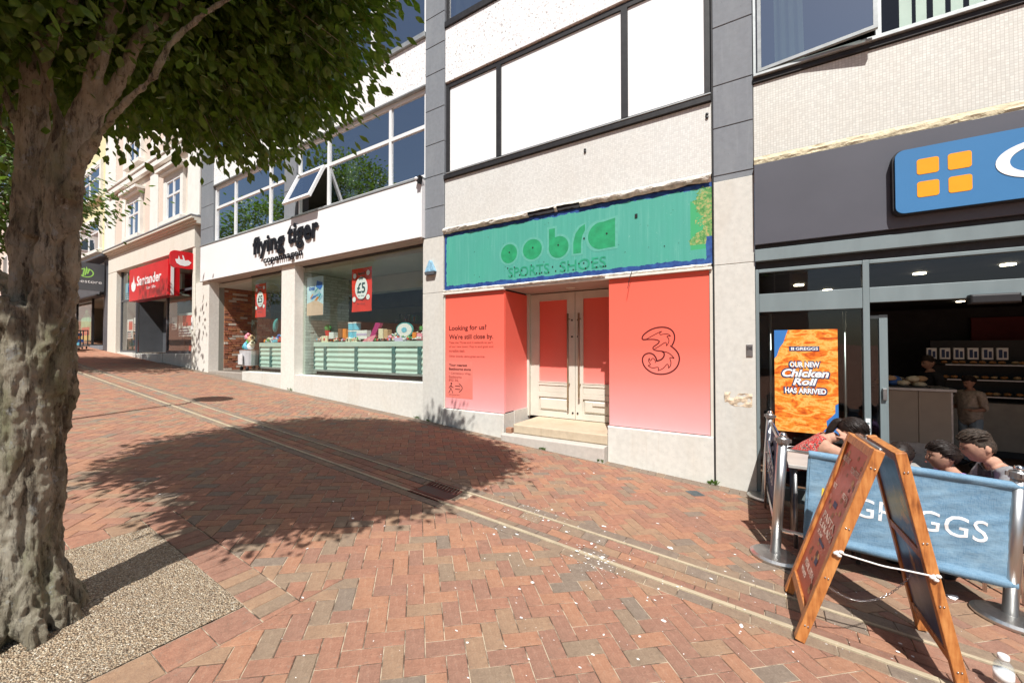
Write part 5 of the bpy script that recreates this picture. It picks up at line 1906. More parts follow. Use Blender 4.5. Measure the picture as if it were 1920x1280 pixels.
# ======== the bank
bk = thing('bank_building', 'three-storey building with pale pink upper walls, hooded white windows and cream stone bank front', 'building', (-19.6, F0, gz(-19.6, F0)))
BX_0, BX_1 = -24.2, -15.34
slab(bk, 'pilaster', BX_0, -23.12, F0 - 0.06, F0 + 0.4, gb(-24), 4.80, M_CREAMWALL, 0.02)
slab(bk, 'pilaster', -15.52, -15.335, F0 - 0.04, F0 + 0.4, gb(-16), 4.80, M_CREAMWALL, 0.02)
xs_ = [BX_0, -21.9, -19.6, -17.4, -15.335]
for a, c in zip(xs_, xs_[1:]):
    slab(bk, 'frieze_panel', a + 0.004, c - 0.004, F0 - 0.06, F0 + 0.4, 4.805, 5.52, M_CREAMWALL, 0.01)
b = MB()
for z0, z1, pr in ((5.525, 5.60, 0.10), (5.60, 5.66, 0.16), (5.66, 5.74, 0.24)):
    b.box(BX_0 - 0.05, -15.06, F0 - pr, F0 + 0.3, z0 + 0.001, z1)
part('cornice', b, M_CREAMWALL, bk)
part('cornice_lead', MB().box(BX_0 - 0.06, -15.05, F0 - 0.26, F0 + 0.3, 5.741, 5.775), M_SLATE, bk)
b = MB()
b.box(BX_0 + 0.05, -15.06, F0 + 0.0, F0 + 0.3, 5.78, 12.4)
part('wall', b, M_PINKWALL, bk)
for xa, xb in ((-19.35, -18.6), (-15.95, -15.055), (-24.2, -23.5), (-22.5, -22.2)):
    slab(bk, 'pilaster_strip', xa, xb, F0 - 0.05, F0 - 0.002, 5.80, 12.4, M_TRIMW, 0.01)
slab(bk, 'string_course', BX_0, -15.055, F0 - 0.16, F0 - 0.052, 8.15, 8.38, M_TRIMW, 0.02)
slab(bk, 'string_course', BX_0, -15.055, F0 - 0.20, F0 - 0.052, 8.385, 8.52, M_TRIMW, 0.02)


def stucco_window(parent, xa, xb, za, zb, y, fm=M_UPVC, tm=M_TRIMW, hood=True, wm=1):
    b = MB()
    b.box(xa - 0.22, xa, y - 0.10, y + 0.0, za, zb)
    b.box(xb, xb + 0.22, y - 0.10, y + 0.0, za, zb)
    b.box(xa - 0.22, xb + 0.22, y - 0.10, y + 0.0, zb + 0.001, zb + 0.2)
    if hood:
        b.box(xa - 0.30, xb + 0.30, y - 0.22, y - 0.001, zb + 0.201, zb + 0.30)
        b.box(xa - 0.38, xb + 0.38, y - 0.30, y - 0.001, zb + 0.301, zb + 0.40)
    b.box(xa - 0.30, xb + 0.30, y - 0.20, y + 0.0, za - 0.14, za - 0.002)
    part('window_surround', b, tm, parent)
    part('window_recess', MB().box(xa, xb, y - 0.03, y - 0.004, za, zb), M_DARKWALL, parent)
    w = window(parent, xa + 0.002, xb - 0.002, za, zb - 0.002, y - 0.085, [(xa + xb) / 2] * wm, [za + (zb - za) * 0.62], fm, M_GLASSD, 0.07, 0.05)
    return w


for za, zb in ((5.98, 7.40), (8.9, 10.4)):
    stucco_window(bk, -17.65, -16.40, za, zb, F0)
    stucco_window(bk, -21.60, -20.40, za, zb, F0)
# shop front
b = MB()
for x in (-23.08, -21.25, -18.05, -15.60):
    b.box(x - 0.04, x + 0.04, F0 + 0.10, F0 + 0.17, 1.25, 4.80)
for xa, xb in ((-23.04, -21.29), (-21.21, -18.09), (-18.01, -15.64)):
    b.box(xa, xb, F0 + 0.102, F0 + 0.168, 3.50, 3.58)
    if xb != -18.09:
        b.box(xa, xb, F0 + 0.102, F0 + 0.168, 1.38, 1.46)
ff = part('shopfront_frame', b, M_SHOPGREY, bk)
for xa, xb, zb0 in ((-23.04, -21.29, 1.46), (-18.01, -15.64, 1.46)):
    pane(ff, (xa, F0 + 0.13, zb0), (xb, F0 + 0.13, zb0), (xb, F0 + 0.13, 3.50), (xa, F0 + 0.13, 3.50), name='pane')
for xa, xb in ((-23.04, -21.29), (-21.21, -18.09), (-18.01, -15.64)):
    pane(ff, (xa, F0 + 0.13, 3.58), (xb, F0 + 0.13, 3.58), (xb, F0 + 0.13, 4.80), (xa, F0 + 0.13, 4.80), name='pane')
slab(bk, 'plinth', -18.05, -15.52, F0 + 0.0, F0 + 0.35, gb(-18), 1.37, M_PLINTH, 0.01)
slab(bk, 'plinth', -23.12, -21.22, F0 + 0.0, F0 + 0.35, gb(-23), 1.375, M_PLINTH, 0.01)
slab(bk, 'doorstep', -21.2, -18.06, F0 - 0.02, F0 + 1.3, gb(-20), 1.33, M_PLINTH, 0.01)
b = MB()
b.box(-21.2, -18.1, F0 + 0.95, F0 + 1.05, 1.335, 2.80)
dd = part('door', b, M_SHOPGREY, bk)
part('door_panel', MB().cbox(-20.3, -18.9, F0 + 0.91, F0 + 0.949, 1.5, 2.45, 0.03), M_SHOPGREY, dd)
slab(bk, 'lobby_wall', -21.2, -18.1, F0 + 0.96, F0 + 1.05, 2.81, 3.5, M_INTWALL)
slab(bk, 'lobby_ceiling', -21.2, -18.1, F0 + 0.18, F0 + 1.05, 3.50, 3.56, M_INTCEIL)
part('lobby_side', MB().box(-21.3, -21.22, F0 + 0.2, F0 + 1.05, 1.35, 3.5), M_SHOPGREY, bk)
room(bk, -23.1, -15.5, F0 + 0.3, F0 + 4.5, 1.38, 4.85, M_INTWALL, M_INTFLOOR, M_INTCEIL, 'shop_interior')
slab(bk, 'interior_partition', -23.05, -21.3, F0 + 1.6, F0 + 1.7, 1.4, 4.8, mat('pale_blue_partition', (0.5, 0.6, 0.6), 0.7))
t = thing('shop_sign', 'large red box sign with white flame and bank lettering over the doorway', 'shop sign', (-18.3, 5.2, 3.3))
part('box', MB().cbox(-20.18, -16.42, 5.05, 5.36, 3.30, 4.50, 0.01), M_RED, t)
part('edge_strip', MB().box(-16.419, -16.40, 5.12, 5.2, 3.31, 4.49), M_WHITE, t)
m = MB()
text(m, 'Santander', -19.33, -17.0, 3.82, 4.18, 5.049, 0.004, bold=0.02)
text(m, 'for life', -18.35, -17.5, 3.63, 3.74, 5.049, 0.004)


def flame(m, cx, cz, s, y):
    pts = [(-0.5, 0.05), (-0.42, -0.25), (-0.2, -0.42), (0.1, -0.45), (0.36, -0.33), (0.5, -0.05), (0.42, 0.2), (0.28, 0.05), (0.22, 0.25), (0.1, 0.5), (0.06, 0.75), (-0.02, 0.5), (-0.18, 0.2), (-0.3, 0.3)]
    m.add([(cx + x * s, y, cz + z * s) for x, z in pts], [tuple(range(len(pts)))])


flame(m, -19.68, 3.87, 0.5, 5.045)
part('lettering', m, M_WHITEINK, t)
t = thing('projecting_sign', 'small red rounded sign with white flame projecting from the bank pier', 'projecting sign', (-15.5, 5.2, 4.1))
pl = [(-15.54, y, z) for (y, _, z) in rrect(4.80, 5.45, 4.08, 4.62, 0.14, 0)]
part('plate', MB().prism(pl, (0.09, 0, 0)), M_RED, t)
m = MB()
# flame facing down the street
pts = [(-0.5, 0.05), (-0.42, -0.25), (-0.2, -0.42), (0.1, -0.45), (0.36, -0.33), (0.5, -0.05), (0.30, 0.12), (0.1, 0.05), (0.0, 0.45), (-0.08, 0.5), (-0.02, 0.1), (-0.2, 0.1), (-0.28, 0.42), (-0.33, 0.1)]
m.add([(-15.446, 5.13 + x * 0.42, 4.32 + z * 0.36) for x, z in pts], [tuple(range(len(pts)))])
part('flame', m, M_WHITEINK, t)
# cash-machine plate and window posters
single('entry_plate', MB().cbox(-15.46, -15.38, F0 - 0.075, F0 - 0.045, 2.15, 2.55, 0.004), M_UPVC, 'small white entry plate fixed on the right pier of the bank', 'plate')
for xa, xb, za, zb, c, lab in ((-17.25, -16.1, 1.95, 2.75, 'white', 'large white and red poster in the right bank window'), (-17.85, -17.4, 2.2, 2.65, 'white', 'small white notice in the right bank window'),
                               (-22.6, -21.9, 1.95, 2.75, 'white', 'white and red poster in the left bank window'), (-21.8, -21.4, 2.25, 2.8, 'white', 'narrow white notice in the left bank window'), (-22.9, -21.9, 3.6, 4.3, 'light_blue', 'blue poster high in the left bank window')):
    t = thing('window_poster', lab, 'poster', (xa, F0 + 0.18, za))
    part('sheet', MB().box(xa, xb, F0 + 0.19, F0 + 0.20, za, zb), pal(c), t)
    m = MB()
    if xb - xa > 0.5:
        m.box(xa + 0.3 * (xb - xa), xb - 0.06, F0 + 0.186, F0 + 0.189, za + 0.45 * (zb - za), zb - 0.08)
        part('red_print', m, pal('red' if c == 'white' else 'blue'), t)
        m = MB()
    for k in range(3):
        m.box(xa + 0.06, xb - 0.12 - 0.1 * k * (xb - xa), F0 + 0.183, F0 + 0.1855, za + 0.06 + 0.09 * k, za + 0.10 + 0.09 * k)
    part('print_lines', m, pal('navy'), t)
single('leaflet_stand', MB().cbox(-22.5, -21.95, F0 + 0.4, F0 + 0.6, 1.40, 1.90, 0.01), pal('red'), 'red leaflet stand inside the left bank window', 'stand')
single('leaflet_stand', MB().cbox(-17.0, -16.3, F0 + 0.4, F0 + 0.6, 1.40, 1.66, 0.01), pal('red'), 'low red box inside the right bank window', 'stand')

# ======== charcoal shop with the yellow upper floors
vp = thing('shop_building', 'charcoal-fronted shop with pale yellow upper floors beyond the bank', 'shop building', (-28.5, F0, gz(-28.5, F0)))
slab(vp, 'pilaster', -24.95, -24.21, F0 - 0.03, F0 + 0.4, gb(-25), 5.55, M_SHOPGREY, 0.01)
slab(vp, 'fascia_board', -34.0, -24.96, F0 - 0.16, F0 + 0.2, 3.95, 5.2, M_SHOPGREY, 0.01)
slab(vp, 'cornice', -34.0, -24.21, F0 - 0.28, F0 + 0.2, 5.56, 5.70, M_SHOPGREY, 0.02)
slab(vp, 'cornice', -34.0, -24.7, F0 - 0.30, F0 - 0.161, 3.86, 3.94, M_BLACKF, 0.01)
part('wall', MB().box(-34.0, -24.20, F0 + 0.0, F0 + 0.3, 5.705, 12.2), M_YELLOW, vp)
slab(vp, 'corner_pilaster', -24.9, -24.21, F0 - 0.05, F0 - 0.002, 5.72, 12.2, M_TRIMW, 0.01)
stucco_window(vp, -28.9, -25.6, 6.05, 7.45, F0, hood=False)
stucco_window(vp, -28.9, -25.6, 8.6, 10.0, F0, hood=False)
stucco_window(vp, -33.0, -30.6, 6.05, 7.45, F0, hood=False)
b = MB()
for x in (-33.9, -30.2, -27.4, -25.0):
    b.box(x - 0.05, x + 0.05, F0 + 0.1, F0 + 0.18, 1.5, 3.94)
b.box(-33.85, -30.25, F0 + 0.102, F0 + 0.178, 1.75, 1.9)
ff = part('shopfront_frame', b, M_BLACKF, vp)
for xa, xb in ((-33.8, -30.25), (-30.15, -27.45)):
    pane(ff, (xa, F0 + 0.14, 1.9), (xb, F0 + 0.14, 1.9), (xb, F0 + 0.14, 3.9), (xa, F0 + 0.14, 3.9), name='pane')
slab(vp, 'plinth', -34, -27.4, F0 + 0.0, F0 + 0.3, gb(-34), 1.74, M_SHOPGREY)
slab(vp, 'doorstep', -27.35, -24.97, F0 - 0.02, F0 + 1.0, gb(-25), 1.68, M_SLATE)
slab(vp, 'door', -27.3, -25.0, F0 + 0.9, F0 + 0.98, 1.69, 3.8, mat('brown_entrance', (0.22, 0.17, 0.12), 0.6))
room(vp, -34, -25.0, F0 + 0.3, F0 + 4, 1.6, 3.95, M_INTWALL, M_INTFLOOR, M_INTCEIL, 'shop_interior')
m = MB()
text(m, 'vapestore', -31.5, -27.9, 4.30, 4.75, F0 - 0.162, 0.01, bold=0.02)
t = thing('shop_sign', 'white and green lettering on the charcoal fascia beyond the bank', 'shop sign', (-29, F0, 4.3))
part('lettering', m, flat_ink('lime_print', (0.35, 0.7, 0.15)), t)
t = thing('projecting_sign', 'black hanging sign with a green leaf-flame outline on the charcoal shop', 'projecting sign', (-24.6, 5, 4.1))
part('plate', MB().box(-24.64, -24.58, 4.15, 5.34, 4.05, 5.24), M_SHOPGREY, t)
part('bracket', MB().tube([(-24.61, 5.36, 3.95), (-24.61, 5.36, 5.35)], 0.02, 8), M_BLACKF, t)
m = MB()
circ = [(4.78 + 0.23 * math.cos(R(a)), 4.80 + 0.20 * math.sin(R(a))) for a in range(110, 450, 20)]
n = len(circ)
v = []
for (y, z) in circ:
    v += [(-24.576, y, z), (-24.576, 4.78 + (y - 4.78) * 0.82, 4.80 + (z - 4.80) * 0.82)]
m.add(v, [(2 * k, 2 * k + 1, 2 * k + 3, 2 * k + 2) for k in range(n - 1)])
for dy in (-0.07, 0.0, 0.07):
    m.add([(-24.574, 4.72 + dy, 4.70 + dy), (-24.574, 4.76 + dy, 4.68 + dy), (-24.574, 4.82 + dy, 4.95), (-24.574, 4.78 + dy, 5.08 - abs(dy))], [(0, 1, 2, 3)])
part('emblem', m, flat_ink('lime_print', (0.35, 0.7, 0.15)), t)
m = MB()
v, fcs = text_geo('vapestore', 4.25, 5.26, 4.32, 4.48, 0, 0.003, bold=0.0)
m.add([(-24.576 - p.y, p.x, p.z) for p in v], fcs)
part('lettering', m, M_WHITEINK, t)
t = thing('window_poster', 'tall green bottle-shaped poster in the window of the charcoal shop', 'poster', (-28.7, F0, 1.9))
m = MB()
m.add([(x, F0 + 0.20, z) for x, z in ((-29.8, 1.92), (-28.0, 1.92), (-28.0, 3.0), (-28.4, 3.3), (-28.55, 3.5), (-28.95, 3.5), (-29.1, 3.3), (-29.8, 3.0))], [tuple(range(8))])
part('sheet', m, mat('bright_green_print', (0.30, 0.62, 0.36), 0.5, var=0.3, vs=3), t)
m = MB()
m.box(-29.6, -28.2, F0 + 0.19, F0 + 0.197, 2.2, 2.6)
part('red_band', m, pal('red'), t)
m = MB()
m.box(-29.6, -28.2, F0 + 0.19, F0 + 0.197, 1.95, 2.18)
part('yellow_band', m, pal('yellow'), t)

# delivery cage on wheels
def cage(cx, cy, lab):
    z = gz(cx, cy)
    t = thing('roll_cage', lab, 'roll cage', (cx, cy, z), group='delivery cages by the charcoal shop')
    b = MB()
    for dx in (-0.35, 0.35):
        for dy in (-0.3, 0.3):
            b.tube([(cx + dx, cy + dy, z + 0.16), (cx + dx, cy + dy, z + 0.82)], 0.02, 6)
    for zz in (z + 0.80,):
        b.tube([(cx - 0.35, cy - 0.3, zz), (cx + 0.35, cy - 0.3, zz), (cx + 0.35, cy + 0.3, zz), (cx - 0.35, cy + 0.3, zz), (cx - 0.35, cy - 0.3, zz)], 0.02, 6)
    part('frame', b, M_BLACKF, t)
    part('deck', MB().box(cx - 0.42, cx + 0.42, cy - 0.36, cy + 0.36, z + 0.11, z + 0.16), M_STEELD, t)
    for dx in (-0.33, 0.33):
        for dy in (-0.27, 0.27):
            part('wheel', MB().ball((cx + dx, cy + dy, z + 0.055), (0.055, 0.03, 0.055), 10), M_BLACK, t, smooth=True)
    m = MB()
    r = random.Random(int(cx * 7))
    for k in range(14):
        xx, yy2, zz = cx + r.uniform(-0.28, 0.18), cy + r.uniform(-0.26, 0.12), z + 0.165 + (k % 4) * 0.13
        m.box(xx, xx + 0.16, yy2, yy2 + 0.16, zz, zz + 0.12, k % 4)
    part('packs', m, [pal('light_blue'), pal('blue'), pal('orange'), pal('navy')], t)


cage(-23.95, 4.15, 'nearer black wheeled cage of blue packs outside the charcoal shop')
cage(-24.9, 4.55, 'farther black wheeled cage of blue packs outside the charcoal shop')

# ======== row further up the hill and across the top of the street
def plain_building(name, label, x0, x1, y0, y1, h, wall, floors, cols, face='y'):
    t = thing(name, label, 'building', ((x0 + x1) / 2, (y0 + y1) / 2, gz(x0, y0)))
    zb = min(gz(x, y) for x in (x0, x1) for y in (y0, y1)) - 0.4
    z0 = gz((x0 + x1) / 2, (y0 + y1) / 2)
    part('wall', MB().box(x0, x1, y0, y1, zb, z0 + h), wall, t)
    part('parapet', MB().box(x0 - 0.15, x1 + 0.15, y0 - 0.15, y1 + 0.15, z0 + h + 0.001, z0 + h + 0.35), M_TRIMW, t)
    for k in range(floors):
        zc = z0 + 3.6 + k * 2.9
        for j in range(cols):
            if face in ('y', '-y'):
                w = (x1 - x0) / cols
                xa = x0 + w * (j + 0.28)
                xb = x0 + w * (j + 0.72)
                s = 1 if face == 'y' else -1
                yf = y0 if face == 'y' else y1
                f = MB()
                f.box(xa - 0.1, xb + 0.1, min(yf, yf - s * 0.06), max(yf, yf - s * 0.06), zc - 0.1, zc + 1.6)
                w_ = part('window', f, M_UPVC, t)
                p = MB()
                yy3 = yf - s * 0.065
                for xm in ((xa, (xa + xb) / 2 - 0.03), ((xa + xb) / 2 + 0.03, xb)):
                    p.quad((xm[0], yy3, zc), (xm[1], yy3, zc), (xm[1], yy3, zc + 1.5), (xm[0], yy3, zc + 1.5))
                part('pane', p, M_WINDARK, w_)
            else:
                w = (y1 - y0) / cols
                ya = y0 + w * (j + 0.3)
                yb2 = y0 + w * (j + 0.7)
                f = MB()
                f.box(x1, x1 + 0.06, ya - 0.1, yb2 + 0.1, zc - 0.1, zc + 1.6)
                w_ = part('window', f, M_UPVC, t)
                p = MB()
                for ym in ((ya, (ya + yb2) / 2 - 0.03), ((ya + yb2) / 2 + 0.03, yb2)):
                    p.quad((x1 + 0.065, ym[0], zc), (x1 + 0.065, ym[1], zc), (x1 + 0.065, ym[1], zc + 1.5), (x1 + 0.065, ym[0], zc + 1.5))
                part('pane', p, M_WINDARK, w_)
    return t


M_WINDARK = mat('dark_window_glass', (0.05, 0.07, 0.08), 0.08, var=0.2, bump=0, spec=1.0)
plain_building('terrace_building', 'cream rendered building up the hill past the yellow one', -46, -34.05, F0 - 0.0, F0 + 9, 10.5, M_CREAMWALL, 3, 4)
plain_building('terrace_building', 'pale brick building higher up the street behind the tree trunk', -60, -46.05, F0 - 0.3, F0 + 9, 9.5, M_PINKWALL, 3, 4)
plain_building('terrace_building', 'pale building closing the top of the street', -88, -78, -14, 5, 12, M_CREAMWALL, 3, 5, 'x')
# the other side of the street (seen only as a reflection in the shop glass)
plain_building('terrace_building', 'cream building across the street facing the closed shop', -13.5, 2.5, -24, -16.5, 9.0, M_CREAMWALL, 3, 5, '-y')
# ---------------------------------------------------------------- trees
def evaluated(ob):
    dg = bpy.context.evaluated_depsgraph_get()
    return bpy.data.meshes.new_from_object(ob.evaluated_get(dg))


def fuse(mb, voxel, smooth=2):
    """many overlapping solids made into one skin"""
    me = mb.mesh('tmp', M_BARK)
    ob = bpy.data.objects.new('tmp', me)
    COL.objects.link(ob)
    r = ob.modifiers.new('r', 'REMESH')
    r.mode = 'VOXEL'
    r.voxel_size = voxel
    if smooth:
        s = ob.modifiers.new('s', 'SMOOTH')
        s.iterations = smooth
        s.factor = 0.5
    out = evaluated(ob)
    bpy.data.objects.remove(ob)
    return out


def spline(pts, rad, k=6):
    """Catmull-Rom through points"""
    P = [Vector(p) for p in pts]
    P = [P[0] * 2 - P[1]] + P + [P[-1] * 2 - P[-2]]
    Rr = [rad[0]] + list(rad) + [rad[-1]]
    o, ro = [], []
    for i in range(1, len(P) - 2):
        for j in range(k):
            t = j / k
            a, b, c, d = P[i - 1:i + 3]
            o.append(0.5 * ((2 * b) + (c - a) * t + (2 * a - 5 * b + 4 * c - d) * t * t + (3 * b - a - 3 * c + d) * t ** 3))
            ro.append(Rr[i] * (1 - t) + Rr[i + 1] * t)
    o.append(P[-2])
    ro.append(Rr[-2])
    return o, ro


def leaf_cloud(pos, dirs, size, seed, droop=0.5):
    """numpy leaf mesh: pos (N,3), each a pointed folded leaf"""
    rs = np.random.RandomState(seed)
    N = len(pos)
    T = np.array([(0, 0, 0), (0.22, -0.20, 0.0), (0.52, -0.30, -0.02), (0.80, -0.13, -0.05), (1.0, 0, -0.10), (0.80, 0.13, -0.05), (0.52, 0.30, -0.02), (0.22, 0.20, 0.0), (0.5, 0, 0.06)])
    F = np.array([(0, 1, 8), (1, 2, 8), (2, 3, 8), (3, 4, 8), (4, 5, 8), (5, 6, 8), (6, 7, 8), (7, 0, 8)])
    d = dirs + rs.normal(0, 0.45, (N, 3))
    d[:, 2] -= droop
    d /= np.linalg.norm(d, axis=1)[:, None]
    up = np.zeros((N, 3))
    up[:, 2] = 1
    up += rs.normal(0, 0.55, (N, 3))
    s = np.cross(up, d)
    s /= np.linalg.norm(s, axis=1)[:, None] + 1e-9
    n = np.cross(d, s)
    sz = size * rs.uniform(0.55, 1.35, N)
    V = (pos[:, None, :] + sz[:, None, None] * (T[None, :, 0:1] * d[:, None, :] + T[None, :, 1:2] * s[:, None, :] + T[None, :, 2:3] * n[:, None, :])).reshape(-1, 3)
    Fi = (F[None] + (np.arange(N) * len(T))[:, None, None]).reshape(-1, 3)
    me = bpy.data.meshes.new('leaves')
    me.vertices.add(len(V))
    me.vertices.foreach_set('co', V.ravel())
    me.loops.add(Fi.size)
    me.loops.foreach_set('vertex_index', Fi.ravel().astype(np.int32))
    me.polygons.add(len(Fi))
    me.polygons.foreach_set('loop_start', np.arange(0, Fi.size, 3, dtype=np.int32))
    me.polygons.foreach_set('loop_total', np.full(len(Fi), 3, dtype=np.int32))
    me.update(calc_edges=True)
    return me


# ---- the big street tree at the left
tr = thing('street_tree', 'large mottled-bark street tree at the near left with a broad low leafy crown', 'tree', (-3.08, 0.40, gz(-3.08, 0.4)))
tb = MB()


def limb(pts, rad, n=14, k=6):
    p, r = spline(pts, rad, k)
    tb.tube(p, r, n)


gz0 = gz(-3.08, 0.40)
limb([(-3.10, 0.385, gz0 - 0.15), (-3.10, 0.39, gz0 + 0.10), (-3.10, 0.395, 0.55), (-3.10, 0.39, 0.95), (-3.095, 0.395, 1.3), (-3.07, 0.40, 1.60), (-3.02, 0.42, 1.78)], [0.175, 0.148, 0.128, 0.122, 0.128, 0.142, 0.115])
# root flare
for a, L, r in ((-70, 0.36, 0.075), (-35, 0.38, 0.085), (5, 0.40, 0.08), (40, 0.36, 0.08), (85, 0.36, 0.08), (130, 0.36, 0.09), (175, 0.36, 0.09), (220, 0.36, 0.085), (262, 0.36, 0.08)):
    ca, sa = math.cos(R(a)), math.sin(R(a))
    x0, y0 = -3.10, 0.385
    limb([(x0 + ca * 0.10, y0 + sa * 0.10, gz0 + 0.40), (x0 + ca * 0.13, y0 + sa * 0.13, gz0 + 0.17), (x0 + ca * L * 0.52, y0 + sa * L * 0.52, gz0 + 0.04), (x0 + ca * L * 0.66, y0 + sa * L * 0.66, gz0 - 0.05)], [0.04, r * 0.8, r * 0.7, 0.03])
# vertical flutes
for a, r, z1 in ((-60, 0.05, 1.5), (-20, 0.055, 1.4), (20, 0.06, 1.55), (300, 0.05, 1.2), (75, 0.05, 1.4)):
    ca, sa = math.cos(R(a)), math.sin(R(a))
    limb([(-3.10 + ca * 0.105, 0.385 + sa * 0.105, gz0 + 0.15), (-3.10 + ca * 0.09, 0.39 + sa * 0.09, 0.8), (-3.08 + ca * 0.12, 0.40 + sa * 0.12, z1), (-3.04 + ca * 0.09, 0.40 + sa * 0.12, z1 + 0.3)], [r, r, r, r * 0.7])
# left upright stem
limb([(-3.09, 0.38, 1.45), (-3.085, 0.385, 1.70), (-3.075, 0.385, 2.04), (-3.04, 0.40, 2.39), (-3.03, 0.40, 2.75), (-3.03, 0.38, 3.12), (-3.10, 0.30, 3.7), (-3.15, 0.2, 4.4), (-3.1, 0.1, 5.1)], [0.095, 0.056, 0.055, 0.057, 0.050, 0.042, 0.036, 0.028, 0.02])
# right stem, bending out, then parting
limb([(-3.0, 0.43, 1.35), (-2.965, 0.445, 1.62), (-2.925, 0.46, 1.85), (-2.895, 0.47, 2.05), (-2.87, 0.475, 2.26), (-2.85, 0.485, 2.46), (-2.80, 0.50, 2.62), (-2.72, 0.54, 2.85), (-2.66, 0.57, 3.08), (-2.6, 0.65, 3.5), (-2.55, 0.8, 4.1), (-2.6, 0.9, 4.8)],
     [0.09, 0.083, 0.075, 0.072, 0.068, 0.058, 0.038, 0.032, 0.030, 0.026, 0.02, 0.015])
limb([(-2.80, 0.485, 2.28), (-2.70, 0.51, 2.45), (-2.60, 0.54, 2.56), (-2.44, 0.59, 2.68), (-2.33, 0.65, 2.79), (-2.23, 0.71, 2.98), (-2.05, 0.9, 3.25), (-1.85, 1.2, 3.5)], [0.04, 0.022, 0.016, 0.0145, 0.013, 0.012, 0.010, 0.007])
limb([(-2.82, 0.50, 2.5), (-2.76, 0.56, 2.70), (-2.70, 0.64, 2.93), (-2.65, 0.70, 3.16), (-2.7, 0.95, 3.6), (-2.9, 1.3, 4.1)], [0.045, 0.030, 0.026, 0.024, 0.02, 0.012])
limb([(-3.0, 0.41, 2.1), (-2.95, 0.43, 2.40), (-2.90, 0.46, 2.62), (-2.92, 0.44, 2.80), (-2.91, 0.41, 2.95), (-2.8, 0.3, 3.3)], [0.04, 0.024, 0.020, 0.019, 0.018, 0.012])
limb([(-3.10, 0.38, 1.50), (-3.20, 0.36, 1.70), (-3.33, 0.355, 1.85), (-3.45, 0.34, 2.0), (-3.7, 0.3, 2.4), (-4.0, 0.3, 3.0)], [0.05, 0.032, 0.026, 0.024, 0.02, 0.012])
limb([(-3.05, 0.37, 2.60), (-3.09, 0.33, 2.75), (-3.16, 0.28, 2.93), (-3.4, 0.1, 3.2), (-3.8, -0.1, 3.6)], [0.024, 0.016, 0.014, 0.012, 0.008])
limb([(-3.05, 0.385, 2.45), (-3.12, 0.36, 2.58), (-3.3, 0.32, 2.8), (-3.7, 0.5, 3.2), (-4.3, 0.7, 3.6)], [0.024, 0.015, 0.012, 0.012, 0.008])
# far limbs out through the crown
crown_limbs = []
ra = random.Random(5)
for k in range(16):
    a = ra.uniform(0, 6.28)
    z0 = ra.uniform(2.9, 4.4)
    p0 = Vector((-3.03 + ra.uniform(-0.05, 0.1), 0.42, z0))
    rr = ra.uniform(1.0, 1.7)
    p1 = p0 + Vector((math.cos(a) * rr * 0.5, math.sin(a) * rr * 0.45, ra.uniform(0.25, 0.5)))
    p2 = p0 + Vector((math.cos(a) * rr, math.sin(a) * rr, ra.uniform(0.3, 0.9)))
    limb([p0, p1, p2], [0.03, 0.018, 0.007], 8, 5)
me = fuse(tb, 0.0082, 2)
n = len(me.vertices)
co = np.empty(n * 3)
no = np.empty(n * 3)
me.vertices.foreach_get('co', co)
me.vertices.foreach_get('normal', no)
co = co.reshape(-1, 3)
no = no.reshape(-1, 3)
for i in range(n):
    x, y, z = co[i]
    if z > 3.4:
        continue
    w_ = 0.06 * noise.noise(Vector((x * 3, y * 3, z * 4)))
    p = Vector(((x + w_) * 15, (y - w_) * 15, z * 2.4))
    a = abs(noise.noise(p)) + 0.5 * abs(noise.noise(Vector(((x + w_) * 38, (y - w_) * 38, z * 7)))) + 0.16 * noise.noise(Vector((x * 60, y * 60, z * 30)))
    lump = noise.noise(Vector((x * 3.5, y * 3.5, z * 3)))
    thin = min(1.0, max(0.25, (2.9 - z) / 1.2 + 0.3))
    co[i] += no[i] * ((0.014 - 0.046 * a) * thin + 0.010 * lump * thin)
me.vertices.foreach_set('co', co.ravel())
me.polygons.foreach_set('use_smooth', [True] * len(me.polygons))
me.materials.clear()
me.materials.append(M_BARK)
me.update()
part('trunk', me, None, tr)


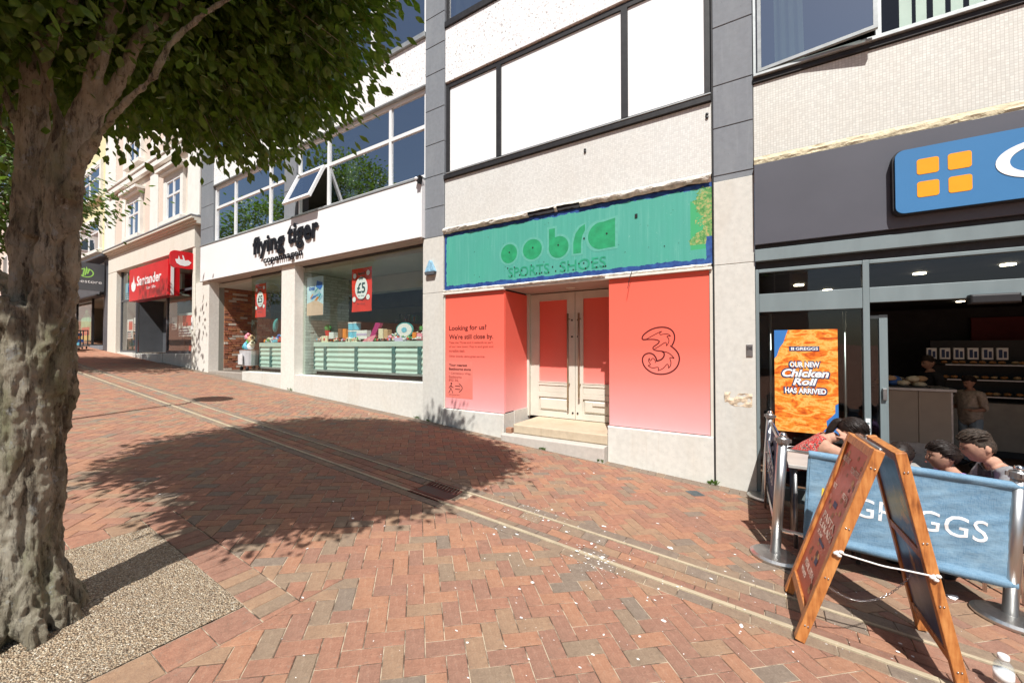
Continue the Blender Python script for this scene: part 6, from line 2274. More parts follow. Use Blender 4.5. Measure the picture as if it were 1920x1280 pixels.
def crown(parent, lobes, nspray, per, size, seed, matl, spread=0.19, droop=0.5, edge=1.7, singles=0, viewfrom=None, gap=0.0, twig=True):
    """sprays of leaves placed through the outer part of a union of ellipsoids"""
    rs = np.random.RandomState(seed)
    C = np.array([l[:3] for l in lobes], float)
    Rr = np.array([l[3:6] for l in lobes], float)
    vol = Rr.prod(1)
    idx = rs.choice(len(lobes), nspray * 3, p=vol / vol.sum())
    u = rs.normal(0, 1, (nspray * 3, 3))
    u /= np.linalg.norm(u, axis=1)[:, None]
    rad = rs.uniform(0, 1, nspray * 3) ** (1 / (3 * edge))
    rad *= 1 + 0.10 * np.sin(u[:, 0] * 7 + seed) + 0.07 * np.sin(u[:, 1] * 11 + u[:, 2] * 9)
    p = C[idx] + u * rad[:, None] * Rr[idx]
    keep = np.ones(len(p), bool)
    for c, r in zip(C, Rr):          # drop what lies deep inside another lobe
        d = (((p - c) / r) ** 2).sum(1)
        keep &= d > 0.20
    if gap:
        g = np.array([noise.noise(Vector(q * 1.7)) for q in p])
        keep &= g > -gap
    p = p[keep][:nspray]
    cen = (C * vol[:, None]).sum(0) / vol.sum()
    out = p - cen
    out /= np.linalg.norm(out, axis=1)[:, None] + 1e-9
    M = len(p)
    q = rs.normal(0, 1, (M, per, 3)) * np.array([1, 1, 0.55]) * spread
    # flattened, outward-leaning sprays
    P = (p[:, None, :] + q - 0.25 * np.abs(rs.normal(0, 1, (M, per, 1))) * spread * np.array([0, 0, 1])).reshape(-1, 3)
    D = (np.repeat(out, per, 0) * 0.8 + q.reshape(-1, 3) / spread * 0.5)
    near = None
    if singles and viewfrom is not None:
        d = np.linalg.norm(P - np.array(viewfrom), axis=1)
        v = P - np.array(viewfrom)
        fwd = v @ np.array([-math.sin(YAW), math.cos(YAW), 0])
        sd = v @ np.array([math.cos(YAW), math.sin(YAW), 0])
        ok = (fwd > 0.5) & (np.abs(sd / np.maximum(fwd, 0.01)) < 1.28) & (v[:, 2] / np.maximum(fwd, 0.01) < 0.86)
        order = np.argsort(np.where(ok, d, 99))
        near = order[:singles]
        mask = np.ones(len(P), bool)
        mask[near] = False
        PN, DN = P[near], D[near]
        P, D = P[mask], D[mask]
    me = leaf_cloud(P, D, size, seed + 1, droop)
    me.materials.append(matl)
    o = part('foliage', me, None, parent)
    o['kind'] = 'stuff'
    if near is not None:
        tm = []
        for k in range(4):
            lm_ = leaf_cloud(np.zeros((1, 3)), np.array([[1.0, 0, 0]]), size * 1.05, 900 + k, 0.0)
            lm_.materials.append(matl)
            tm.append(lm_)
        for k in range(len(PN)):
            o = bpy.data.objects.new('leaf', tm[k % 4])
            COL.objects.link(o)
            o.parent = parent
            o.matrix_parent_inverse = WM[parent.name].inverted()
            o.location = PN[k]
            dd = DN[k] + rs.normal(0, 0.4, 3)
            o.rotation_euler = (rs.uniform(-0.6, 0.6), rs.uniform(0.0, 0.9), math.atan2(dd[1], dd[0]))
    if twig:
        b = MB()
        for k in range(0, M, 3):
            a = Vector(p[k])
            t = Vector(cen) + (a - Vector(cen)) * rs.uniform(0.45, 0.7) + Vector((0, 0, -0.1))
            b.tube([t, (a + t) / 2 + Vector((0, 0, 0.06)), a + Vector(out[k]) * 0.12], [0.007, 0.005, 0.002], 4, caps=False)
        part('twigs', b, M_BARK, parent, kind='stuff')


LOBES = [(-3.15, 0.85, 4.52, 1.45, 1.25, 1.38), (-4.25, 0.6, 4.5, 1.15, 1.1, 1.2), (-3.3, 0.5, 5.35, 1.35, 1.25, 1.0), (-2.2, 1.2, 4.5, 0.75, 0.75, 0.75), (-2.72, 1.45, 3.95, 0.6, 0.55, 0.72), (-2.5, 0.3, 4.4, 0.9, 0.9, 1.0), (-3.6, 1.5, 4.3, 0.9, 0.8, 1.0), (-3.0, 0.0, 3.75, 1.0, 0.72, 1.0), (-4.35, -0.05, 4.1, 1.05, 0.9, 1.1), (-2.75, 0.42, 3.3, 0.55, 0.5, 0.42)]
crown(tr, LOBES, 4300, 32, 0.074, 21, M_LEAF, 0.13, 0.55, 1.5, singles=280, viewfrom=(0, 0, CAM_H))
# ---- trees further away
def simple_tree(label, x, y, h, lobes, seed, matl, size, nspray, lean=(0, 0)):
    z = gz(x, y)
    t = thing('street_tree', label, 'tree', (x, y, z))
    b = MB()
    p, r = spline([(x, y, z - 0.2), (x + lean[0] * 0.3, y + lean[1] * 0.3, z + h * 0.35), (x + lean[0], y + lean[1], z + h * 0.75), (x + lean[0] * 1.2, y + lean[1], z + h)], [0.2, 0.14, 0.09, 0.02])
    b.tube(p, r, 12)
    rr = random.Random(seed)
    for k in range(7):
        a = rr.uniform(0, 6.28)
        z0 = z + h * rr.uniform(0.38, 0.7)
        L = rr.uniform(1.0, 1.9)
        p, r = spline([(x + lean[0] * 0.6, y + lean[1] * 0.6, z0), (x + lean[0] * 0.6 + L * 0.5 * math.cos(a), y + L * 0.5 * math.sin(a), z0 + 0.5), (x + lean[0] * 0.6 + L * math.cos(a), y + L * math.sin(a), z0 + 0.8)], [0.06, 0.035, 0.012], 4)
        b.tube(p, r, 7)
    part('trunk', b, M_BARK, t, smooth=True)
    crown(t, lobes, nspray, 16, size, seed, matl, 0.25, 0.4, 1.3, gap=0.22)
    return t


simple_tree('dark leafy street tree up the hill half hidden behind the big trunk', -15.9, 0.6, 6.0,
            [(-15.6, 1.3, 5.6, 1.9, 1.5, 1.6), (-17.2, 0.3, 5.4, 2.2, 1.7, 1.6), (-16.2, 2.6, 5.3, 1.2, 1.0, 0.9), (-13.9, 3.0, 5.6, 0.5, 0.45, 0.35), (-14.6, 2.2, 5.6, 0.9, 0.8, 0.7), (-16.2, 0.6, 7.0, 1.8, 1.7, 1.4), (-16.6, -1.0, 8.6, 2.2, 1.9, 2.2)], 33, M_LEAF, 0.14, 1500)
simple_tree('bright green tree far up the street behind the big trunk', -28.5, -2.0, 7.5,
            [(-28.5, -2, 7.5, 2.8, 2.8, 2.6), (-30, -0.5, 6.2, 2.4, 2.2, 1.8), (-27.5, -2.6, 9.6, 2.6, 2.4, 2.0)], 44, M_LEAF2, 0.22, 420)
simple_tree('broad tree across the street reflected in the upper windows of the white-fascia shop', -8.5, -12.0, 8.0,
            [(-8.5, -12, 7.0, 3.0, 2.6, 2.8), (-10.5, -12.5, 6.2, 2.2, 2.2, 2.0), (-6.8, -11.6, 6.2, 2.0, 2.0, 1.8)], 55, M_LEAF2, 0.24, 420)

simple_tree('second tree across the street reflected in the shop glass opposite the bank', -17.0, -11.0, 8.5,
            [(-17, -11, 7.5, 3.0, 2.6, 3.0), (-19, -11.5, 6.8, 2.2, 2.2, 2.4), (-15.2, -10.6, 6.4, 2.0, 2.0, 2.0)], 66, M_LEAF2, 0.24, 380)
simple_tree('third tree across the street opposite the bakery, reflected in its upper window', -1.5, -13.0, 8.0,
            [(-1.5, -13, 6.6, 2.4, 2.3, 2.6), (-3.0, -13.5, 6.0, 1.8, 1.8, 1.8)], 77, M_LEAF, 0.24, 300)

# weeds at the foot of the walls
def weed(x, y, s, seed, label, spread=0.05):
    r = random.Random(seed)
    z = gz(x, y)
    b = MB()
    for k in range(22):
        a = r.uniform(0, 6.28)
        L = s * r.uniform(0.5, 1.2)
        bx_, by_ = x + r.uniform(-spread, spread), y + r.uniform(-0.015, 0.01)
        dx, dy = math.cos(a) * L * 0.5, -abs(math.sin(a)) * L * 0.4
        w = 0.010 * r.uniform(0.6, 1.3)
        b.add([(bx_, by_, z + 0.002), (bx_ + dx * 0.5 - w, by_ + dy * 0.5, z + L * 0.6), (bx_ + dx, by_ + dy, z + L * 0.8), (bx_ + dx * 0.5 + w, by_ + dy * 0.5 - 0.004, z + L * 0.62)], [(0, 1, 2, 3)])
    single('weed', b, M_LEAF2, label, 'weed', 'weeds at the foot of the walls')


weed(-0.46, F0 - 0.05, 0.085, 1, 'tuft of weed at the joint between the plinth and the pier left of the bakery')
weed(-1.83, F0 - 0.16, 0.055, 2, 'small weed at the right end of the lower doorstep')
weed(-2.72, F0 - 0.185, 0.045, 3, 'low weed in the middle of the lower doorstep')
weed(-5.45, F0 - 0.03, 0.07, 4, 'pale weed at the right foot of the white shop plinth')
weed(-9.75, F0 - 0.03, 0.10, 5, 'weed at the foot of the white middle pier', 0.10)
weed(-5.15, F0 - 0.03, 0.05, 6, 'small weed at the foot of the cream pier below the alarm box')

# lamp standard whose shadow crosses the street (it stands behind the big trunk)
lx, ly = -8.0, 0.3
lz = gz(lx, ly)
t = thing('street_lamp', 'slim street lamp with a flat round head just left of the view', 'street lamp', (lx, ly, lz))
part('post', MB().tube([(lx, ly, lz), (lx, ly, lz + 5.1)], [0.045, 0.032], 10), M_SHOPGREY, t, smooth=True)
part('head', MB().lathe([(0.05, -0.05), (0.30, 0.0), (0.34, 0.05), (0.25, 0.09), (0.03, 0.12)], (lx, ly, lz + 5.15), 20), M_SHOPGREY, t, smooth=True)
# ---------------------------------------------------------------- pavement furniture outside the bakery
UPR = Vector((0, 0, 1)).rotation_difference(GUP)          # posts stand square to the slope


def GL(x, y):
    return (x, y, gz(x, y) + 0.002)


def make_post(loc, label, group='steel barrier posts'):
    t = thing('barrier_post', label, 'barrier post', loc, UPR, group)
    part('base', MB().lathe([(0.168, 0.0), (0.172, 0.006), (0.172, 0.018), (0.150, 0.032), (0.04, 0.042)], n=36), M_STEEL, t, world=False, smooth=False, bevel=0.0)
    part('pole', MB().lathe([(0.0355, 0.042), (0.0355, 0.925)], n=24), M_STEEL, t, world=False, smooth=True)
    part('collar', MB().lathe([(0.043, 0.905), (0.045, 0.915), (0.045, 0.945), (0.038, 0.955)], n=24), M_STEELD, t, world=False, smooth=False)
    part('cap', MB().lathe([(0.020, 0.955), (0.028, 0.967), (0.022, 0.985), (0.008, 0.992)], n=16), M_CHROME, t, world=False, smooth=True)
    m = MB()
    for k in range(4):
        a = k * math.pi / 2
        m.box(0.043, 0.058, -0.008, 0.008, 0.918, 0.944, M=Matrix.Rotation(a, 4, 'Z'))
    part('clip', m, M_STEELD, t, world=False)
    return t


P1 = (0.112, 3.78)
P2 = (1.367, 3.857)
P3 = (0.065, 5.30)
P4 = (1.45, 5.22)
p0 = make_post(GL(*P1), 'steel barrier post left of the blue canvas banner, nearest the closed shop')
copy_tree(p0, loc=GL(*P2), label='steel barrier post at the right end of the blue canvas banner by the bottle')
copy_tree(p0, loc=GL(*P3), label='steel barrier post close to the stone pier beside the bakery window')


def wall_frame(a, b):
    """matrix: u along a->b on the ground, v up square to the slope, origin at a"""
    A, B = Vector((a[0], a[1], gz(*a))), Vector((b[0], b[1], gz(*b)))
    u = (B - A).normalized()
    w = GUP
    n = u.cross(w).normalized()
    w = n.cross(u)
    M = Matrix((u, -n, w)).transposed().to_4x4()
    M.translation = A
    return M, (B - A).length


def canvas_banner(a, b, label, matl, u0, u1, v0, v1, txt, seed):
    M, L = wall_frame(a, b)
    t = thing('barrier_banner', label, 'barrier banner', (a[0], a[1], gz(*a)))
    bb = MB()
    nx_, nz_ = 70, 44
    def off(u, v):
        s, q = (u - u0) / (u1 - u0), (v - v0) / (v1 - v0)
        wv = 0.010 * noise.noise(Vector((s * 5 + seed, q * 2.5, 0))) + 0.006 * noise.noise(Vector((s * 14, q * 7 + seed, 1)))
        wv += 0.006 * noise.noise(Vector((s * 3, q * 16 - s * 9 + seed, 2)))
        wv *= max(0.0, math.sin(math.pi * min(1, q * 1.02))) ** 0.5
        if q > 0.93 or q < 0.09:
            c = (q - 0.965) / 0.035 if q > 0.93 else (q - 0.045) / 0.045
            wv -= 0.022 * math.sqrt(max(0, 1 - c * c))
        return wv - 0.012
    vs = []
    for j in range(nz_ + 1):
        for i in range(nx_ + 1):
            u, v = u0 + (u1 - u0) * i / nx_, v0 + (v1 - v0) * j / nz_
            vs.append(tuple(M @ Vector((u, off(u, v), v))))
    bb.add(vs, [(j * (nx_ + 1) + i, j * (nx_ + 1) + i + 1, (j + 1) * (nx_ + 1) + i + 1, (j + 1) * (nx_ + 1) + i) for j in range(nz_) for i in range(nx_)])
    sheet = part('canvas', bb, matl, t, smooth=True)
    so = sheet.modifiers.new('thick', 'SOLIDIFY')
    so.thickness = 0.003
    so.offset = 1
    # stitched hems
    for uu in (u0 + 0.018, u1 - 0.018):
        hm = MB().tube([M @ Vector((uu, -0.018, v0 + 0.05)), M @ Vector((uu, -0.022, (v0 + v1) / 2)), M @ Vector((uu, -0.018, v1 - 0.05))], 0.003, 5)
        part('hem', hm, matl, sheet)
    for nm, vv in (('top_rail', v1 - 0.022), ('bottom_rail', v0 + 0.028)):
        part(nm, MB().tube([M @ Vector((0.03, -0.005, vv)), M @ Vector((L - 0.03, -0.005, vv))], 0.0125, 12), M_STEEL, t, smooth=True)
    return t, M, sheet, off


t, M, sh1, off1 = canvas_banner(P1, P2, 'faded blue canvas banner with large white letters and yellow squares', M_DENIM, 0.165, 1.275, 0.205, 0.885, None, 3)


def onbanner(mb, txt, ua, ub, va, vb, M, off=-0.034, **k):
    v, f = text_geo(txt, ua, ub, va, vb, 0, 0.0015, **k)
    mb.add([tuple(M @ Vector((p.x, off1(p.x, p.z) - 0.0035 + p.y, p.z))) for p in v], f)


m = MB()
onbanner(m, 'GREGGS', 0.452, 1.135, 0.462, 0.602, M, bold=0.0)
part('lettering', m, M_WHITEINK, sh1)
m = MB()
for ua in (0.262, 0.345):
    for va in (0.445, 0.540):
        poly = [tuple(M @ Vector(p)) for p in [(q[0], off1(q[0], q[2]) - 0.004, q[2]) for q in rrect(ua, ua + 0.074, va, va + 0.082, 0.008, 0, 3)]]
        m.add(poly, [tuple(range(len(poly)))])
part('yellow_squares', m, flat_ink('yellow_print', (0.84, 0.58, 0.06)), sh1)
t, M, sh2, off2 = canvas_banner(P1, P3, 'dark side banner seen nearly edge-on between the two left barrier posts', M_DENIM_SHADED, 0.12, 1.40, 0.16, 0.885, None, 8)
m = MB()
v, f = text_geo('GREGGS', 0.40, 1.15, 0.45, 0.60, 0.0, 0.0015)
m.add([tuple(M @ Vector((1.52 - p.x, 0.022, p.z))) for p in v], [tuple(reversed(q)) for q in f])
part('lettering', m, M_WHITEINK, sh2)

# ---- the timber A-board
ab = thing('a_board', 'open wooden A-board with a red menu panel standing in front of the blue banner', 'A-board', (0.52, 3.0, gz(0.52, 3.0)))


def board_frame(bn, bf, tn, up_hint):
    """u: near bottom -> far bottom, v: up the board, w: outward normal"""
    O = Vector(bn)
    u = (Vector(bf) - O).normalized()
    v = Vector(tn) - O
    v = (v - u * v.dot(u)).normalized()
    w = u.cross(v)
    if w.dot(Vector(up_hint)) < 0:
        w = -w
    M = Matrix((u, v, w)).transposed().to_4x4()
    M.translation = O
    return M


Wd, Ht = 0.57, 1.15
nearA, farA = Vector((0.215, 2.735, gz(0.215, 2.735) + 0.002)), Vector((0.195, 3.30, gz(0.195, 3.30) + 0.002))
nearB, farB = Vector((0.825, 2.80, gz(0.825, 2.80) + 0.002)), Vector((0.81, 3.36, gz(0.81, 3.36) + 0.002))
topA, topB = Vector((0.565, 2.775, 1.005)), Vector((0.615, 2.79, 1.0))
TH, ST = 0.048, 0.050


def board(parent, M, panels, matl_face, name):
    L = Ht
    for ua, ub in ((0.0, ST), (Wd - ST, Wd)):
        part('stile', MB().box(ua, ub, 0, L, 0, TH, M=M), M_WOOD, parent, bevel=0.004)
    rails = panels
    for va, vb in rails:
        part('rail', MB().box(ST + 0.001, Wd - ST - 0.001, va, vb, 0.002, TH - 0.002, M=M), M_WOOD, parent, bevel=0.003)


MA = board_frame(nearA, farA, topA, (-1, 0, 0.4))
MBm = board_frame(nearB, farB, topB, (1, 0, 0.3))
board(ab, MA, [(0.115, 0.165), (Ht - 0.055, Ht - 0.004)], None, 'a')
board(ab, MBm, [(0.115, 0.165), (0.60, 0.645), (Ht - 0.055, Ht - 0.004)], None, 'b')
M_MENURED = mat('red_menu_print', (0.50, 0.095, 0.055), 0.4, var=0.10, vs=9, bump=0.02)
fa = part('menu_panel', MB().box(ST + 0.002, Wd - ST - 0.002, 0.166, Ht - 0.056, 0.022, 0.032, M=MA), M_MENURED, ab)
M_MENUBLUE = m_simple('dark_blue_food_print', lambda t: t.bsdf(t.ramp(t.noise(5.0, 5.0, rough=0.7), [(0.42, (0.015, 0.035, 0.11)), (0.56, (0.06, 0.09, 0.2)), (0.64, (0.5, 0.28, 0.08)), (0.72, (0.6, 0.45, 0.3))]), 0.3, 0, None, 0.5))
for va, vb in ((0.166, 0.598), (0.647, Ht - 0.056)):
    part('menu_panel', MB().box(ST + 0.002, Wd - ST - 0.002, va, vb, 0.010, 0.018, M=MBm), M_MENUBLUE, ab)
# print on the red side: u runs away from the viewer, so lettering is laid along -u
m, m2 = MB(), MB()


def onA(mb, txt, u_left, u_right, va, vb, off=0.0345, **k):
    v, f = text_geo(txt, 0, 1, va, vb, 0, 0.001, **k)
    mb.add([tuple(MA @ Vector((u_left + (u_right - u_left) * p.x, p.z, off - p.y))) for p in v], f)


for txt, ul, ur, va, vb in (('BREAKFAST', 0.50, 0.34, 0.98, 1.015), ('TOASTED', 0.28, 0.10, 0.95, 0.985), ('PASTA', 0.44, 0.14, 0.60, 0.645), ('& SALADS', 0.46, 0.12, 0.545, 0.585), ('3.50', 0.42, 0.30, 0.50, 0.525), ('MEAL DEAL', 0.42, 0.14, 0.28, 0.32), ('HOT', 0.48, 0.40, 0.80, 0.83), ('PIZZA', 0.24, 0.12, 0.80, 0.83), ('WRAPS', 0.44, 0.30, 0.225, 0.255)):
    m = MB()
    onA(m, txt, ul, ur, va, vb, bold=0.02)
    part('menu_lettering', m, mat('pale_menu_print', (0.66, 0.50, 0.42), 0.5, var=0.1, vs=20, bump=0), fa)
rm = random.Random(21)
m = MB()
for k in range(46):
    u, v = rm.uniform(0.08, 0.47), rm.uniform(0.2, 1.05)
    if 0.5 < v < 0.66:
        continue
    r = rm.uniform(0.012, 0.028)
    m.add([tuple(MA @ Vector((u + r * math.cos(q), v + r * 0.8 * math.sin(q), 0.0332))) for q in [6.283 * i / 9 for i in range(9)]], [tuple(range(9))], k % 3)
part('menu_pictures', m, [mat('food_print_brown', (0.30, 0.12, 0.05), 0.5, var=0.4, vs=60, bump=0), mat('food_print_gold', (0.52, 0.30, 0.13), 0.5, var=0.4, vs=60, bump=0), mat('food_print_dark', (0.13, 0.05, 0.04), 0.5, var=0.4, vs=60, bump=0)], fa)
m = MB()
for ua, ub, va, vb in ((0.34, 0.20, 0.475, 0.495), (0.34, 0.26, 0.71, 0.745), (0.26, 0.20, 0.36, 0.40)):
    m.add([tuple(MA @ Vector(p)) for p in ((ua, va, 0.034), (ub, va, 0.034), (ub, vb, 0.034), (ua, vb, 0.034))], [(0, 1, 2, 3)])
part('blue_tags', m, M_NAVYINK, fa)
m = MB()
for ua in (0.012, 0.036):
    for va in (0.10, 0.40, 0.70, 1.05):
        for MM in (MA, MBm):
            m.ball(tuple(MM @ Vector((-0.001, va, 0.016 + (ua - 0.012) * 0.6))), 0.0055, 6)
part('screws', m, M_CHROME, ab, smooth=True)
# hinge, rope with knots, sagging chain
hA, hB = MA @ Vector((ST, Ht, 0.01)), MBm @ Vector((ST, Ht, 0.01))
part('hinge', MB().tube([hA, MA @ Vector((Wd - ST, Ht, 0.01))], 0.012, 8), M_STEELD, ab, smooth=True)
ra_, rb_ = MA @ Vector((-0.006, 0.56, 0.024)), MBm @ Vector((-0.006, 0.545, 0.024))
mid = (ra_ + rb_) / 2 + Vector((0, 0, -0.012))
p, r = spline([ra_, ra_ * 0.7 + rb_ * 0.3 + Vector((0, 0, -0.008)), mid, ra_ * 0.3 + rb_ * 0.7 + Vector((0, 0, -0.006)), rb_], [0.0045] * 5)
rp_ = MB().tube(p, r, 8)
for q in (ra_, rb_):
    for dx, dy, dz in ((0, 0, 0), (0.013, -0.004, 0.006), (-0.010, -0.006, -0.005), (0.004, -0.004, -0.014)):
        rp_.ball((q.x + dx, q.y + dy, q.z + dz), (0.013, 0.010, 0.010), 8)
part('rope', rp_, mat('white_nylon_rope', (0.74, 0.73, 0.70), 0.7, var=0.08, vs=80, bump=0.4, bs=200), ab, smooth=True)
ca, cb = MA @ Vector((0.0, 0.36, 0.0)), MBm @ Vector((0.30, 0.42, 0.0))
nl = 34
pts = []
for k in range(nl + 1):
    s = k / nl
    q = ca * (1 - s) + cb * s
    q = q + Vector((0, 0, -0.11 * 4 * s * (1 - s)))
    pts.append(q)
for k in range(nl):
    a, b_ = pts[k], pts[k + 1]
    d = (b_ - a).normalized()
    sd = d.cross(Vector((0, 1, 0))).normalized() if k % 2 else d.cross(d.cross(Vector((0, 1, 0)))).normalized()
    c = (a + b_) / 2
    ring = [c + d * 0.0105 * math.cos(6.283 * j / 8) + sd * 0.0050 * math.sin(6.283 * j / 8) for j in range(9)]
    part('chain_link', MB().tube(ring, 0.0014, 5, caps=False), M_CHROME, ab, smooth=True)

# ---- clear plastic bottle with a white cap, at the bottom right corner
bx_, by_ = 1.035, 2.985
bz_ = gz(bx_, by_) + 0.003
t = thing('bottle', 'clear plastic bottle with white cap and label standing on the paving at the lower right', 'bottle', (bx_, by_, bz_))
tt = NT('clear_plastic')
tr_ = tt.n('ShaderNodeBsdfTransparent')
tr_.inputs[0].default_value = (0.93, 0.96, 0.97, 1)
gl_ = tt.n('ShaderNodeBsdfPrincipled')
gl_.inputs['Base Color'].default_value = (0.8, 0.85, 0.86, 1)
gl_.inputs['Roughness'].default_value = 0.08
mx_ = tt.n('ShaderNodeMixShader')
mx_.inputs[0].default_value = 0.16
tt.l(tr_.outputs[0], mx_.inputs[1])
tt.l(gl_.outputs[0], mx_.inputs[2])
tt.l(mx_.outputs[0], tt.out.inputs[0])
part('body', MB().lathe([(0.030, 0), (0.034, 0.006), (0.033, 0.03), (0.035, 0.04), (0.035, 0.105), (0.031, 0.125), (0.019, 0.142), (0.0165, 0.150)], (bx_, by_, bz_), 24), tt.m, t, smooth=True)
part('label_band', MB().lathe([(0.0357, 0.045), (0.0357, 0.092)], (bx_, by_, bz_), 24), M_WHITEINK, t, smooth=True)
part('cap', MB().lathe([(0.0205, 0.149), (0.021, 0.152), (0.021, 0.168), (0.018, 0.171)], (bx_, by_, bz_), 24), M_UPVC, t, smooth=True)
# crumpled napkin near the right post
m = MB()
v = [(1.14 + 0.035 * math.cos(a) * (1 + 0.3 * math.sin(3 * a)), 3.96 + 0.03 * math.sin(a), gz(1.14, 3.96) + 0.008 + 0.006 * math.sin(2.3 * a)) for a in [6.283 * k / 9 for k in range(9)]]
m.add(v + [(1.14, 3.96, gz(1.14, 3.96) + 0.022)], [(k, (k + 1) % 9, 9) for k in range(9)])
single('paper_scrap', m, M_WHITEINK, 'small white paper scrap on the paving beside the right barrier post', 'litter')

# ---- tables and chairs behind the banner
def make_table(loc, label, w=0.62, h=0.70):
    t = thing('cafe_table', label, 'table', loc, group=None)
    part('table_top', MB().cbox(-w / 2, w / 2, -w / 2, w / 2, h - 0.03, h, 0.004), mat('worn_white_table_top', (0.42, 0.405, 0.38), 0.35, var=0.12, vs=4), t, world=False)
    for sx in (-1, 1):
        for sy in (-1, 1):
            part('leg', MB().tube([(sx * (w / 2 - 0.05), sy * (w / 2 - 0.05), 0.0), (sx * (w / 2 - 0.05), sy * (w / 2 - 0.05), h - 0.031)], 0.016, 10), M_STEELD, t, world=False, smooth=True)
    return t


make_table(GL(0.47, 4.30), 'square cafe table with pale top directly behind the left of the blue banner', 0.50, 0.72)
make_table(GL(0.95, 4.85), 'square cafe table in front of the bakery doorway between the seated people', 0.62, 0.66)


def make_chair(loc, rz, label):
    t = thing('cafe_chair', label, 'chair', loc, Matrix.Rotation(rz, 3, 'Z').to_quaternion(), 'aluminium cafe chairs behind the banner')
    part('seat', MB().cbox(-0.2, 0.2, -0.19, 0.2, 0.385, 0.40, 0.006), M_ALU, t, world=False)
    for sx in (-1, 1):
        part('leg', MB().tube([(sx * 0.21, -0.2, 0), (sx * 0.205, -0.19, 0.60), (sx * 0.205, 0.05, 0.62)], 0.012, 8), M_CHROME, t, world=False, smooth=True)
        part('leg', MB().tube([(sx * 0.20, 0.22, 0), (sx * 0.195, 0.20, 0.40), (sx * 0.19, 0.26, 0.78)], 0.012, 8), M_CHROME, t, world=False, smooth=True)
    for z, y in ((0.56, 0.225), (0.64, 0.24), (0.72, 0.252)):
        part('back_slat', MB().box(-0.185, 0.185, y - 0.006, y + 0.006, z - 0.022, z + 0.022), M_ALU, t, world=False)
    return t


# seats face their tables; (x, y, turn)
SEATS = [((0.38, 4.86), R(82), 'aluminium chair under the dark-haired woman'),
         ((0.93, 4.27), R(150), 'aluminium chair under the boy'),
         ((1.30, 4.33), R(-82), 'aluminium chair under the girl'),
         ((1.58, 4.46), R(-88), 'aluminium chair under the man in the dark vest')]
CH0 = None
for (x, y), rz, lab in SEATS:
    if CH0 is None:
        CH0 = make_chair(GL(x, y), rz, lab)
    else:
        copy_tree(CH0, loc=GL(x, y), rot=Matrix.Rotation(rz, 3, 'Z').to_quaternion(), label=lab)
copy_tree(CH0, loc=GL(1.98, 4.20), rot=Matrix.Rotation(R(100), 3, 'Z').to_quaternion(), label='empty aluminium chair behind the right barrier post')
copy_tree(CH0, loc=GL(0.30, 5.15), rot=Matrix.Rotation(R(-100), 3, 'Z').to_quaternion(), label='empty dark-backed chair against the bakery window behind the side banner')
# ---------------------------------------------------------------- people
M_SKIN = mat('light_tan_skin', (0.48, 0.27, 0.19), 0.62, var=0.14, vs=35, bump=0.25, bs=90, spec=0.25)
M_SKIN2 = mat('warm_skin', (0.42, 0.23, 0.16), 0.62, var=0.14, vs=35, bump=0.25, bs=90, spec=0.25)
M_HAIR = mat('dark_brown_hair', (0.016, 0.010, 0.008), 0.5, var=0.5, vs=60, bump=0.6, bs=150, dist=0.003, spec=0.25, stretch=(1, 1, 0.4))
M_HAIR2 = mat('grey_brown_hair', (0.045, 0.033, 0.025), 0.55, var=0.6, vs=70, bump=0.7, bs=150, dist=0.004, spec=0.25)
M_EYE = mat('dark_eye', (0.02, 0.015, 0.012), 0.2, var=0.1, bump=0)
M_LIP = mat('lip', (0.36, 0.10, 0.08), 0.5, var=0.05, bump=0)


def head_shape(center, Rm, s=1.0, long_=1.0):
    """verts/faces of a head looking along local -y, chin down; s = size factor"""
    b = MB()
    n, m = 40, 28
    vs = []
    for i in range(m + 1):
        a = -math.pi / 2 + math.pi * i / m
        for k in range(n):
            t = 2 * math.pi * k / n
            x, y, z = math.cos(a) * math.sin(t), -math.cos(a) * math.cos(t), math.sin(a)
            X, Y_, Z = x * 0.074, y * 0.094 + 0.006, z * 0.112 * long_
            if z < 0:                      # jaw narrows and comes forward
                X *= 1 - 0.30 * (-z) ** 1.4
                Y_ = Y_ * (1 - 0.18 * (-z) ** 1.5) - 0.020 * (-z) ** 1.5
            if y > 0 and z < -0.1:         # nape
                Y_ *= 1 - 0.25 * min(1, -z)
            fr = max(0, -y)
            g = lambda cx, cz, wx, wz: math.exp(-((X - cx) / wx) ** 2 - ((Z - cz) / wz) ** 2)
            if fr > 0.3:
                Y_ -= 0.026 * g(0, -0.022, 0.012, 0.013) + 0.014 * g(0, 0.0, 0.009, 0.02)       # nose
                Y_ += 0.010 * (g(0.030, 0.006, 0.015, 0.011) + g(-0.030, 0.006, 0.015, 0.011))      # eye sockets
                Y_ -= 0.005 * (g(0.028, 0.026, 0.022, 0.008) + g(-0.028, 0.026, 0.022, 0.008))      # brows
                Y_ -= 0.007 * g(0, -0.052, 0.020, 0.010)                                             # lips
                Y_ += 0.004 * g(0, -0.066, 0.022, 0.005)
                Y_ -= 0.008 * g(0, -0.088, 0.018, 0.014)                                             # chin
            vs.append(Vector((X, Y_, Z)) * s)
    fs = [(i * n + k, i * n + (k + 1) % n, (i + 1) * n + (k + 1) % n, (i + 1) * n + k) for i in range(m) for k in range(n)]
    M = Matrix.Translation(center) @ Rm.to_4x4()
    b.add(vs, fs, 0, M)
    for sx in (-1, 1):                     # ears
        b.ball((sx * 0.076 * s, 0.012 * s, -0.008 * s), (0.010 * s, 0.018 * s, 0.030 * s), 12, 0, M @ Matrix.Rotation(sx * 0.35, 4, 'Z'))
    return b, M


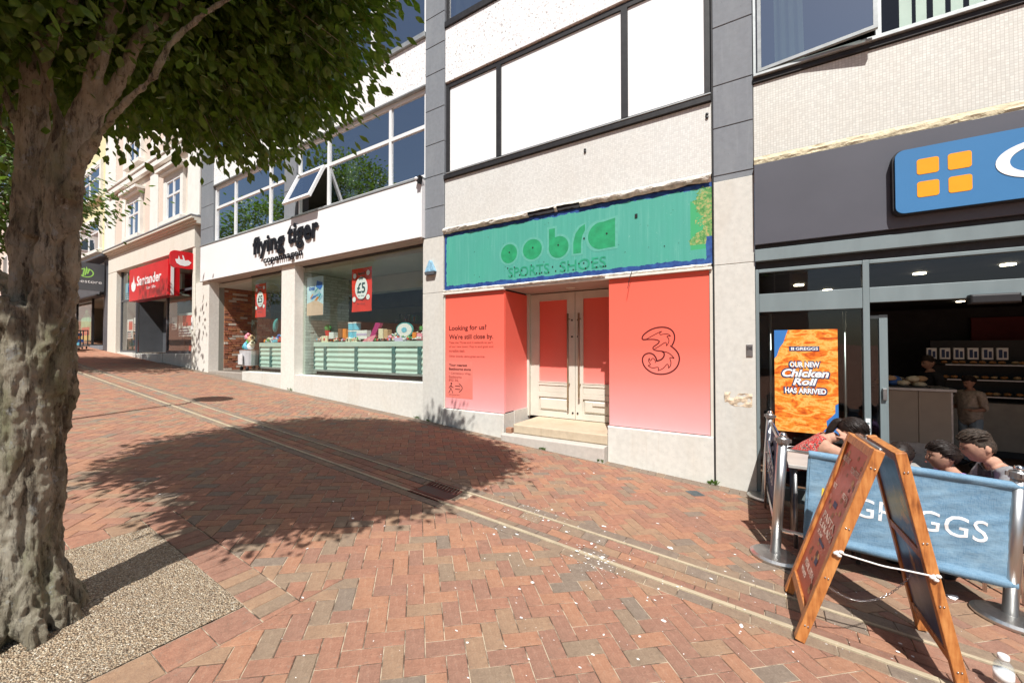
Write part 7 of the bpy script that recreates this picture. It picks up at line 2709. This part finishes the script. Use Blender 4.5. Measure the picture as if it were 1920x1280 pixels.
def skinned(verts, edges, radii, root):
    me = bpy.data.meshes.new('s')
    me.from_pydata(verts, edges, [])
    ob = bpy.data.objects.new('s', me)
    COL.objects.link(ob)
    sk = ob.modifiers.new('k', 'SKIN')
    sk.use_smooth_shade = True
    sub = ob.modifiers.new('b', 'SUBSURF')
    sub.levels = sub.render_levels = 2
    lay = me.skin_vertices[0].data if me.skin_vertices else None
    if lay is None:
        return None, ob
    for i, r in enumerate(radii):
        lay[i].radius = (r, r) if not isinstance(r, tuple) else r
        lay[i].use_root = (i == root)
    out = evaluated(ob)
    bpy.data.objects.remove(ob)
    return out, None


def person(label, hip, face, J, clothes, skin=M_SKIN, hair=None, s=1.0, head_rot=(0, 0, 0), hair_style='short', group=None, curl=True):
    """hip: world point of the pelvis; face: heading of the body (0 = towards low y); J: joints in body space (x right... -y forward)"""
    B = Matrix.Translation(hip) @ Matrix.Rotation(face, 4, 'Z') @ Matrix.Scale(s, 4)
    names, verts, rad = [], [], []

    def j(nm, r):
        names.append(nm)
        verts.append(tuple(B @ Vector(J[nm])))
        rad.append(tuple(q * s for q in r) if isinstance(r, tuple) else r * s)

    j('pelvis', (0.15, 0.12)); j('waist', (0.135, 0.105)); j('chest', (0.155, 0.115)); j('neck', 0.055); j('skull', 0.055)
    for sd in ('l', 'r'):
        j('sh' + sd, 0.062); j('el' + sd, 0.041); j('wr' + sd, 0.027); j('ha' + sd, (0.034, 0.017))
        j('hp' + sd, 0.088); j('kn' + sd, 0.060); j('an' + sd, 0.040); j('to' + sd, 0.035)
    ix = {n_: i for i, n_ in enumerate(names)}
    E_ = [('pelvis', 'waist'), ('waist', 'chest'), ('chest', 'neck'), ('neck', 'skull')]
    for sd in ('l', 'r'):
        E_ += [('chest', 'sh' + sd), ('sh' + sd, 'el' + sd), ('el' + sd, 'wr' + sd), ('wr' + sd, 'ha' + sd), ('pelvis', 'hp' + sd), ('hp' + sd, 'kn' + sd), ('kn' + sd, 'an' + sd), ('an' + sd, 'to' + sd)]
    # fingers: five short chains from each palm
    for sd, sg in (('l', -1), ('r', 1)):
        h = B @ Vector(J['ha' + sd])
        w = B @ Vector(J['wr' + sd])
        d = (h - w).normalized()
        up = Vector((0, 0, 1))
        side = d.cross(up)
        if side.length < 0.1:
            side = Vector((1, 0, 0))
        side.normalize()
        nrm = side.cross(d).normalized()
        for fi, (off, L, out) in enumerate(((-0.026, 0.062, 0), (-0.009, 0.074, 0), (0.009, 0.070, 0), (0.025, 0.055, 0), (-0.030 * sg, 0.050, 1))):
            base = len(verts)
            if out:
                p0_ = w + (h - w) * 0.45 + side * off * s * sg
                dd = (d * 0.6 + side * (-0.8)).normalized()
            else:
                p0_ = h + side * off * s
                dd = d
            p1_ = p0_ + dd * L * 0.5 * s - nrm * 0.006 * s
            p2_ = p1_ + (dd * 0.85 - nrm * 0.55).normalized() * L * 0.5 * s
            for q, rr in ((p0_, 0.0095), (p1_, 0.0085), (p2_, 0.0072)):
                verts.append(tuple(q))
                rad.append(rr * s)
                names.append('fg' + sd)
            E_.append((ix['ha' + sd], base))
            E_ += [(base, base + 1), (base + 1, base + 2)]
    ee = [(ix[a] if isinstance(a, str) else a, ix[b] if isinstance(b, str) else b) for a, b in E_]
    body, _ = skinned(verts, ee, rad, 0)
    Rh = (Matrix.Rotation(face, 3, 'Z') @ Matrix.Rotation(head_rot[2], 3, 'Z') @ Matrix.Rotation(head_rot[0], 3, 'X') @ Matrix.Rotation(head_rot[1], 3, 'Y'))
    hc = B @ Vector(J['head'])
    hb_, HM = head_shape(hc, Rh, s * J.get('hs', 1.0))
    u = MB()
    u.add([v.co[:] for v in body.vertices], [tuple(p.vertices) for p in body.polygons])
    u.add(hb_.v, hb_.f)
    me = fuse(u, 0.0065, 2)
    me.materials.clear()
    me.materials.append(skin)
    me.polygons.foreach_set('use_smooth', [True] * len(me.polygons))
    t = thing('person', label, 'person', (hip[0], hip[1], gz(hip[0], hip[1])), group=group)
    part('body', me, None, t)
    # nearest bone for each vertex -> clothing shells
    n = len(me.vertices)
    co = np.empty(n * 3); no = np.empty(n * 3)
    me.vertices.foreach_get('co', co); me.vertices.foreach_get('normal', no)
    co = co.reshape(-1, 3); no = no.reshape(-1, 3)
    bones = []
    V = np.array(verts)
    for a, b in ee:
        bones.append((names[a] if a < len(names) else '', names[b], V[a], V[b]))
    bones.append(('skull', 'head', np.array(hc) - np.array([0, 0, 0.01]), np.array(hc) + np.array([0, 0, 0.03])))
    best = np.full(n, 9.0); bi = np.zeros(n, int); tt_ = np.zeros(n)
    wid = {'pelvis': .12, 'waist': .12, 'chest': .12, 'head': .09, 'skull': 0.05}
    for k, (a, b, p, q) in enumerate(bones):
        d = q - p
        tpar = np.clip(((co - p) @ d) / (d @ d + 1e-9), 0, 1)
        dist = np.linalg.norm(co - (p + tpar[:, None] * d), axis=1) - wid.get(b, 0.04) * s
        m_ = dist < best
        best[m_] = dist[m_]; bi[m_] = k; tt_[m_] = tpar[m_]
    key = [(a, b) for a, b, _, _ in bones]
    Fs = [tuple(p.vertices) for p in me.polygons]
    for nm, matl, sel, off in clothes:
        ok = np.array([sel(key[bi[i]], tt_[i]) for i in range(n)])
        used = {}
        cb = MB()
        for f in Fs:
            if all(ok[i] for i in f):
                for i in f:
                    if i not in used:
                        used[i] = len(cb.v)
                        w_ = off * (1 + 0.35 * noise.noise(Vector(co[i] * 22))) + 0.008 * abs(noise.noise(Vector(co[i] * np.array([9, 9, 16]))))
                        cb.v.append(tuple(co[i] + no[i] * w_))
                cb.f.append([used[i] for i in f]); cb.mi.append(0)
        if cb.v:
            o = part(nm, cb, matl, t, smooth=True)
            sm = o.modifiers.new('t', 'SOLIDIFY'); sm.thickness = 0.004; sm.offset = -1
    # hair
    sc_ = s * J.get('hs', 1.0)
    if hair:
        hv = MB()
        n2, m2_ = 48, 26
        vs = []
        for i in range(m2_ + 1):
            a = -math.pi / 2 + math.pi * i / m2_
            for k in range(n2):
                q = 2 * math.pi * k / n2
                x, y, z = math.cos(a) * math.sin(q), -math.cos(a) * math.cos(q), math.sin(a)
                # hairline: high over the brow, low at the nape
                line = 0.42 if y < -0.55 else (0.42 - (y + 0.55) * 0.75 if y < 0.1 else -0.07 - (y - 0.1) * 0.62)
                if hair_style == 'short':
                    line += 0.0
                up_ = z - line
                th = 0.010 + 0.012 * min(1, max(0, up_ * 2.2))
                if hair_style == 'man':
                    th = 0.002 + 0.026 * min(1, max(0, (z - 0.35) * 2.0))
                if up_ < 0:
                    th = -0.012
                nz = noise.noise(Vector((x * 6, y * 6, z * 6 + s * 10))) * 0.004 + (noise.noise(Vector((x * 17, y * 17, z * 17))) * 0.005 if curl else noise.noise(Vector((x * 3, y * 22, z * 3))) * 0.003)
                r_ = Vector((x * 0.074, y * 0.094 + 0.006, z * 0.112))
                dirn = Vector((x, y, z)).normalized()
                if z < 0:
                    r_.x *= 1 - 0.30 * (-z) ** 1.4
                    if y > 0:
                        r_.y *= 1 - 0.25 * min(1, -z)
                vs.append((r_ + dirn * (th + (nz if up_ > 0 else 0))) * sc_)
        fs = [(i * n2 + k, i * n2 + (k + 1) % n2, (i + 1) * n2 + (k + 1) % n2, (i + 1) * n2 + k) for i in range(m2_) for k in range(n2)]
        hv.add(vs, fs, 0, HM)
        if hair_style in ('bun', 'tail'):
            if hair_style == 'bun':
                hv.ball((0, 0.108 * sc_, 0.010 * sc_), (0.036 * sc_, 0.030 * sc_, 0.036 * sc_), 14, 0, HM)
            else:
                pts_, rr_ = spline([HM @ Vector((0, 0.09 * sc_, 0.03 * sc_)), HM @ Vector((0.0, 0.13 * sc_, -0.01 * sc_)), HM @ Vector((-0.02 * sc_, 0.12 * sc_, -0.10 * sc_)), HM @ Vector((-0.03 * sc_, 0.09 * sc_, -0.19 * sc_))], [0.030 * sc_, 0.036 * sc_, 0.030 * sc_, 0.010 * sc_])
                hv.tube(pts_, rr_, 10)
        rh_ = random.Random(int(s * 100))
        for k in range(90 if curl else 0):
            a = rh_.uniform(0.25, 1.5)
            q = rh_.uniform(0, 6.28)
            d_ = Vector((math.cos(a) * math.sin(q), -math.cos(a) * math.cos(q), math.sin(a)))
            if d_.y < -0.5 and d_.z < 0.55:
                continue
            p_ = Vector((d_.x * 0.074, d_.y * 0.094 + 0.006, d_.z * 0.112)) + d_ * 0.014
            e_ = p_ + d_ * 0.009 + Vector((rh_.uniform(-1, 1), rh_.uniform(-1, 1), 0)) * 0.006
            hv.tube([HM @ (p_ * sc_), HM @ (e_ * sc_)], [0.012 * sc_, 0.005 * sc_], 6)
        # locks combed from the hairline to the back of the head
        SP = lambda d, o_: Vector((d.x * 0.074, d.y * 0.094 + 0.006, d.z * 0.112)) + d * o_
        for k in range(0 if curl else 150):
            q = rh_.uniform(-2.3, 2.3)
            el = rh_.uniform(0.45, 1.2) if abs(q) < 0.9 else rh_.uniform(0.1, 1.2)
            a_ = Vector((math.cos(el) * math.sin(q), -math.cos(el) * math.cos(q), math.sin(el))).normalized()
            e_ = Vector((rh_.uniform(-0.35, 0.35), 0.92, rh_.uniform(0.0, 0.45))).normalized() if hair_style != 'man' else (a_ + Vector((rh_.uniform(-0.1, 0.1), rh_.uniform(0.4, 0.9), 0.1))).normalized()
            if hair_style == 'man' and el < 0.55:
                continue
            lift = 0.018 if hair_style != 'man' else 0.024
            pts_ = []
            for j_ in range(6):
                d_ = a_.lerp(e_, j_ / 5).normalized()
                pts_.append(HM @ (SP(d_, lift + 0.005 * math.sin(j_ + k)) * sc_))
            hv.tube(pts_, [0.0035 * sc_, 0.0055 * sc_, 0.006 * sc_, 0.006 * sc_, 0.005 * sc_, 0.002 * sc_], 5)
        part('hair', hv, hair, t, smooth=True)
    ey = MB()
    for sx in (-1, 1):
        ey.ball((sx * 0.029 * sc_, -0.0835 * sc_, 0.004 * sc_), (0.0115 * sc_, 0.006 * sc_, 0.0055 * sc_), 10, 0, HM)
        ey.ball((sx * 0.029 * sc_, -0.089 * sc_, 0.024 * sc_), (0.017 * sc_, 0.004 * sc_, 0.0035 * sc_), 8, 0, HM)
    part('eyes_and_brows', ey, M_EYE, t, smooth=True)
    part('mouth', MB().ball((0, -0.1045 * sc_, -0.052 * sc_), (0.019 * sc_, 0.005 * sc_, 0.005 * sc_), 10, 0, HM), M_LIP, t, smooth=True)
    return t


def seated(lean=0.12, armf=0.28, down=0.0):
    """joints of a sitting figure, pelvis at the origin, forward is -y"""
    c, k = math.sin(lean), math.cos(lean)
    J = dict(pelvis=(0, 0, 0), waist=(0, -0.18 * c, 0.18 * k), chest=(0, -0.36 * c, 0.36 * k), neck=(0, -0.51 * c, 0.51 * k), skull=(0, -0.57 * c - 0.01 - down * 0.05, 0.57 * k - down * 0.01), head=(0, -0.66 * c - 0.02 - down * 0.07, 0.655 * k - down * 0.03))
    for sd, g in (('l', -1), ('r', 1)):
        J['sh' + sd] = (g * 0.175, -0.45 * c, 0.445 * k)
        J['el' + sd] = (g * 0.235, -0.42 * c - 0.10, 0.445 * k - 0.25)
        J['wr' + sd] = (g * 0.16, -0.42 * c - 0.10 - armf * 0.85, 0.445 * k - 0.22)
        J['ha' + sd] = (g * 0.13, -0.42 * c - 0.17 - armf * 0.85, 0.445 * k - 0.215)
        J['hp' + sd] = (g * 0.09, -0.03, -0.02)
        J['kn' + sd] = (g * 0.12, -0.43, 0.02)
        J['an' + sd] = (g * 0.11, -0.42, -0.38)
        J['to' + sd] = (g * 0.12, -0.55, -0.41)
    return J


TOP = ('chest', 'neck', 'waist')


def torso(key, t, sleeves=0.0, low=True, neckt=0.25):
    a, b = key
    if b == 'waist' or b == 'chest':
        return True
    if b == 'neck':
        return t < neckt + 0.5
    if b in ('shl', 'shr'):
        return True
    if a in ('shl', 'shr') and b in ('ell', 'elr'):
        return t < sleeves
    if a in ('ell', 'elr') and b in ('wrl', 'wrr'):
        return sleeves > 1 and t < sleeves - 1
    return False


def legs(key, t, upto=2.0):
    a, b = key
    if b in ('hpl', 'hpr') or (a == 'pelvis' and b != 'waist'):
        return True
    if b in ('knl', 'knr'):
        return t < upto
    if b in ('anl', 'anr'):
        return upto > 1 and t < upto - 1
    return False


def shoes(key, t):
    return key[1] in ('tol', 'tor')


def at_head(px_world, J, face, s):
    """pelvis point so that the head lands on a given world point"""
    h = Matrix.Rotation(face, 3, 'Z') @ (Vector(J['head']) * s)
    return tuple(Vector(px_world) - h)


JEANS = mat('blue_jeans', (0.07, 0.11, 0.18), 0.85, var=0.2, vs=20)
DARKCL = mat('black_cotton', (0.025, 0.025, 0.03), 0.85, var=0.2, vs=20)
GREYCL = mat('grey_marl_cotton', (0.26, 0.26, 0.27), 0.9, var=0.15, vs=60)
PURPLE = mat('lilac_cotton', (0.36, 0.22, 0.50), 0.85, var=0.1, vs=20)
CREAMCL = mat('cream_patterned_cotton', (0.45, 0.37, 0.30), 0.85, var=0.3, vs=30)
FLORAL = m_simple('red_floral_cotton', lambda t: t.bsdf(t.ramp(t.noise(55.0, 2.0), [(0.42, (0.5, 0.03, 0.03)), (0.52, (0.62, 0.05, 0.04)), (0.56, (0.75, 0.6, 0.5)), (0.6, (0.02, 0.02, 0.02))]), 0.85))
SHOE = mat('dark_shoe', (0.03, 0.028, 0.03), 0.6, var=0.2)
SHOES = (('shoe', SHOE, lambda k, t: k[1] == 'tol', 0.010), ('shoe', SHOE, lambda k, t: k[1] == 'tor', 0.010))


def sit_person(label, head, face, s, lean, down, hrot, clothes, skin, hair, style, curl=True, hs=1.0, armf=0.28, arms=None):
    J = seated(lean, armf, down)
    if arms:
        J.update(arms)
    J['hs'] = hs
    hip = at_head(head, J, face, s)
    # let the shins reach the ground under the figure
    zg = gz(hip[0], hip[1])
    drop = (hip[2] - zg) / s - 0.045
    for sd, g in (('l', -1), ('r', 1)):
        J['kn' + sd] = (g * 0.12, -0.42, max(-0.04, min(0.03, 0.42 - drop)))
        J['an' + sd] = (g * 0.11, -0.40, -drop + 0.04)
        J['to' + sd] = (g * 0.12, -0.53, -drop)
    return person(label, hip, face, J, clothes, skin, hair, s, hrot, style, curl=curl)


# headings: 0 looks to -y (the street), pi/2 looks to +x, -pi/2 looks to -x (uphill)
sit_person('dark-haired woman in a red floral top bending forward at the cafe table', (0.735, 4.68, 0.80), R(82), 1.0, 0.80, 0.6, (R(38), R(0), R(-8)),
           [('floral_top', FLORAL, lambda k, t: torso(k, t, 0.0), 0.008), ('trousers', DARKCL, lambda k, t: legs(k, t, 2.9), 0.009), *SHOES], M_SKIN, M_HAIR, 'tail', False, 1.0, 0.20, dict(ell=(-0.27, -0.56, 0.24), wrl=(-0.10, -0.50, 0.36), hal=(-0.06, -0.47, 0.42)))
sit_person('boy with dark curly hair seen from behind over the blue banner', (0.945, 4.20, 0.715), R(150), 0.80, 0.25, 0.5, (R(18), 0, 0),
           [('t_shirt', GREYCL, lambda k, t: torso(k, t, 0.6), 0.010), ('shorts', DARKCL, lambda k, t: legs(k, t, 0.95), 0.010), *SHOES], M_SKIN2, M_HAIR, 'short', True, 1.12)
sit_person('smiling girl in lilac with dark hair tied in a bun, facing left', (1.195, 4.30, 0.735), R(-82), 0.80, 0.2, 0.2, (R(4), 0, R(0)),
           [('lilac_top', PURPLE, lambda k, t: torso(k, t, 0.6), 0.009), ('leggings', DARKCL, lambda k, t: legs(k, t, 2.9), 0.008), *SHOES], M_SKIN2, M_HAIR, 'bun', False, 1.12)
sit_person('man with swept-back cropped hair, dark vest and grey t-shirt looking down', (1.425, 4.43, 0.805), R(-88), 0.97, 0.25, 0.6, (R(16), 0, R(-6)),
           [('t_shirt', GREYCL, lambda k, t: torso(k, t, 0.65), 0.010), ('vest', DARKCL, lambda k, t: (k[1] in ('waist', 'chest') or (k[1] == 'neck' and t < 0.55) or (k[1] in ('shl', 'shr') and t < 0.62)), 0.022), ('trousers', JEANS, lambda k, t: legs(k, t, 2.9), 0.010), *SHOES],
           M_SKIN, M_HAIR2, 'man', False, 1.02)


def standing(arm=0.2):
    J = dict(pelvis=(0, 0, 0), waist=(0, 0, 0.17), chest=(0, 0, 0.35), neck=(0, 0.01, 0.51), skull=(0, 0, 0.57), head=(0, -0.02, 0.66))
    for sd, g in (('l', -1), ('r', 1)):
        J['sh' + sd] = (g * 0.18, 0, 0.45)
        J['el' + sd] = (g * 0.23, 0.02, 0.17)
        J['wr' + sd] = (g * 0.21, -arm, 0.02 if arm < 0.1 else 0.15)
        J['ha' + sd] = (g * 0.19, -arm * 1.3 - 0.02, -0.05 if arm < 0.1 else 0.17)
        J['hp' + sd] = (g * 0.09, 0, -0.05)
        J['kn' + sd] = (g * 0.10, -0.01, -0.45)
        J['an' + sd] = (g * 0.10, 0.02, -0.86)
        J['to' + sd] = (g * 0.11, -0.13, -0.89)
    return J


s1 = 0.83
person('customer in a cream patterned top and pale trousers standing at the serving counter', (2.86, 9.1, gz(2.5, F0) + 0.93 * s1), R(-60), standing(0.18),
       [('patterned_top', CREAMCL, lambda k, t: torso(k, t, 1.2), 0.012), ('trousers', mat('pale_blue_trousers', (0.26, 0.33, 0.38), 0.85), lambda k, t: legs(k, t, 2.9), 0.012), *SHOES], M_SKIN2, M_HAIR, s1, (R(22), 0, 0), 'short')
person('man in black standing in the dark behind the two-door cabinet', (2.62, 9.9, gz(2.5, F0) + 0.93), R(-70), standing(0.25),
       [('black_top', DARKCL, lambda k, t: torso(k, t, 1.9), 0.014), ('trousers', DARKCL, lambda k, t: legs(k, t, 2.9), 0.012), *SHOES], M_SKIN, M_HAIR2, 1.0, (R(12), 0, 0), 'man')
